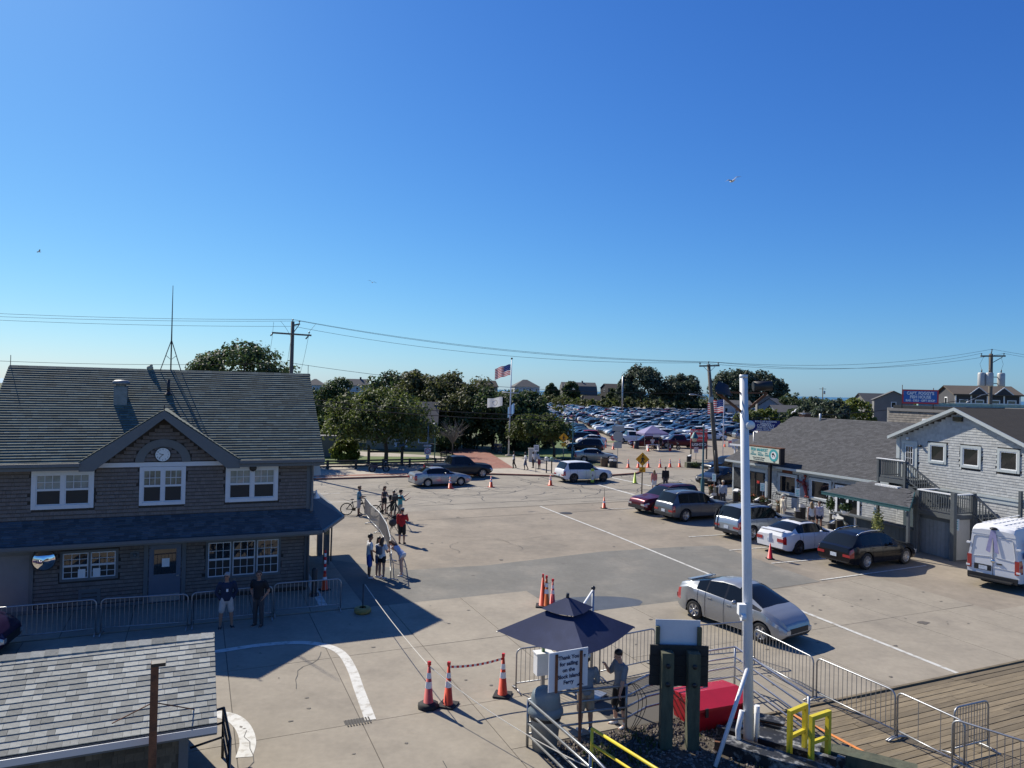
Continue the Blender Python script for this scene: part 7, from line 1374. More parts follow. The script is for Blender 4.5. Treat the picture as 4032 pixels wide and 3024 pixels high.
# ================================================================== far houses
m_hw = [mat('house_grey_shingle', (.17, .165, .16), .85, var=.1, vs=.6), mat('house_white', (.46, .46, .45), .7, var=.05, vs=.6), mat('house_blue', (.16, .21, .26), .8, var=.06, vs=.6), mat('house_slate', (.05, .05, .055), .8, var=.1, vs=.6), mat('house_tan', (.30, .26, .18), .8, var=.06, vs=.6)]
m_hr = [mat('house_roof_grey', (.11, .105, .10), .9, var=.12, vs=.8), mat('house_roof_brown', (.085, .068, .052), .9, var=.12, vs=.8)]
def house(label, x, D, w, d, we, wr, rot=0, wall=0, roof=0, win=(3, 2), style='gable', base=0, trim=m_white, chim=False, porch=False):
 """gable/hip/gambrel house; ridge along local x"""
 o = thing('distant_house', label, 'house', (x, D, base), rot); part('wall', m_hw[wall], o, lambda q: (q.bx((-w / 2, -d / 2, 0), (w / 2, d / 2, we)),) + ((q.add([(s_ * w / 2, -d / 2, we), (s_ * w / 2, d / 2, we), (s_ * w / 2, 0, wr - .1)], [(0, 1, 2)] if s_ > 0 else [(1, 0, 2)]) for s_ in ()) if 0 else ()))
 if style != 'hip': part('gable', m_hw[wall], o, lambda q: [q.add([(s_ * (w / 2 - .01), -d / 2, we), (s_ * (w / 2 - .01), d / 2, we), (s_ * (w / 2 - .01), 0, wr - .12)], [(0, 1, 2)] if s_ > 0 else [(1, 0, 2)]) for s_ in (-1, 1)] and None)
 ov = .4; A_ = w / 2 + ov; B_ = d / 2 + ov; q = MB()
 if style == 'hip': rx = max(.5, w / 2 - d / 2); q.add([(-A_, -B_, we), (A_, -B_, we), (A_, B_, we), (-A_, B_, we), (-rx, 0, wr), (rx, 0, wr)], [(0, 1, 5, 4), (1, 2, 5), (2, 3, 4, 5), (3, 0, 4), (3, 2, 1, 0)])
 elif style == 'gambrel': zm = lerp(we, wr, .68); ym = B_ * .62; q.add([(-A_, -B_, we), (A_, -B_, we), (A_, -ym, zm), (-A_, -ym, zm), (A_, 0, wr), (-A_, 0, wr), (A_, ym, zm), (-A_, ym, zm), (A_, B_, we), (-A_, B_, we)], [(0, 1, 2, 3), (3, 2, 4, 5), (5, 4, 6, 7), (7, 6, 8, 9), (1, 8, 6, 4, 2), (9, 0, 3, 5, 7)])
 else: q.add([(-A_, -B_, we), (A_, -B_, we), (A_, 0, wr), (-A_, 0, wr), (A_, B_, we), (-A_, B_, we), (-A_, -B_, we - .2), (A_, -B_, we - .2), (A_, 0, wr - .2), (-A_, 0, wr - .2)], [(0, 1, 2, 3), (3, 2, 4, 5), (6, 7, 1, 0), (9, 8, 7, 6), (1, 7, 8, 2), (3, 9, 6, 0)])
 rf_ = q.build('roof', m_hr[roof], o)
 nx, nz = win; ww = min(1.0, w / nx * .45); hh = min(1.4, we / max(1, nz) * .5)
 for j in range(nz):
  for i in range(nx):
   cx_ = -w / 2 + w * (i + .5) / nx; cz = we - (we / nz if nz else 0) * (j + .5) if we < 7 else we - 1.6 - j * 2.7
   f = part('window', trim, o, lambda q: (q.bx((cx_ - ww / 2 - .12, -d / 2 - .06, cz - hh / 2 - .12), (cx_ - ww / 2, -d / 2, cz + hh / 2 + .12)), q.bx((cx_ + ww / 2, -d / 2 - .06, cz - hh / 2 - .12), (cx_ + ww / 2 + .12, -d / 2, cz + hh / 2 + .12)), q.bx((cx_ - ww / 2, -d / 2 - .06, cz + hh / 2), (cx_ + ww / 2, -d / 2, cz + hh / 2 + .12)), q.bx((cx_ - ww / 2, -d / 2 - .06, cz - hh / 2 - .12), (cx_ + ww / 2, -d / 2, cz - hh / 2))))
   part('pane', m_glass, f, lambda q: q.bx((cx_ - ww / 2, -d / 2 - .03, cz - hh / 2), (cx_ + ww / 2, -d / 2 - .01, cz + hh / 2)))
 for s_ in (-1, 1):
  f = part('window', trim, o, lambda q: q.box((s_ * (w / 2 + .02), 0, we - 1.2), (.05, 1.2, 1.5))); part('pane', m_glass, f, lambda q: q.box((s_ * (w / 2 + .05), 0, we - 1.2), (.03, .9, 1.2)))
 if chim: part('chimney', m_hw[3], rf_, lambda q: q.bx((w * .1, -.4, wr - .8), (w * .1 + .8, .4, wr + .9)))
 if porch: part('balcony', m_white, o, lambda q: (q.bx((-w * .3, -d / 2 - 1.4, we - 2.9), (w * .3, -d / 2, we - 2.75)), q.bx((-w * .3, -d / 2 - 1.4, we - 1.9), (w * .3, -d / 2 - 1.3, we - 1.8))))
 return o
house('pale hipped house on the skyline, leftmost beside the clock building roof', -91, 330, 8.5, 9, 8.0, 10.8, .15, 1, 0, (3, 3), 'hip', porch=True)
house('grey gabled house on the skyline above the dark tree', -71.5, 330, 9.5, 9, 8.2, 11.2, .2, 1, 0, (3, 3), chim=True, porch=True)
house('brown roofed house peeking over the tree clump', -12.5, 340, 9, 10, 9.0, 12.0, .3, 0, 1, (3, 2), chim=True)
house('hip roofed house on the skyline right of the flagpole', 6.2, 340, 12, 10, 9.4, 12.8, .2, 1, 0, (4, 2), 'hip', porch=True)
house('large grey gambrel roofed house on the skyline', 39.5, 425, 20, 12, 6.0, 13.2, .12, 0, 0, (6, 1), 'gambrel', chim=True)
house('dark house with white window left of the tallest tree', 59, 425, 9, 9, 10.0, 12.8, .4, 3, 1, (2, 2))
house('low brown roofed cottage in the scrub behind the car park', 44.0, 392, 9, 8, 2.6, 5.6, .3, 0, 1, (2, 1))
house('white gabled house under the wide grey green tree', 101, 282, 6.5, 8, 5.2, 8.2, 1.35, 0, 0, (2, 2))
house('small blue cottage with white windows behind the car park', 72.5, 190, 7, 6, 3.6, 5.4, .15, 2, 0, (2, 1))
house('long grey roofed house behind the market, left of the big red sign', 104, 205, 8.5, 8, 6.2, 9.2, .1, 0, 0, (2, 1))
house('grey shingled gable house beside the red bordered sign', 98.8, 185, 5, 9, 7.4, 9.8, 1.2, 0, 0, (1, 1))
house('dark roofed cottage among the bushes behind the market', 88, 240, 10, 7, 4.4, 7.0, 1.0, 2, 0, (1, 1))
house('long low shed among the bushes behind the market', 84, 270, 12, 6, 4.2, 5.8, .1, 1, 0, (3, 1))
hd = house('dark shingled house with white trim grid behind the transformer pole', 69.8, 107, 8.2, 8, 8.7, 10.0, -.25, 3, 1, (4, 2))
for x in (-4.1, -2.1, 0, 2.1, 4.1): part('trim_post', m_white, hd, lambda q: q.bx((x - .09, -4.1, 4), (x + .09, -4.02, 8.7)))
for z in (7.35, 8.62): part('trim_band', m_white, hd, lambda q: q.bx((-4.1, -4.12, z - .07), (4.1, -4.02, z + .07)))
for x in (-1.2, 2.0):
 part('cross_gable', MATS['house_slate'], hd, lambda q: q.add([(x - 1.1, -4.3, 8.7), (x + 1.1, -4.3, 8.7), (x, -4.3, 9.65)], [(0, 1, 2)])); part('gable_trim', m_white, hd, lambda q: (q.beam((x - 1.2, -4.35, 8.68), (x, -4.35, 9.72), .08, .1), q.beam((x + 1.2, -4.35, 8.68), (x, -4.35, 9.72), .08, .1)))
th = house('tan clapboard house half hidden by the broad street tree', -14.0, 92.5, 8.5, 6, 3.3, 6.0, .06, 4, 0, (3, 1)); part('door', mat('house_door_blue', (.10, .13, .17), .6), th, lambda q: q.bx((-.5, -3.06, .3), (.5, -3.0, 2.4)))
for s_ in (-.75, .6): part('shutter', m_white, th, lambda q: q.bx((s_, -3.08, .3), (s_ + .3, -3.0, 2.5)))
tag(MB().bx((-2.2, -1, 0), (2.2, 1, 2.4)).build('grey_outbuilding', m_hw[0], None, (-20.6, 77.5, 0), .2), 'plain grey outbuilding beside the clipped shrub', 'building')
# white office with hipped roof and the blue sign, behind the market
of = thing('car_park_office', 'low white office with grey hipped roof behind the fish market', 'building', (26.6, 66.0), R(-62)); part('wall', m_hw[1], of, lambda q: q.bx((-4.5, -3, 0), (4.5, 3, 3.1)))
part('roof', m_charr, of, lambda q: q.add([(-5, -3.5, 3.1), (5, -3.5, 3.1), (5, 3.5, 3.1), (-5, 3.5, 3.1), (-2, 0, 5.25), (2, 0, 5.25)], [(0, 1, 5, 4), (1, 2, 5), (2, 3, 4, 5), (3, 0, 4), (3, 2, 1, 0)]))
for k in range(5): f = part('window', m_white, of, lambda q: q.bx((-4 + k * 1.8, -3.06, 1.2), (-3.1 + k * 1.8, -3.0, 2.6))); part('pane', m_glass, f, lambda q: q.bx((-3.9 + k * 1.8, -3.08, 1.3), (-3.2 + k * 1.8, -3.05, 2.5)))
for k in range(5): part('column', m_white, of, lambda q: q.bx((-4.6 + k * 2.2, -3.4, 0), (-4.45 + k * 2.2, -3.25, 3.05)))
part('eave_trim', m_white, of, lambda q: (q.bx((-5.02, -3.55, 2.95), (5.02, -3.5, 3.12)), q.bx((-5.05, -3.5, 2.95), (-5.0, 3.5, 3.12))))
ch = thing('brick_chimney', 'square brown brick chimney poking up behind the market ridge', 'chimney', (31.5, 76.5), .3); part('stack', mat('chimney_brick', (.13, .07, .04), .9, var=.25, vs=5), ch, lambda q: q.bx((-.42, -.42, 0), (.42, .42, 5.9))); part('cap', m_hr[0], ch, lambda q: q.bx((-.5, -.5, 5.9), (.5, .5, 6.05)))
rs_ = thing('restaurant_block', 'shingled restaurant wall behind the gabled house roof', 'building', (32.8, 62.0), GA)
part('wall', m_base, rs_, lambda q: q.bx((0, 0, 0), (7.5, 5, 6.9)))
shingles(rs_, 'wall_shingle', mat('old_grey_shingle', (.24, .215, .185), .88, rand=.25, var=.2, vs=3), (0, -.01, 4.4), (1, 0, 0), (0, 0, 1), 7.5, 2.3, .2, .22, None, 160, .016, .003, .01, seed=71, lname='wall_shingles')
part('parapet', m_hw[0], rs_, lambda q: q.bx((0, -.12, 6.75), (7.5, -.02, 6.98))); part('tar_roof', m_black, rs_, lambda q: q.bx((.2, .3, 6.9), (7, 4.5, 7.25)))
f = part('window', m_white, rs_, lambda q: q.bx((3.4, -.08, 5.2), (4.4, 0, 6.2))); part('pane', m_glass, f, lambda q: q.bx((3.5, -.1, 5.3), (4.3, -.07, 6.08)))
r2_ = thing('restaurant_wing', 'flat roofed restaurant wing with green copper edge at the far right', 'building', (35.81, 60.0, 7.01)[:2], R(-6)); part('wall', m_hw[0], r2_, lambda q: q.bx((0, 0, 0), (24, 10, 6.9)))
part('copper_edge', mat('verdigris', (.22, .34, .30), .6, var=.3, vs=3), r2_, lambda q: q.bx((-.2, 3.0, 7.2), (24, 3.3, 7.5))); part('flat_roof', mat('gravel_roof', (.30, .265, .20), .9, var=.25, vs=2), r2_, lambda q: q.bx((-.2, -.1, 6.92), (24, 3.0, 7.2))); part('roof_vent', m_white, r2_, lambda q: q.ball((9.5, 2.5, 7.55), (.3, .3, .35)))
fg = thing('rooftop_sign', 'red bordered blue sign reading CAPT. FOGGYS FISH HOUSE on the restaurant roof', 'sign', (32.66, 57.0, 7.43)[:2], R(-12)); zb_ = 7.42
m_sblue = mat('sign_blue', (.04, .16, .46), .5, var=.12, vs=2); m_sred = mat('sign_red', (.62, .045, .05), .5); m_slet = mat('sign_letter_white', (.85, .85, .85), .5)
part('border', m_sred, fg, lambda q: [q.add([(a, 0, c), (b, 0, c), (b, 0, d), (a, 0, d)], [(0, 1, 2, 3)]) for a, b, c, d in ((-1.34, 1.34, zb_, zb_ + .13), (-1.34, 1.34, zb_ + 1.02, zb_ + 1.14), (-1.34, -1.22, zb_ + .13, zb_ + 1.02), (1.22, 1.34, zb_ + .13, zb_ + 1.02))] and None); part('panel', m_sblue, fg, lambda q: q.add([(-1.22, -.01, zb_ + .13), (1.22, -.01, zb_ + .13), (1.22, -.01, zb_ + 1.02), (-1.22, -.01, zb_ + 1.02)], [(0, 1, 2, 3)]))
text("CAPT. FOGGY'S", .33, m_slet, fg, (0, -.03, zb_ + .84), sx=.86, bold=.016); text('FISH HOUSE', .33, m_slet, fg, (0, -.03, zb_ + .54), sx=.86, bold=.016); text('BAR · DELI · GIFT SHOP', .23, m_slet, fg, (0, -.03, zb_ + .26), sx=.9, bold=.012)
for x in (-1.28, 1.0): part('stay', m_black, fg, lambda q: q.tube([(x, .15, zb_ - .4), (x, .15, zb_ + (1.5 if x < 0 else 1.3))], .03, 6))
# ================================================================== the packed car park
lods = []
m_clod = [P_white, m_cglass, m_ctrim, m_tyre, m_rim, m_tail, m_head]
def lod(spec, step):
 c = spec; so = c.step; c.step = step; F = c.faces(); c.step = so; mb = MB(); mb.smooth = True; idx = {}
 for key, quads in F.items():
  mi = 1 if key.startswith(('side', 'wind', 'rear')) else 2 if key == 'under' or key.startswith('pill') else 5 if key.startswith('tail') else 6 if key.startswith('head') else 0
  for q in quads:
   f = []
   for p in q:
    k = (round(p[0], 3), round(p[1], 3), round(p[2], 3))
    if k not in idx: idx[k] = len(mb.v); mb.v.append(k)
    if idx[k] not in f: f.append(idx[k])
   if len(f) > 2: mb.f.append(f); mb.m.append(mi); mb.sm.append(True)
 for xw in (c.xf, c.xr):
  for sd in (1, -1):
   b = len(mb.v)
   mb.mi = 3; mb.lathe([(0, sd * .1), (c.wr * .98, sd * .1), (c.wr, 0), (c.wr, -sd * .1)], 10, (c.x0 - xw, sd * (c.W / 2 - .11), c.wr), 'Y'); mb.mi = 4; mb.lathe([(0, sd * .115), (c.wr * .62, sd * .105)], 10, (c.x0 - xw, sd * (c.W / 2 - .11), c.wr), 'Y')
 me = mb.mesh('car', m_clod); me.set_sharp_from_angle(angle=R(38)); return me
KINDS = [(SEDAN, 'sedan'), (SUV, 'four wheel drive'), (CROSS, 'crossover'), (WAGON, 'estate car'), (HATCH, 'hatchback'), (MINIVAN, 'minivan'), (PICKUP, 'pickup')]
LODM = [lod(s_, .3) for s_, _ in KINDS]
COLS = [(P_white, 'white', 27), (P_black, 'black', 17), (P_dgrey, 'charcoal', 12), (P_grey, 'grey', 11), (P_silver, 'silver', 14), (P_blue, 'navy', 9), (P_bluel, 'blue', 5), (P_red, 'red', 5), (P_green, 'green', 2), (P_beige, 'beige', 3)]
def ordn(n): return '%d%s' % (n, 'th' if 10 < n % 100 < 14 else {1: 'st', 2: 'nd', 3: 'rd'}.get(n % 10, 'th'))
rc_ = random.Random(77); spots = []
for col in range(16):
 xc = 11.5 + col * 7.4 + (col // 2) * .6
 y0 = 104 if xc < 26 else 108
 for j in range(0, 106):
  y = y0 + j * 2.72 + (col % 2) * .6; x = xc + rc_.uniform(-.3, .3) + (y - 104) * .005
  if x / y > .415 or y > 382: continue
  if x > 33 and y < 120: continue
  yb = interp(hp, x) - 6
  if y > yb or rc_.random() < .035: continue
  if y < 108 and 13.5 < x < 24: continue
  spots.append((j, x, y))
spots.sort(key=lambda s_: s_[2]); near, far = spots[:300], spots[300:]
near.sort(key=lambda s_: (s_[0], s_[1])); cnt = {}
protos = {}
def car_parts(ki):
 """meshes of the separate parts for the nearest rows"""
 if ki in protos: return protos[ki]
 c = KINDS[ki][0]; F = c.faces(); out = []
 for key, quads in F.items():
  nm = 'pillar_trim' if key.startswith('pill') else 'side_window' if key.startswith('side') else 'headlight' if key.startswith('head') else 'taillight' if key.startswith('tail') else {'under': 'underbody'}.get(key, key)
  out.append((nm, quads_mesh(nm, quads, {'side_window': m_cglass, 'headlight': m_head, 'taillight': m_tail, 'underbody': m_ctrim, 'pillar_trim': m_cpil, 'windshield': m_cglass, 'rear_window': m_cglass}.get(nm, P_white))))
 t, b = wheel_mesh(c.wr, .21, m_tyre, m_rim, 5, True); protos[ki] = (out, t.mesh('wheel', m_tyre), b.mesh('rim', m_rim)); return protos[ki]
def slot(o, m): o.material_slots[0].link = 'OBJECT'; o.material_slots[0].material = m
for j, x, y in near:
 ki = rc_.choices(range(7), (22, 24, 20, 7, 10, 5, 6))[0]; pm_, cn, _ = rc_.choices(COLS, [c[2] for c in COLS])[0]; cnt[j] = cnt.get(j, 0) + 1; c = KINDS[ki][0]
 lab = '%s %s, %s from the left in the %s line of the car park' % (cn, KINDS[ki][1], ordn(cnt[j]), ordn(j + 1)); hd_ = R(186) + rc_.uniform(-.03, .03) + (math.pi if rc_.random() < .25 else 0)
 if y < 134:
  o = thing('parked_car', lab, 'car', (x, y, .006), hd_, 'cars in the packed car park'); out, tm, bm_ = car_parts(ki)
  for nm, me in out:
   q = inst(me, nm, o)
   if nm == 'body': slot(q, pm_)
  for xw in (c.xf, c.xr):
   for sd in (1, -1): wl = inst(tm, 'wheel', o, (c.x0 - xw, sd * (c.W / 2 - .11), c.wr), (0, 0, 0 if sd > 0 else math.pi)); inst(bm_, 'rim', wl)
 else:
  o = tag(inst(LODM[ki], 'parked_car', None, (x, y, .006), (0, 0, hd_)), lab, 'car', 'cars in the packed car park'); slot(o, pm_)
# the rest, too far to tell apart, one mass
fv_, ff_, fm_ = [], [], []; FM = [c[0] for c in COLS] + m_clod[1:]
LOW = [lod(s_, .7) for s_, _ in KINDS[:3]]; LOWD = [([tuple(v.co) for v in me.vertices], [(list(p.vertices), p.material_index) for p in me.polygons]) for me in LOW]
for j, x, y in far:
 vs, fs = LOWD[rc_.randrange(3)]; ci = rc_.choices(range(len(COLS)), [c[2] for c in COLS])[0]; a = R(186) + (math.pi if rc_.random() < .25 else 0); ca, sa_ = math.cos(a), math.sin(a); b = len(fv_)
 fv_ += [(x + v[0] * ca - v[1] * sa_, y + v[0] * sa_ + v[1] * ca, v[2] + .006) for v in vs]
 for f, mi in fs: ff_.append([b + i for i in f]); fm_.append(ci if mi == 0 else len(COLS) + mi - 1)
me = bpy.data.meshes.new('far_parked_cars'); me.from_pydata(fv_, [], ff_)
for m in FM: me.materials.append(m)
me.polygons.foreach_set('material_index', fm_); me.polygons.foreach_set('use_smooth', [True] * len(ff_)); me.set_sharp_from_angle(angle=R(38))
tag(inst(me, 'far_parked_cars'), 'hundreds of cars packed in the far half of the car park', 'cars', kind='stuff')

# ================================================================== utility poles and wires
m_polew = mat('weathered_pole', (.13, .115, .095), .9, var=.2, vs=2, stretch=(3, 3, .5)); m_wire = mat('wire_black', (.015, .015, .016), .6); m_insul = mat('insulator_brown', (.04, .03, .028), .4)
def insulator(o, p): part('insulator', m_insul, o, lambda q: (q.tube([p, V(p) + V((0, 0, .16))], .03, 6), q.lathe([(.03, .12), (.1, .14), (.06, .2), (.0, .24)], 10, p)))
PL = (-19.25, 62.0); uL = thing('utility_pole', 'wooden utility pole with long crossarm behind the clock building', 'utility pole', (*PL, 0), 0, 'utility poles')
part('shaft', m_polew, uL, lambda q: q.tube([(0, 0, 0), (.05, 0, 13.3)], [.2, .15], 10)); part('crossarm', m_polew, uL, lambda q: q.beam((-1.65, -.2, 12.28), (1.75, -.2, 12.12), .12, .14)); part('upper_arm', m_polew, uL, lambda q: (q.beam((0, 0, 12.95), (.7, -.1, 13.1), .1, .12), q.beam((.1, 0, 12.3), (.62, -.1, 13.0), .05, .05)))
for p in ((.05, 0, 13.3), (.66, -.1, 13.16), (1.55, -.2, 12.2)): insulator(uL, p)
part('strain_insulator', m_insul, uL, lambda q: q.tube([(-1.62, -.2, 12.2), (-1.75, -.3, 12.0)], .06, 6)); part('strain_insulator', m_insul, uL, lambda q: q.tube([(1.5, -.2, 12.05), (1.3, -.3, 11.8)], .06, 6))
for a, b, s_ in (((-1.6, -.2, 12.2), (-2.9, 2, 8.6), .3), ((-.05, 0, 12.0), (-1.6, 3, 7.9), .3), ((1.5, -.2, 12.0), (-.4, 3, 8.0), .5), ((-1.6, -.2, 12.3), (-1.55, -.2, 13.2), 0), ((-1.0, 0, 13.3), (-.1, 0, 12.0), -.1), ((1.55, -.2, 12.4), (2.1, -.2, 13.1), 0)): part('jumper_wire', m_wire, uL, lambda q: q.tube(sag(a, b, s_, 6), .012, 4))
PM = (17.95, 61.6); uM = thing('utility_pole', 'leaning wooden utility pole with street lamp at the fish market corner', 'utility pole', (*PM, 0), 0, 'utility poles'); tM = (-1.0, 0, 10.4)
part('shaft', m_polew, uM, lambda q: q.tube([(0, 0, 0), (-.5, 0, 5.2), tM], [.21, .18, .14], 10)); part('crossarm', m_polew, uM, lambda q: q.beam((-1.85, -.15, 10.22), (-.1, -.15, 10.3), .11, .13)); part('arm_brace', m_steel, uM, lambda q: (q.beam((-1.5, -.2, 10.2), (-.98, -.15, 9.7), .03, .04), q.beam((-.5, -.2, 10.2), (-.96, -.15, 9.7), .03, .04)))
for p in ((-1.0, 0, 10.42), (-1.78, -.15, 10.3), (-.2, -.15, 10.36)): insulator(uM, p)
part('lamp_arm', m_steel, uM, lambda q: q.tube([(-.85, 0, 7.2), (-1.3, -.1, 7.55), (-1.9, -.15, 7.72), (-2.2, -.15, 7.75)], .035, 6)); part('lamp_head', m_steel, uM, lambda q: q.ball((-2.4, -.15, 7.74), (.3, .14, .08), 10, 6)); part('meter_box', m_steel, uM, lambda q: q.bx((-1.0, -.35, 7.1), (-.6, -.15, 7.6))); part('cable_guard', m_black, uM, lambda q: q.tube([(-.1, -.22, .3), (-.35, -.2, 3.0)], .06, 6))
PR = (52.35, 78.0); uR = thing('utility_pole', 'wooden utility pole carrying three grey transformers at the far right', 'utility pole', (*PR, 0), 0, 'utility poles')
part('shaft', m_polew, uR, lambda q: q.tube([(0, 0, 0), (0, 0, 12.95)], [.24, .2], 10)); part('crossarm', m_polew, uR, lambda q: q.beam((-1.3, -.25, 12.65), (1.4, -.25, 12.72), .14, .16)); part('arm_brace', m_black, uR, lambda q: q.beam((1.1, -.25, 12.6), (.1, -.2, 12.0), .05, .06)); part('top_pin', m_black, uR, lambda q: q.tube([(0, 0, 12.9), (.1, 0, 13.3)], .05, 6))
for p in ((-1.2, -.25, 12.74), (1.25, -.25, 12.8), (.1, 0, 13.25)): insulator(uR, p)
for x, y in ((-1.05, -.1), (-.45, -.5), (1.05, -.15)):
 t = part('transformer', mat('transformer_grey', (.42, .43, .42), .5, .2, var=.08), uR, lambda q: q.lathe([(0, 9.35), (.36, 9.38), (.38, 9.5), (.38, 10.75), (.33, 10.85), (0, 10.9)], 16, (x, y, 0))); part('bushing', m_insul, t, lambda q: q.tube([(x, y, 10.85), (x, y, 11.2)], .06, 8))
 part('drop_wire', m_wire, uR, lambda q: q.tube([(x, y, 11.2), (x * 1.2, y, 11.8), (x * .9, -.25, 12.6)], .014, 4))
part('mount', m_black, uR, lambda q: (q.beam((0, -.1, 10.4), (.8, -.1, 10.4), .08, .08), q.beam((0, -.1, 9.7), (.8, -.1, 9.7), .08, .08))); part('lamp_arm', m_steel, uR, lambda q: q.tube([(-.2, -.1, 8.6), (-1.2, -.4, 8.4), (-2.6, -.8, 7.8), (-3.2, -.9, 7.55)], .05, 6))
def wire(label, pts, r_=.013, group='overhead wires'):
 q = MB()
 for a, b, s_ in pts: q.tube(sag(a, b, s_, 16), r_, 4, caps=False)
 return tag(q.build('overhead_wire', m_wire), label, 'wire', group)
tl = lambda P, p: (P[0] + p[0], P[1] + p[1], p[2])
L1, L2, L3 = tl(PL, (.05, 0, 13.5)), tl(PL, (.66, -.1, 13.36)), tl(PL, (.1, .1, 12.9)); M1, M2, M3 = tl(PM, (-1.0, 0, 10.62)), tl(PM, (-1.78, -.15, 10.5)), tl(PM, (-.2, -.15, 10.56)); R1_, R2_, R3_ = tl(PR, (.1, 0, 13.45)), tl(PR, (-1.2, -.25, 12.95)), tl(PR, (1.25, -.25, 13.0))
wire('topmost power line running across the whole sky', [((-46, 58, 13.15), L1, .2), (L1, M1, .75), (M1, R1_, .9), (R1_, (95, 92, 12.4), .8)])
wire('second power line just below the topmost one', [((-46, 58, 12.88), L2, .2), (L2, M3, .8), (M3, R3_, 1.0), (R3_, (95, 91, 11.8), .8)])
wire('lowest of the three parallel power lines', [((-46, 58, 12.62), L3, .2), (L3, M2, .9), (M2, R2_, 1.05)])
wire('service cable from the left pole sloping down to the market pole', [(tl(PL, (0, 0, 9.7)), tl(PM, (-.75, 0, 7.9)), .75), ((-46, 58, 9.3), tl(PL, (0, 0, 9.7)), .3)], .016)
wire('thick black telephone cable crossing before the trees, upper', [((-40, 50, 7.2), tl(PL, (0, 0, 6.75)), .25), (tl(PL, (0, 0, 6.75)), tl(PM, (-.55, 0, 6.1)), .75)], .026)
wire('thick black telephone cable crossing before the trees, lower', [((-40, 50, 6.6), tl(PL, (0, 0, 6.25)), .25), (tl(PL, (0, 0, 6.25)), tl(PM, (-.5, 0, 5.7)), .72), (tl(PM, (-.5, 0, 5.7)), tl(PR, (0, 0, 8.4)), .6)], .03)
o = thing('distant_pole', 'small utility pole on the skyline behind the market bushes', 'utility pole', (109, 250), 0, 'utility poles'); part('shaft', m_polew, o, lambda q: q.tube([(0, 0, 0), (0, 0, 11.2)], .16, 6)); part('crossarm', m_polew, o, lambda q: q.beam((-1.2, 0, 10.6), (1.2, 0, 10.6), .14, .14)); part('transformer', m_steel, o, lambda q: q.tube([(.5, -.3, 8.8), (.5, -.3, 9.9)], .3, 8))
o = thing('lot_light_pole', 'plain grey pole standing in the middle of the car park', 'pole', (37.23, 240.0, 1.66)[:2], 0); part('shaft', m_steel, o, lambda q: q.tube([(0, 0, 0), (0, 0, 13.2)], [.28, .22], 8))
# ================================================================== flags and flagpoles
m_fr, m_fw_, m_fb = mat('flag_red', (.42, .03, .04), .8, trans=.35), mat('flag_white', (.62, .62, .62), .8, trans=.35), mat('flag_blue', (.02, .04, .16), .8, trans=.35)
def us_flag(parent, at_, w, h, dirx, droop):
 NU, NV = 18, 13; P_ = lambda i, j: (at_[0] + dirx * w * i / NU * .95, at_[1] + .12 * w * math.sin(i * .75) * (i / NU), at_[2] - h * j / NV - droop * w * (i / NU) ** 1.3 + .03 * h * math.sin(i * .7))
 o = None
 for j in range(NV):
  for a, b, m in ((0, 8, m_fb if j < 7 else None), (8, 18, None)):
   m = m or (m_fr if j % 2 == 0 else m_fw_); q = MB()
   for i in range(a, b): q.add([P_(i, j), P_(i, j + 1), P_(i + 1, j + 1), P_(i + 1, j)], [(0, 1, 2, 3)])
   q.build('flag_stripe' if m is not m_fb else 'flag_canton', m, parent)
 for j in range(3):
  for i in range(4): p = P_(1 + i * 2, 1 + j * 2); MB().box((p[0], p[1] - .01, p[2]), (.045 * w, .03, .03 * w)).build('flag_star', m_fw_, parent)
FP = (-.21, 82.67); fp = thing('flagpole', 'tall white flagpole with yardarm across the road', 'flagpole', (*FP, .13), 0, 'flagpoles')
part('shaft', m_wpole, fp, lambda q: q.tube([(0, 0, 0), (.12, 0, 11.2)], [.11, .05], 10)); part('ball', m_black, fp, lambda q: q.ball((.12, 0, 11.3), .12)); part('yardarm', m_wpole, fp, lambda q: q.tube([(-.95, 0, 7.38), (1.05, 0, 7.3)], .05, 6)); part('base', m_walk, fp, lambda q: q.lathe([(.4, 0), (.4, .12), (0, .12)], 12))
for x in (-.9, -.5, .95): part('halyard', m_wire, fp, lambda q: q.tube([(x, 0, 7.35), (x * .3, 0, 1.0)], .008, 4))
o = thing('national_flag', 'striped national flag flying left from the tall white flagpole', 'flag', (FP[0], FP[1], 0), 0, 'flags'); us_flag(o, (.0, 0, 10.75), 1.9, 1.25, -1, .30)
def plain_flag(label, at_, w, h, m, slack, mark=None):
 o = thing('signal_flag', label, 'flag', (FP[0], FP[1], 0), 0, 'flags'); q = MB(); q.smooth = True; NU, NV = 10, 5; vs = [(at_[0] + w * i / NU, at_[1] + .1 * math.sin(i * .9), at_[2] - h * j / NV - slack * (i / NU) + .04 * math.sin(i * .8 + j * .3)) for j in range(NV + 1) for i in range(NU + 1)]
 q.add(vs, [(j * (NU + 1) + i, (j + 1) * (NU + 1) + i, (j + 1) * (NU + 1) + i + 1, j * (NU + 1) + i + 1) for j in range(NV) for i in range(NU)]); q.build('cloth', m, o)
 if mark: part('emblem', mark, o, lambda q: q.tube([(at_[0] + w * .5 + .28 * math.cos(t * .52), at_[1] - .02, at_[2] - h * .5 - slack * .5 + .28 * math.sin(t * .52)) for t in range(12)], .025, 4, close=True))
plain_flag('white flag with a gold ring emblem below the yardarm', (-.85, 0, 6.95), -1.75, 1.05, m_fw_, .25, mat('flag_gold', (.45, .36, .12), .7))
plain_flag('limp pale blue flag hanging right of the flagpole', (.55, 0, 6.3), -.75, 1.2, mat('flag_pale_blue', (.20, .34, .55), .8, trans=.35), .6)
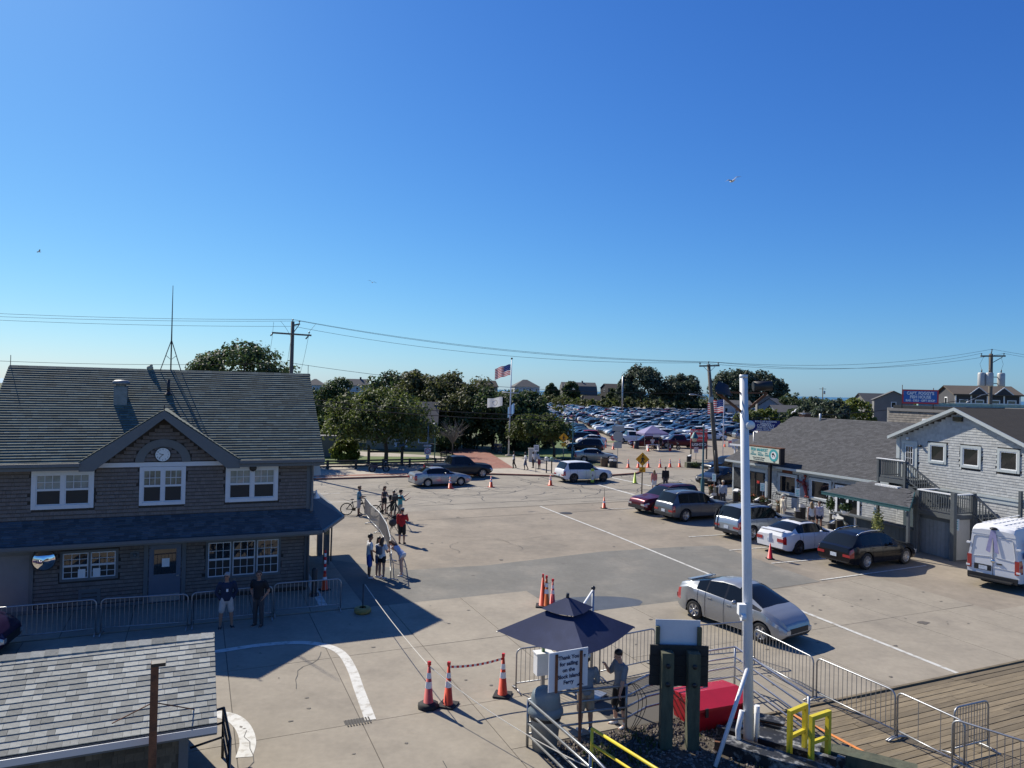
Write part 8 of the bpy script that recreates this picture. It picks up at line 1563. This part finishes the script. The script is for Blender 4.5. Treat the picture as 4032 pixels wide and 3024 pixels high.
F2 = (26.4, 88.66); f2 = thing('flagpole', 'slim flagpole by the parking sign right of the leaning pole', 'flagpole', (*F2, 0), 0, 'flagpoles'); z2 = (26.39, 88.66, 7.53)[2]; part('shaft', m_wpole, f2, lambda q: q.tube([(0, 0, 0), (0, 0, z2)], [.07, .04], 8)); part('ball', m_steel, f2, lambda q: q.ball((0, 0, z2 + .06), .08))
o = thing('national_flag', 'bright striped national flag beside the leaning utility pole', 'flag', (*F2, 0), 0, 'flags'); us_flag(o, (-.05, 0, z2 - .35), 2.0, 1.6, -1, .1)
# ================================================================== lamp posts and road signs
m_lpost = mat('lamp_post_teal', (.05, .14, .15), .5, .2)
for lab, p, h, an in (('teal lamp post with hanging lantern at the near kerb by the maroon car', (15.28, 56.54), 5.3, -1), ('teal lamp post behind the champagne sedan', (6.88, 79.15), 5.4, -1)):
 o = thing('lamp_post', lab, 'lamp post', (*p, 0), 0, 'teal lamp posts'); part('shaft', m_lpost, o, lambda q: q.lathe([(.16, 0), (.16, 1.0), (.08, 1.15), (.065, h)], 10)); part('top', m_white, o, lambda q: q.ball((0, 0, h + .02), .1)); part('arm', m_lpost, o, lambda q: q.tube([(0, 0, h - .5), (an * .45, 0, h - .4), (an * .72, 0, h - .55)], .03, 6))
 part('lantern', m_lpost, o, lambda q: q.lathe([(0, h - .5), (.12, h - .58), (.3, h - .95), (.33, h - 1.0)], 12, (an * .72, 0, 0))); part('lantern_glass', mat('lantern_cream', (.5, .48, .4), .3), o, lambda q: q.lathe([(.22, h - 1.0), (.16, h - 1.25), (0, h - 1.28)], 12, (an * .72, 0, 0)))
m_swhite = mat('sign_plate_white', (.60, .60, .61), .5); m_syel = mat('sign_plate_yellow', (.70, .38, .01), .5, trans=.25); m_sback = mat('sign_plate_back', (.33, .34, .35), .5, .5)
def sign_post(label, loc, h, rz=0, z=0, m=m_steel, r_=.035): o = thing('street_sign', label, 'sign', (*loc, z), rz, 'street signs'); part('post', m, o, lambda q: q.tube([(0, .04, 0), (0, .04, h)], r_, 6)); return o
def walker(o, z, s=1.0):
 X = lambda pts, w: part('pictogram', m_black, o, lambda q: q.tube([(a * s, -.028, z + b * s) for a, b in pts], w * s, 5))
 X([(0, .12), (.0, -.05)], .05); X([(0, -.03), (-.1, -.26)], .032); X([(0, -.03), (.06, -.15), (.12, -.26)], .032); X([(0, .1), (-.12, -.02)], .024); X([(0, .1), (.1, .02), (.14, -.04)], .024); part('pictogram', m_black, o, lambda q: q.ball((.01 * s, -.028, z + .22 * s), .05 * s))
for lab, p, h, z in (('yellow diamond pedestrian sign at the near end of the crosswalk', (10.16, 54.81), 3.2, 0), ('yellow diamond pedestrian sign across the road by the small tree', (5.86, 78.9), 3.15, .0)):
 o = sign_post(lab, p, h, -.05, z, mat('timber_post', (.14, .11, .08), .9) if z == 0 and h > 3.18 else m_steel, .05); hz = h - .5
 part('diamond', m_syel, o, lambda q: q.prism([(0, -.53), (.53, 0), (0, .53), (-.53, 0)], -.008, .008, Matrix.Translation((0, -.012, hz)) @ Matrix.Rotation(R(90), 4, 'X'))); walker(o, hz, 1.2)
 part('arrow_plate', m_syel, o, lambda q: q.bx((-.24, -.02, hz - 1.0), (.24, -.004, hz - .6))); part('arrow', m_black, o, lambda q: (q.beam((.13, -.026, hz - .68), (-.1, -.026, hz - .9), .012, .06, (0, 1, 0)), q.prism([(-.16, -.95), (-.02, -.93), (-.14, -.81)], -.004, .004, Matrix.Translation((0, -.026, hz)) @ Matrix.Rotation(R(90), 4, 'X'))))
o = sign_post('one way arrow sign above a no left turn sign by the pickup', (-8.07, 69.5, 0.56)[:2], 4.0, 0, .13); zo = (-8.08, 69.5, 2.18)[2] - .13
part('one_way_plate', m_black, o, lambda q: q.bx((-.46, -.02, zo - .16), (.46, 0, zo + .16))); part('one_way_arrow', m_swhite, o, lambda q: q.prism([(-.4, -.09), (.2, -.09), (.2, -.13), (.42, 0), (.2, .13), (.2, .09), (-.4, .09)], -.003, .003, Matrix.Translation((0, -.025, zo)) @ Matrix.Rotation(R(90), 4, 'X'))); text('ONE WAY', .13, m_black, o, (-.08, -.032, zo), depth=.001)
part('no_turn_plate', m_swhite, o, lambda q: q.bx((-.31, -.02, zo - .86), (.31, 0, zo - .22))); part('no_turn_ring', m_sred, o, lambda q: q.tube([(.24 * math.cos(t * .2618), -.03, zo - .54 + .24 * math.sin(t * .2618)) for t in range(24)], .03, 5, close=True)); part('no_turn_bar', m_sred, o, lambda q: q.beam((-.17, -.034, zo - .37), (.17, -.034, zo - .71), .012, .05, (0, 1, 0)))
part('turn_arrow', m_black, o, lambda q: (q.beam((.06, -.028, zo - .68), (.06, -.028, zo - .5), .01, .06, (0, 1, 0)), q.beam((.08, -.028, zo - .5), (-.1, -.028, zo - .5), .01, .06, (0, 1, 0)))); part('small_plate', m_swhite, o, lambda q: q.bx((-.17, -.02, zo - 1.36), (.17, 0, zo - .92)))
o = sign_post('white notice on a post beside the walking pedestrians', (2.42, 66.9), 2.55, 0, .13); part('plate', m_swhite, o, lambda q: q.bx((-.24, -.02, 1.95), (.24, 0, 2.55)))
for j in range(3): part('print_line', m_black, o, lambda q: q.bx((-.16, -.025, 2.36 - j * .13), (.16, -.021, 2.41 - j * .13)))
o = sign_post('cluster of sign backs on one post at the car park entrance', (10.94, 72.74), 4.1, 0, .0); part('square_back', m_sback, o, lambda q: q.bx((-.62, -.01, 3.85), (.62, .01, 4.35))); part('octagon_back', m_sback, o, lambda q: q.prism([(.55 * math.cos(R(22.5 + 45 * t)), .55 * math.sin(R(22.5 + 45 * t))) for t in range(8)], -.01, .01, Matrix.Translation((0, 0, 3.3)) @ Matrix.Rotation(R(90), 4, 'X'))); part('lower_back', m_sback, o, lambda q: q.bx((-.4, -.01, 2.1), (.4, .01, 2.75)))
o = thing('crosswalk_paddle', 'white and lime in road pedestrian paddle before the white car', 'sign', (7.01, 60.57), 0); part('base', m_rubber, o, lambda q: q.box((0, 0, .05), (.9, .35, .08))); part('panel', mat('paddle_lime', (.42, .55, .05), .5), o, lambda q: q.bx((-.14, -.02, .1), (.14, .02, 1.25))); part('face', m_swhite, o, lambda q: q.bx((-.11, -.026, .32), (.11, -.021, 1.05))); walker(o, .7, .45)
# mailboxes, bins, utility cabinet
for k, (p, col) in enumerate((((3.39, 66.54), (.45, .46, .46)), ((3.86, 66.36), (.12, .2, .17)))):
 o = thing('mailbox', ('grey' if k == 0 else 'green') + ' roadside mailbox on a post by the bending man', 'mailbox', (*p, .13), .1, 'mailboxes'); part('post', m_black, o, lambda q: q.bx((-.05, -.05, 0), (.05, .05, 1.15))); part('box', mat('mailbox_%d' % k, col, .4, .3), o, lambda q: (q.prism([(.16 * math.cos(R(t * 18)), .1 + .14 * math.sin(R(t * 18))) for t in range(11)] + [(-.16, -.08), (.16, -.08)], -.3, .3, Matrix.Translation((0, 0, 1.25)) @ Matrix.Rotation(R(90), 4, 'X'))))
o = thing('litter_barrel', 'brown slatted litter barrel at the front of the champagne sedan', 'bin', (9.66, 73.31), 0)
for t in range(16): part('slat', m_barrel, o, lambda q: q.box((.36 * math.cos(t * .3927), .36 * math.sin(t * .3927), .5), (.03, .12, 1.0), t * .3927))
part('rim', m_black, o, lambda q: q.tube([(.37 * math.cos(t * .3927), .37 * math.sin(t * .3927), 1.02) for t in range(16)], .03, 5, close=True)); part('liner', m_black, o, lambda q: q.lathe([(.33, 0), (.33, .95), (0, .9)], 14))
o = thing('utility_cabinet', 'grey utility cabinet behind the white notice post', 'cabinet', (2.36, 76.74), .1); part('body', m_sback, o, lambda q: q.bx((-.4, -.3, .13), (.4, .3, 1.5))); part('lid', m_sback, o, lambda q: q.bx((-.44, -.34, 1.5), (.44, .34, 1.58)))
o = thing('litter_bin', 'dark round bin left of the lilac tent', 'bin', (17.49, 99.17), 0); part('drum', m_black, o, lambda q: q.lathe([(.34, 0), (.38, 1.1), (0, 1.12)], 14)); part('rim', m_rubber, o, lambda q: q.lathe([(.4, 1.02), (.4, 1.12)], 14))
# pay tent
tp_ = (19.41, 97.98); tn = thing('pay_tent', 'lilac pop up tent of the parking attendants', 'tent', (*tp_, 0), R(12)); m_lil = mat('tent_lilac', (.34, .31, .50), .8, trans=.3, var=.06)
for i in range(4):
 c4 = [(-1.75, -1.5), (1.75, -1.5), (1.75, 1.5), (-1.75, 1.5)]; a, b = c4[i], c4[(i + 1) % 4]; part('roof_panel', m_lil, tn, lambda q: q.add([(*a, 2.35), (*b, 2.35), (0, 0, 3.35)], [(0, 1, 2)])); part('valance', m_lil, tn, lambda q: q.add([(*a, 2.1), (*b, 2.1), (*b, 2.35), (*a, 2.35)], [(0, 1, 2, 3)])); part('leg', m_steel, tn, lambda q: q.tube([(a[0] * .97, a[1] * .97, 0), (a[0] * .97, a[1] * .97, 2.3)], .025, 5))
part('price_board', m_swhite, tn, lambda q: q.bx((-.5, -1.52, 1.85), (.5, -1.5, 2.2))); part('table', m_white, tn, lambda q: (q.bx((-.9, -.6, .7), (.9, .1, .74)), q.bx((-.85, -.55, 0), (-.8, .05, .7)), q.bx((.8, -.55, 0), (.85, .05, .7))))
build_car(SUV, 'parked_suv', 'maroon car standing behind the lilac pay tent', 'car', (tp_[0] - .3, tp_[1] + 3.4), R(182), P_maroon, seams=False); build_car(PICKUP, 'parked_pickup', 'dark red pickup right behind the lilac pay tent', 'pickup', (tp_[0] + 4.6, tp_[1] + 4.8), R(184), P_maroon, seams=False)
# big parking sign
ps = thing('parking_sign', 'red sign reading BLOCK ISLAND PARKING above LIGHTED on two posts', 'sign', (22.55, 85.4), R(6)); zt = (22.41, 85.4, 3.58)[2]; zm_ = (22.45, 85.4, 2.13)[2]; zl = (22.46, 85.4, 1.37)[2]
for x in (-.95, .98): part('post', m_polew, ps, lambda q: q.bx((x - .08, .03, 0), (x + .08, .15, zt + .1)))
part('red_panel', m_sred, ps, lambda q: q.bx((-1.05, -.02, zm_ + .05), (1.02, .02, zt))); part('lighted_panel', mat('lighted_dark', (.06, .02, .03), .5), ps, lambda q: q.bx((-1.02, -.02, zl), (.98, .02, zm_))); part('lighted_border', m_sred, ps, lambda q: q.bx((-1.06, -.012, zl - .05), (1.02, .03, zm_ + .03)))
text('BLOCK ISLAND', .32, m_white, ps, (0, -.03, zt - .26), sx=.93, bold=.008); text('PARKING', .36, m_white, ps, (0, -.03, zt - .78), sx=.95, bold=.008); text('DAILY · OVERNIGHT', .13, m_white, ps, (0, -.03, zt - 1.22)); text('LIGHTED', .44, m_white, ps, (0, -.03, (zl + zm_) / 2), sx=1.0, bold=.01)
o = sign_post('small white ENTER HERE sign under the big parking sign', (21.95, 84.37), 1.5, 0); part('plate', m_swhite, o, lambda q: q.bx((-.26, -.02, .85), (.26, 0, 1.5))); text('ENTER', .17, m_sred, o, (0, -.03, 1.32)); text('HERE', .17, m_sred, o, (0, -.03, 1.08))
pb = thing('timber_planter', 'low timber planter with shrubs below the parking sign', 'planter', (20.03, 75.31), R(4)); part('box', m_timb, pb, lambda q: q.bx((-1.4, 0, 0), (1.6, .8, .55))); g = MB(); foliage(g, (-.6, -.2, .4), (.55, .4, .35), 220, .14, 5); foliage(g, (.9, -.2, .4), (.6, .4, .4), 220, .14, 6); tag(g.build('leaves', m_leafb, pb), kind='stuff')
# notices near the far flagpole
for lab, p, w, h, m in (('red and white STOP notice board by the white office', (32.37, 105.29), .55, 1.0, 1), ('large white notice board by the white office', (32.14, 102.18), .9, 1.4, 0)):
 o = sign_post(lab, p, h + .1, 0); part('plate', m_swhite, o, lambda q: q.bx((-w / 2, -.02, .1), (w / 2, 0, h + .1)))
 if m: part('red_panel', m_sred, o, lambda q: q.bx((-w * .45, -.03, h - .35), (w * .45, -.02, h))); text('STOP', .2, m_white, o, (0, -.035, h - .18))
 else:
  for j in range(4): part('print_line', m_sback, o, lambda q: q.bx((-.3, -.025, h - .1 - j * .22), (.3, -.021, h - .04 - j * .22)))
o = sign_post('round backed road sign before the white office', (31.1, 97.22), 2.6, 0); part('disc', m_sback, o, lambda q: q.lathe([(0, 0), (.42, 0), (.42, .02)], 18, (0, 0, 2.2), 'Y'))
o = thing('stop_paddle', 'red stop paddle on a cone in front of the first car row', 'sign', (14.02, 97.64), 0); part('disc', m_sred, o, lambda q: q.prism([(.36 * math.cos(R(22.5 + 45 * t)), .36 * math.sin(R(22.5 + 45 * t))) for t in range(8)], -.01, .01, Matrix.Translation((0, 0, 1.5)) @ Matrix.Rotation(R(90), 4, 'X'))); part('stick', m_steel, o, lambda q: q.tube([(0, 0, .9), (0, 0, 1.3)], .02, 5)); text('STOP', .2, m_white, o, (0, -.02, 1.5))
bs_ = thing('blue_sign', 'dark blue COMPANY sign with white lettering before the white office', 'sign', (22.85, 64.0, 4.62)[:2], R(-14)); z0, z1 = (22.85, 64.0, 4.61)[2], (22.83, 64.0, 5.58)[2]; part('panel', mat('sign_deep_blue', (.02, .03, .20), .5, trans=.3), bs_, lambda q: q.bx((-1.2, -.02, z0), (1.2, .02, z1)))
hh = (z1 - z0)
for k, (t_, s_) in enumerate((('ROLL-UP PARKING', .19), ('PARKING', .19), ('COMPANY', .27), ('Great Island Road,', .17), ('Galilee, Rhode Island', .17))): text(t_, s_ * 1.15, m_white, bs_, (0, -.03, z1 - hh * (.12 + k * .19)), sx=1.0, bold=.006)
for x in (-1.0, 1.0): part('post', m_steel, bs_, lambda q: q.tube([(x, .06, 0), (x, .06, z0 + .2)], .05, 6))
# ================================================================== park furniture across the road
m_ftim = mat('dark_fence_timber', (.055, .045, .035), .85, var=.2, vs=3)
lf = thing('low_fence', 'low dark timber rail fence along the far pavement', 'fence', (0, 0, .13), 0); fa, fb = S(4.5, 38.6), S(20.0, 38.8); n_ = 7
for i in range(n_): p = (lerp(fa[0], fb[0], i / (n_ - 1)), lerp(fa[1], fb[1], i / (n_ - 1))); part('post', m_ftim, lf, lambda q: q.bx((p[0] - .1, p[1] - .1, 0), (p[0] + .1, p[1] + .1, .85)))
for z in (.25, .5, .75): part('rail', m_ftim, lf, lambda q: q.beam((*fa, z), (*fb, z), .06, .14))
gt = thing('rail_gate', 'taller timber post and rail behind the blue scooter', 'fence', (*(-14.0, 70.54), .13), head_to((-14.0, 70.54), (-10.85, 71.44))); gl = math.dist((-14.0, 70.54), (-10.85, 71.44))
for x in (0, gl): part('post', m_ftim, gt, lambda q: q.bx((x - .13, -.13, 0), (x + .13, .13, 1.75)))
part('rail', m_ftim, gt, lambda q: q.bx((.13, -.06, 1.15), (gl - .13, .06, 1.32)))
pb2 = thing('park_bench', 'slatted park bench facing the brick walk behind the pickup', 'bench', (*(-6.81, 75.89), .13), R(70))
for k in range(4): part('seat_slat', m_ftim, pb2, lambda q: q.bx((-.8, -.2 + k * .12, .42), (.8, -.2 + k * .12 + .09, .46)))
for k in range(4): part('back_slat', m_ftim, pb2, lambda q: q.bx((-.8, .3 + k * .03, .52 + k * .11), (.8, .33 + k * .03, .6 + k * .11)))
for x in (-.7, .7): part('leg', m_iron, pb2, lambda q: (q.bx((x - .03, -.2, 0), (x + .03, -.14, .42)), q.bx((x - .03, .24, 0), (x + .03, .32, .95))))
hr_ = thing('ramp_handrail', 'black steel handrail on the ramp of the tan house', 'railing', (0, 0, .14), 0); ha, hb_ = (-9.6, 85.5), (-8.4, 84.0)
part('top_rail', m_iron, hr_, lambda q: q.tube([(*ha, 1.0), (*hb_, 1.0)], .03, 6))
for t in range(6): part('baluster', m_iron, hr_, lambda q: q.tube([(lerp(ha[0], hb_[0], t / 5), lerp(ha[1], hb_[1], t / 5), 0), (lerp(ha[0], hb_[0], t / 5), lerp(ha[1], hb_[1], t / 5), 1.0)], .02, 5))
o = thing('globe_lamp', 'small globe lamp post beside the brick walk', 'lamp post', (*(-8.07, 76.0, 0.14)[:2], .13), 0); part('shaft', m_lpost, o, lambda q: q.tube([(0, 0, 0), (0, 0, 3.6)], .06, 8)); part('globe', m_white, o, lambda q: q.ball((0, 0, 3.8), .22))
# ================================================================== two wheelers
def wheel2(name, parent, x, r_, w, rim=True, m=m_tyre):
 o = part(name, m, parent, lambda q: q.tube([(x + r_ * math.cos(t * .2618), 0, r_ + r_ * math.sin(t * .2618)) for t in range(24)], w, 6, close=True))
 part('spokes', m_steel, o, lambda q: [q.tube([(x, 0, r_), (x + r_ * math.cos(t * .5236), 0, r_ + r_ * math.sin(t * .5236))], .004 if w < .04 else .02, 4) for t in range(12)] and None); return o
def bicycle(label, loc, rz, m):
 o = thing('bicycle', label, 'bicycle', (*loc, .02), rz, 'bicycles'); wheel2('wheel', o, -.53, .35, .034); wheel2('wheel', o, .53, .35, .034)
 part('frame', m, o, lambda q: [q.tube([a, b], .028, 6) for a, b in (((-.53, 0, .35), (-.08, 0, .32)), ((-.08, 0, .32), (-.2, 0, .8)), ((-.53, 0, .35), (-.2, 0, .78)), ((-.2, 0, .76), (.36, 0, .84)), ((-.08, 0, .32), (.38, 0, .74)), ((.36, 0, .9), (.53, 0, .35)))] and None)
 part('saddle', m_black, o, lambda q: (q.ball((-.22, 0, .93), (.14, .07, .035)), q.tube([(-.2, 0, .78), (-.215, 0, .92)], .015, 5))); part('handlebar', m_black, o, lambda q: (q.tube([(.34, 0, .9), (.33, 0, 1.0)], .016, 5), q.tube([(.3, -.3, 1.02), (.36, 0, 1.0), (.3, .3, 1.02)], .016, 5))); part('crank', m_black, o, lambda q: (q.lathe([(.1, .03), (0, .03)], 12, (-.08, 0, .32), 'Y'), q.tube([(-.08, .05, .32), (.04, .08, .2)], .012, 5), q.tube([(-.08, -.05, .32), (-.2, -.08, .44)], .012, 5)))
 return o
bicycle('mountain bike held by the man in the floral shirt', (-9.31, 43.26), R(14), m_black); bicycle('black bike behind the curved barricade by the woman in the crop top', (-7.5, 42.77), R(20), m_black)
def scooter(label, loc, rz, m, big=True, z=.14):
 o = thing('motor_scooter', label, 'scooter', (*loc, z), rz, 'motor scooters'); wheel2('wheel', o, -.62, .27, .075); wheel2('wheel', o, .65, .27, .06)
 part('body_shell', m, o, lambda q: (q.add([(-.85, -.13, .62), (-.1, -.16, .66), (-.1, .16, .66), (-.85, .13, .62), (-.75, -.1, .38), (-.15, -.14, .28), (-.15, .14, .28), (-.75, .1, .38)], [(0, 1, 2, 3), (0, 4, 5, 1), (2, 6, 7, 3), (3, 7, 4, 0), (1, 5, 6, 2)]), q.bx((-.15, -.14, .24), (.35, .14, .32)), q.add([(.35, -.18, .3), (.48, -.2, .85), (.48, .2, .85), (.35, .18, .3), (.44, 0, .3), (.58, 0, .9)], [(0, 4, 5, 1), (4, 3, 2, 5), (0, 1, 2, 3)])))
 part('seat', m_black, o, lambda q: q.ball((-.45, 0, .72), (.4, .14, .08))); part('front_fork', m_black, o, lambda q: q.tube([(.65, 0, .27), (.5, 0, .95)], .04, 6)); part('handlebar', m_black, o, lambda q: q.tube([(.42, -.33, 1.02), (.5, 0, .98), (.42, .33, 1.02)], .02, 6)); part('headlight', m_head, o, lambda q: q.ball((.6, 0, .86), (.06, .08, .08)))
 for s_ in (-.3, .3): part('mirror', m_black, o, lambda q: (q.tube([(.44, s_, 1.02), (.42, s_ * 1.2, 1.2)], .008, 4), q.ball((.42, s_ * 1.2, 1.22), (.02, .06, .04))))
 return o
scooter('dark blue motor scooter parked on the far pavement', (-11.84, 64.46), R(20), P_blue); scooter('black motor scooter parked right of the lilac tent', (22.69, 99.12), R(8), P_black, z=.006)
# tripod camera and gear
tc = (-5.29, 40.3); tr = thing('tripod_camera', 'video camera on a black tripod aimed by the teal shirted cameraman', 'camera', (*tc, .02), R(20)); hx = -1.15
for k in range(3): a = R(120 * k + 10); part('leg', m_black, tr, lambda q: q.tube([(hx + math.cos(a) * .75, math.sin(a) * .75, .02), (hx, 0, 1.35)], [.018, .026], 6))
part('head', m_black, tr, lambda q: q.tube([(hx, 0, 1.3), (hx, 0, 1.48)], .06, 8)); part('camera_body', m_black, tr, lambda q: q.bx((hx - .2, -.09, 1.48), (hx + .14, .09, 1.7))); part('lens', m_black, tr, lambda q: q.tube([(hx + .14, 0, 1.6), (hx + .36, 0, 1.6)], [.06, .09], 12)); part('viewfinder', m_black, tr, lambda q: q.bx((hx - .15, -.05, 1.78), (hx + .1, .05, 1.84))); part('handle', m_black, tr, lambda q: q.tube([(hx - .1, 0, 1.7), (hx - .05, 0, 1.8), (hx + .1, 0, 1.7)], .015, 5))
gr_ = thing('gear_cart', 'black equipment bags on a low stand beside the curved barricade', 'equipment', (*(-6.2, 38.13), .02), R(15)); part('bag', c_dgrey, gr_, lambda q: q.ball((0, 0, .55), (.22, .16, .22), 10, 7)); part('bag', c_black, gr_, lambda q: q.ball((.1, .12, .8), (.16, .13, .14), 10, 7))
for k in range(3): a = R(120 * k); part('leg', m_black, gr_, lambda q: q.tube([(.32 * math.cos(a), .32 * math.sin(a), 0), (0, 0, .5)], .015, 5))
# bench for the seated pair
sb = thing('park_bench', 'bench under the seated pair beside the flagpole', 'bench', (*(-1.55, 88.21), .13), 0)
for k in range(3): part('seat_slat', m_ftim, sb, lambda q: q.bx((-.9, .05 + k * .14, .40), (.9, .05 + k * .14 + .11, .44)))
for x in (-.8, .8): part('leg', m_iron, sb, lambda q: q.bx((x - .04, .08, 0), (x + .04, .42, .40)))
# black post by the building corner
o = thing('bollard', 'black steel bollard against the clock building corner', 'bollard', S(.12, -.9), 0); part('post', m_black, o, lambda q: q.lathe([(.1, 0), (.1, .95), (.06, 1.02), (0, 1.03)], 12, (0, 0, .04))); part('foot', m_black, o, lambda q: q.lathe([(.18, .04), (.18, .12), (.1, .14)], 12))
# ================================================================== gulls
m_gw, m_gg = mat('gull_white', (.6, .6, .6), .8), mat('gull_grey', (.22, .23, .25), .8)
def gull(label, loc, s, rz, roll=.3, m=m_gg):
 o = thing('flying_gull', label, 'bird', loc, rz, 'gulls'); part('body', m_gw, o, lambda q: (q.ball((0, 0, 0), (.09 * s, .28 * s, .08 * s), 10, 7), q.ball((0, .27 * s, .03 * s), (.05 * s, .07 * s, .05 * s), 8, 6)))
 for sd in (-1, 1): part('wing', m, o, lambda q: q.add([(0, .1 * s, .03 * s), (0, -.1 * s, .03 * s), (sd * .35 * s, -.08 * s, (.2 + sd * roll * .5) * s), (sd * .35 * s, .12 * s, (.2 + sd * roll * .5) * s), (sd * .75 * s, -.1 * s, (.12 + sd * roll) * s), (sd * .75 * s, -.04 * s, (.12 + sd * roll) * s), (0, 0, .06 * s), (sd * .36 * s, .02 * s, (.235 + sd * roll * .5) * s)], [(0, 1, 2, 7, 3), (3, 7, 2, 4, 5)] if sd > 0 else [(3, 7, 2, 1, 0), (5, 4, 2, 7, 3)]))
 part('tail', m_gw, o, lambda q: q.add([(-.04 * s, -.24 * s, 0), (.04 * s, -.24 * s, 0), (.08 * s, -.4 * s, 0), (-.08 * s, -.4 * s, 0)], [(0, 1, 2, 3)]))
gull('white gull with spread wings high in the sky above the car park', (10.31, 34.0, 18.02), .62, R(18), .3, m_gg); gull('small dark gull in the sky right of the antenna', (-11.97, 60.0, 16.58), .5, R(10), -.2, m_black); gull('faint gull low in the sky at the left edge', (-40.12, 60.0, 18.52), .5, R(-40), .2); gull('gull flying over the market roof ridge', (24.56, 60.0, 6.34), .7, R(80), -.3, m_gw); gull('gull flying beside the brick chimney', (26.18, 66.0, 6.37), .6, R(30), .4, m_gw); gull('gull gliding before the gambrel roofed house', (13.0, 150.0, 8.2), 1.0, R(70), -.2, m_gw)
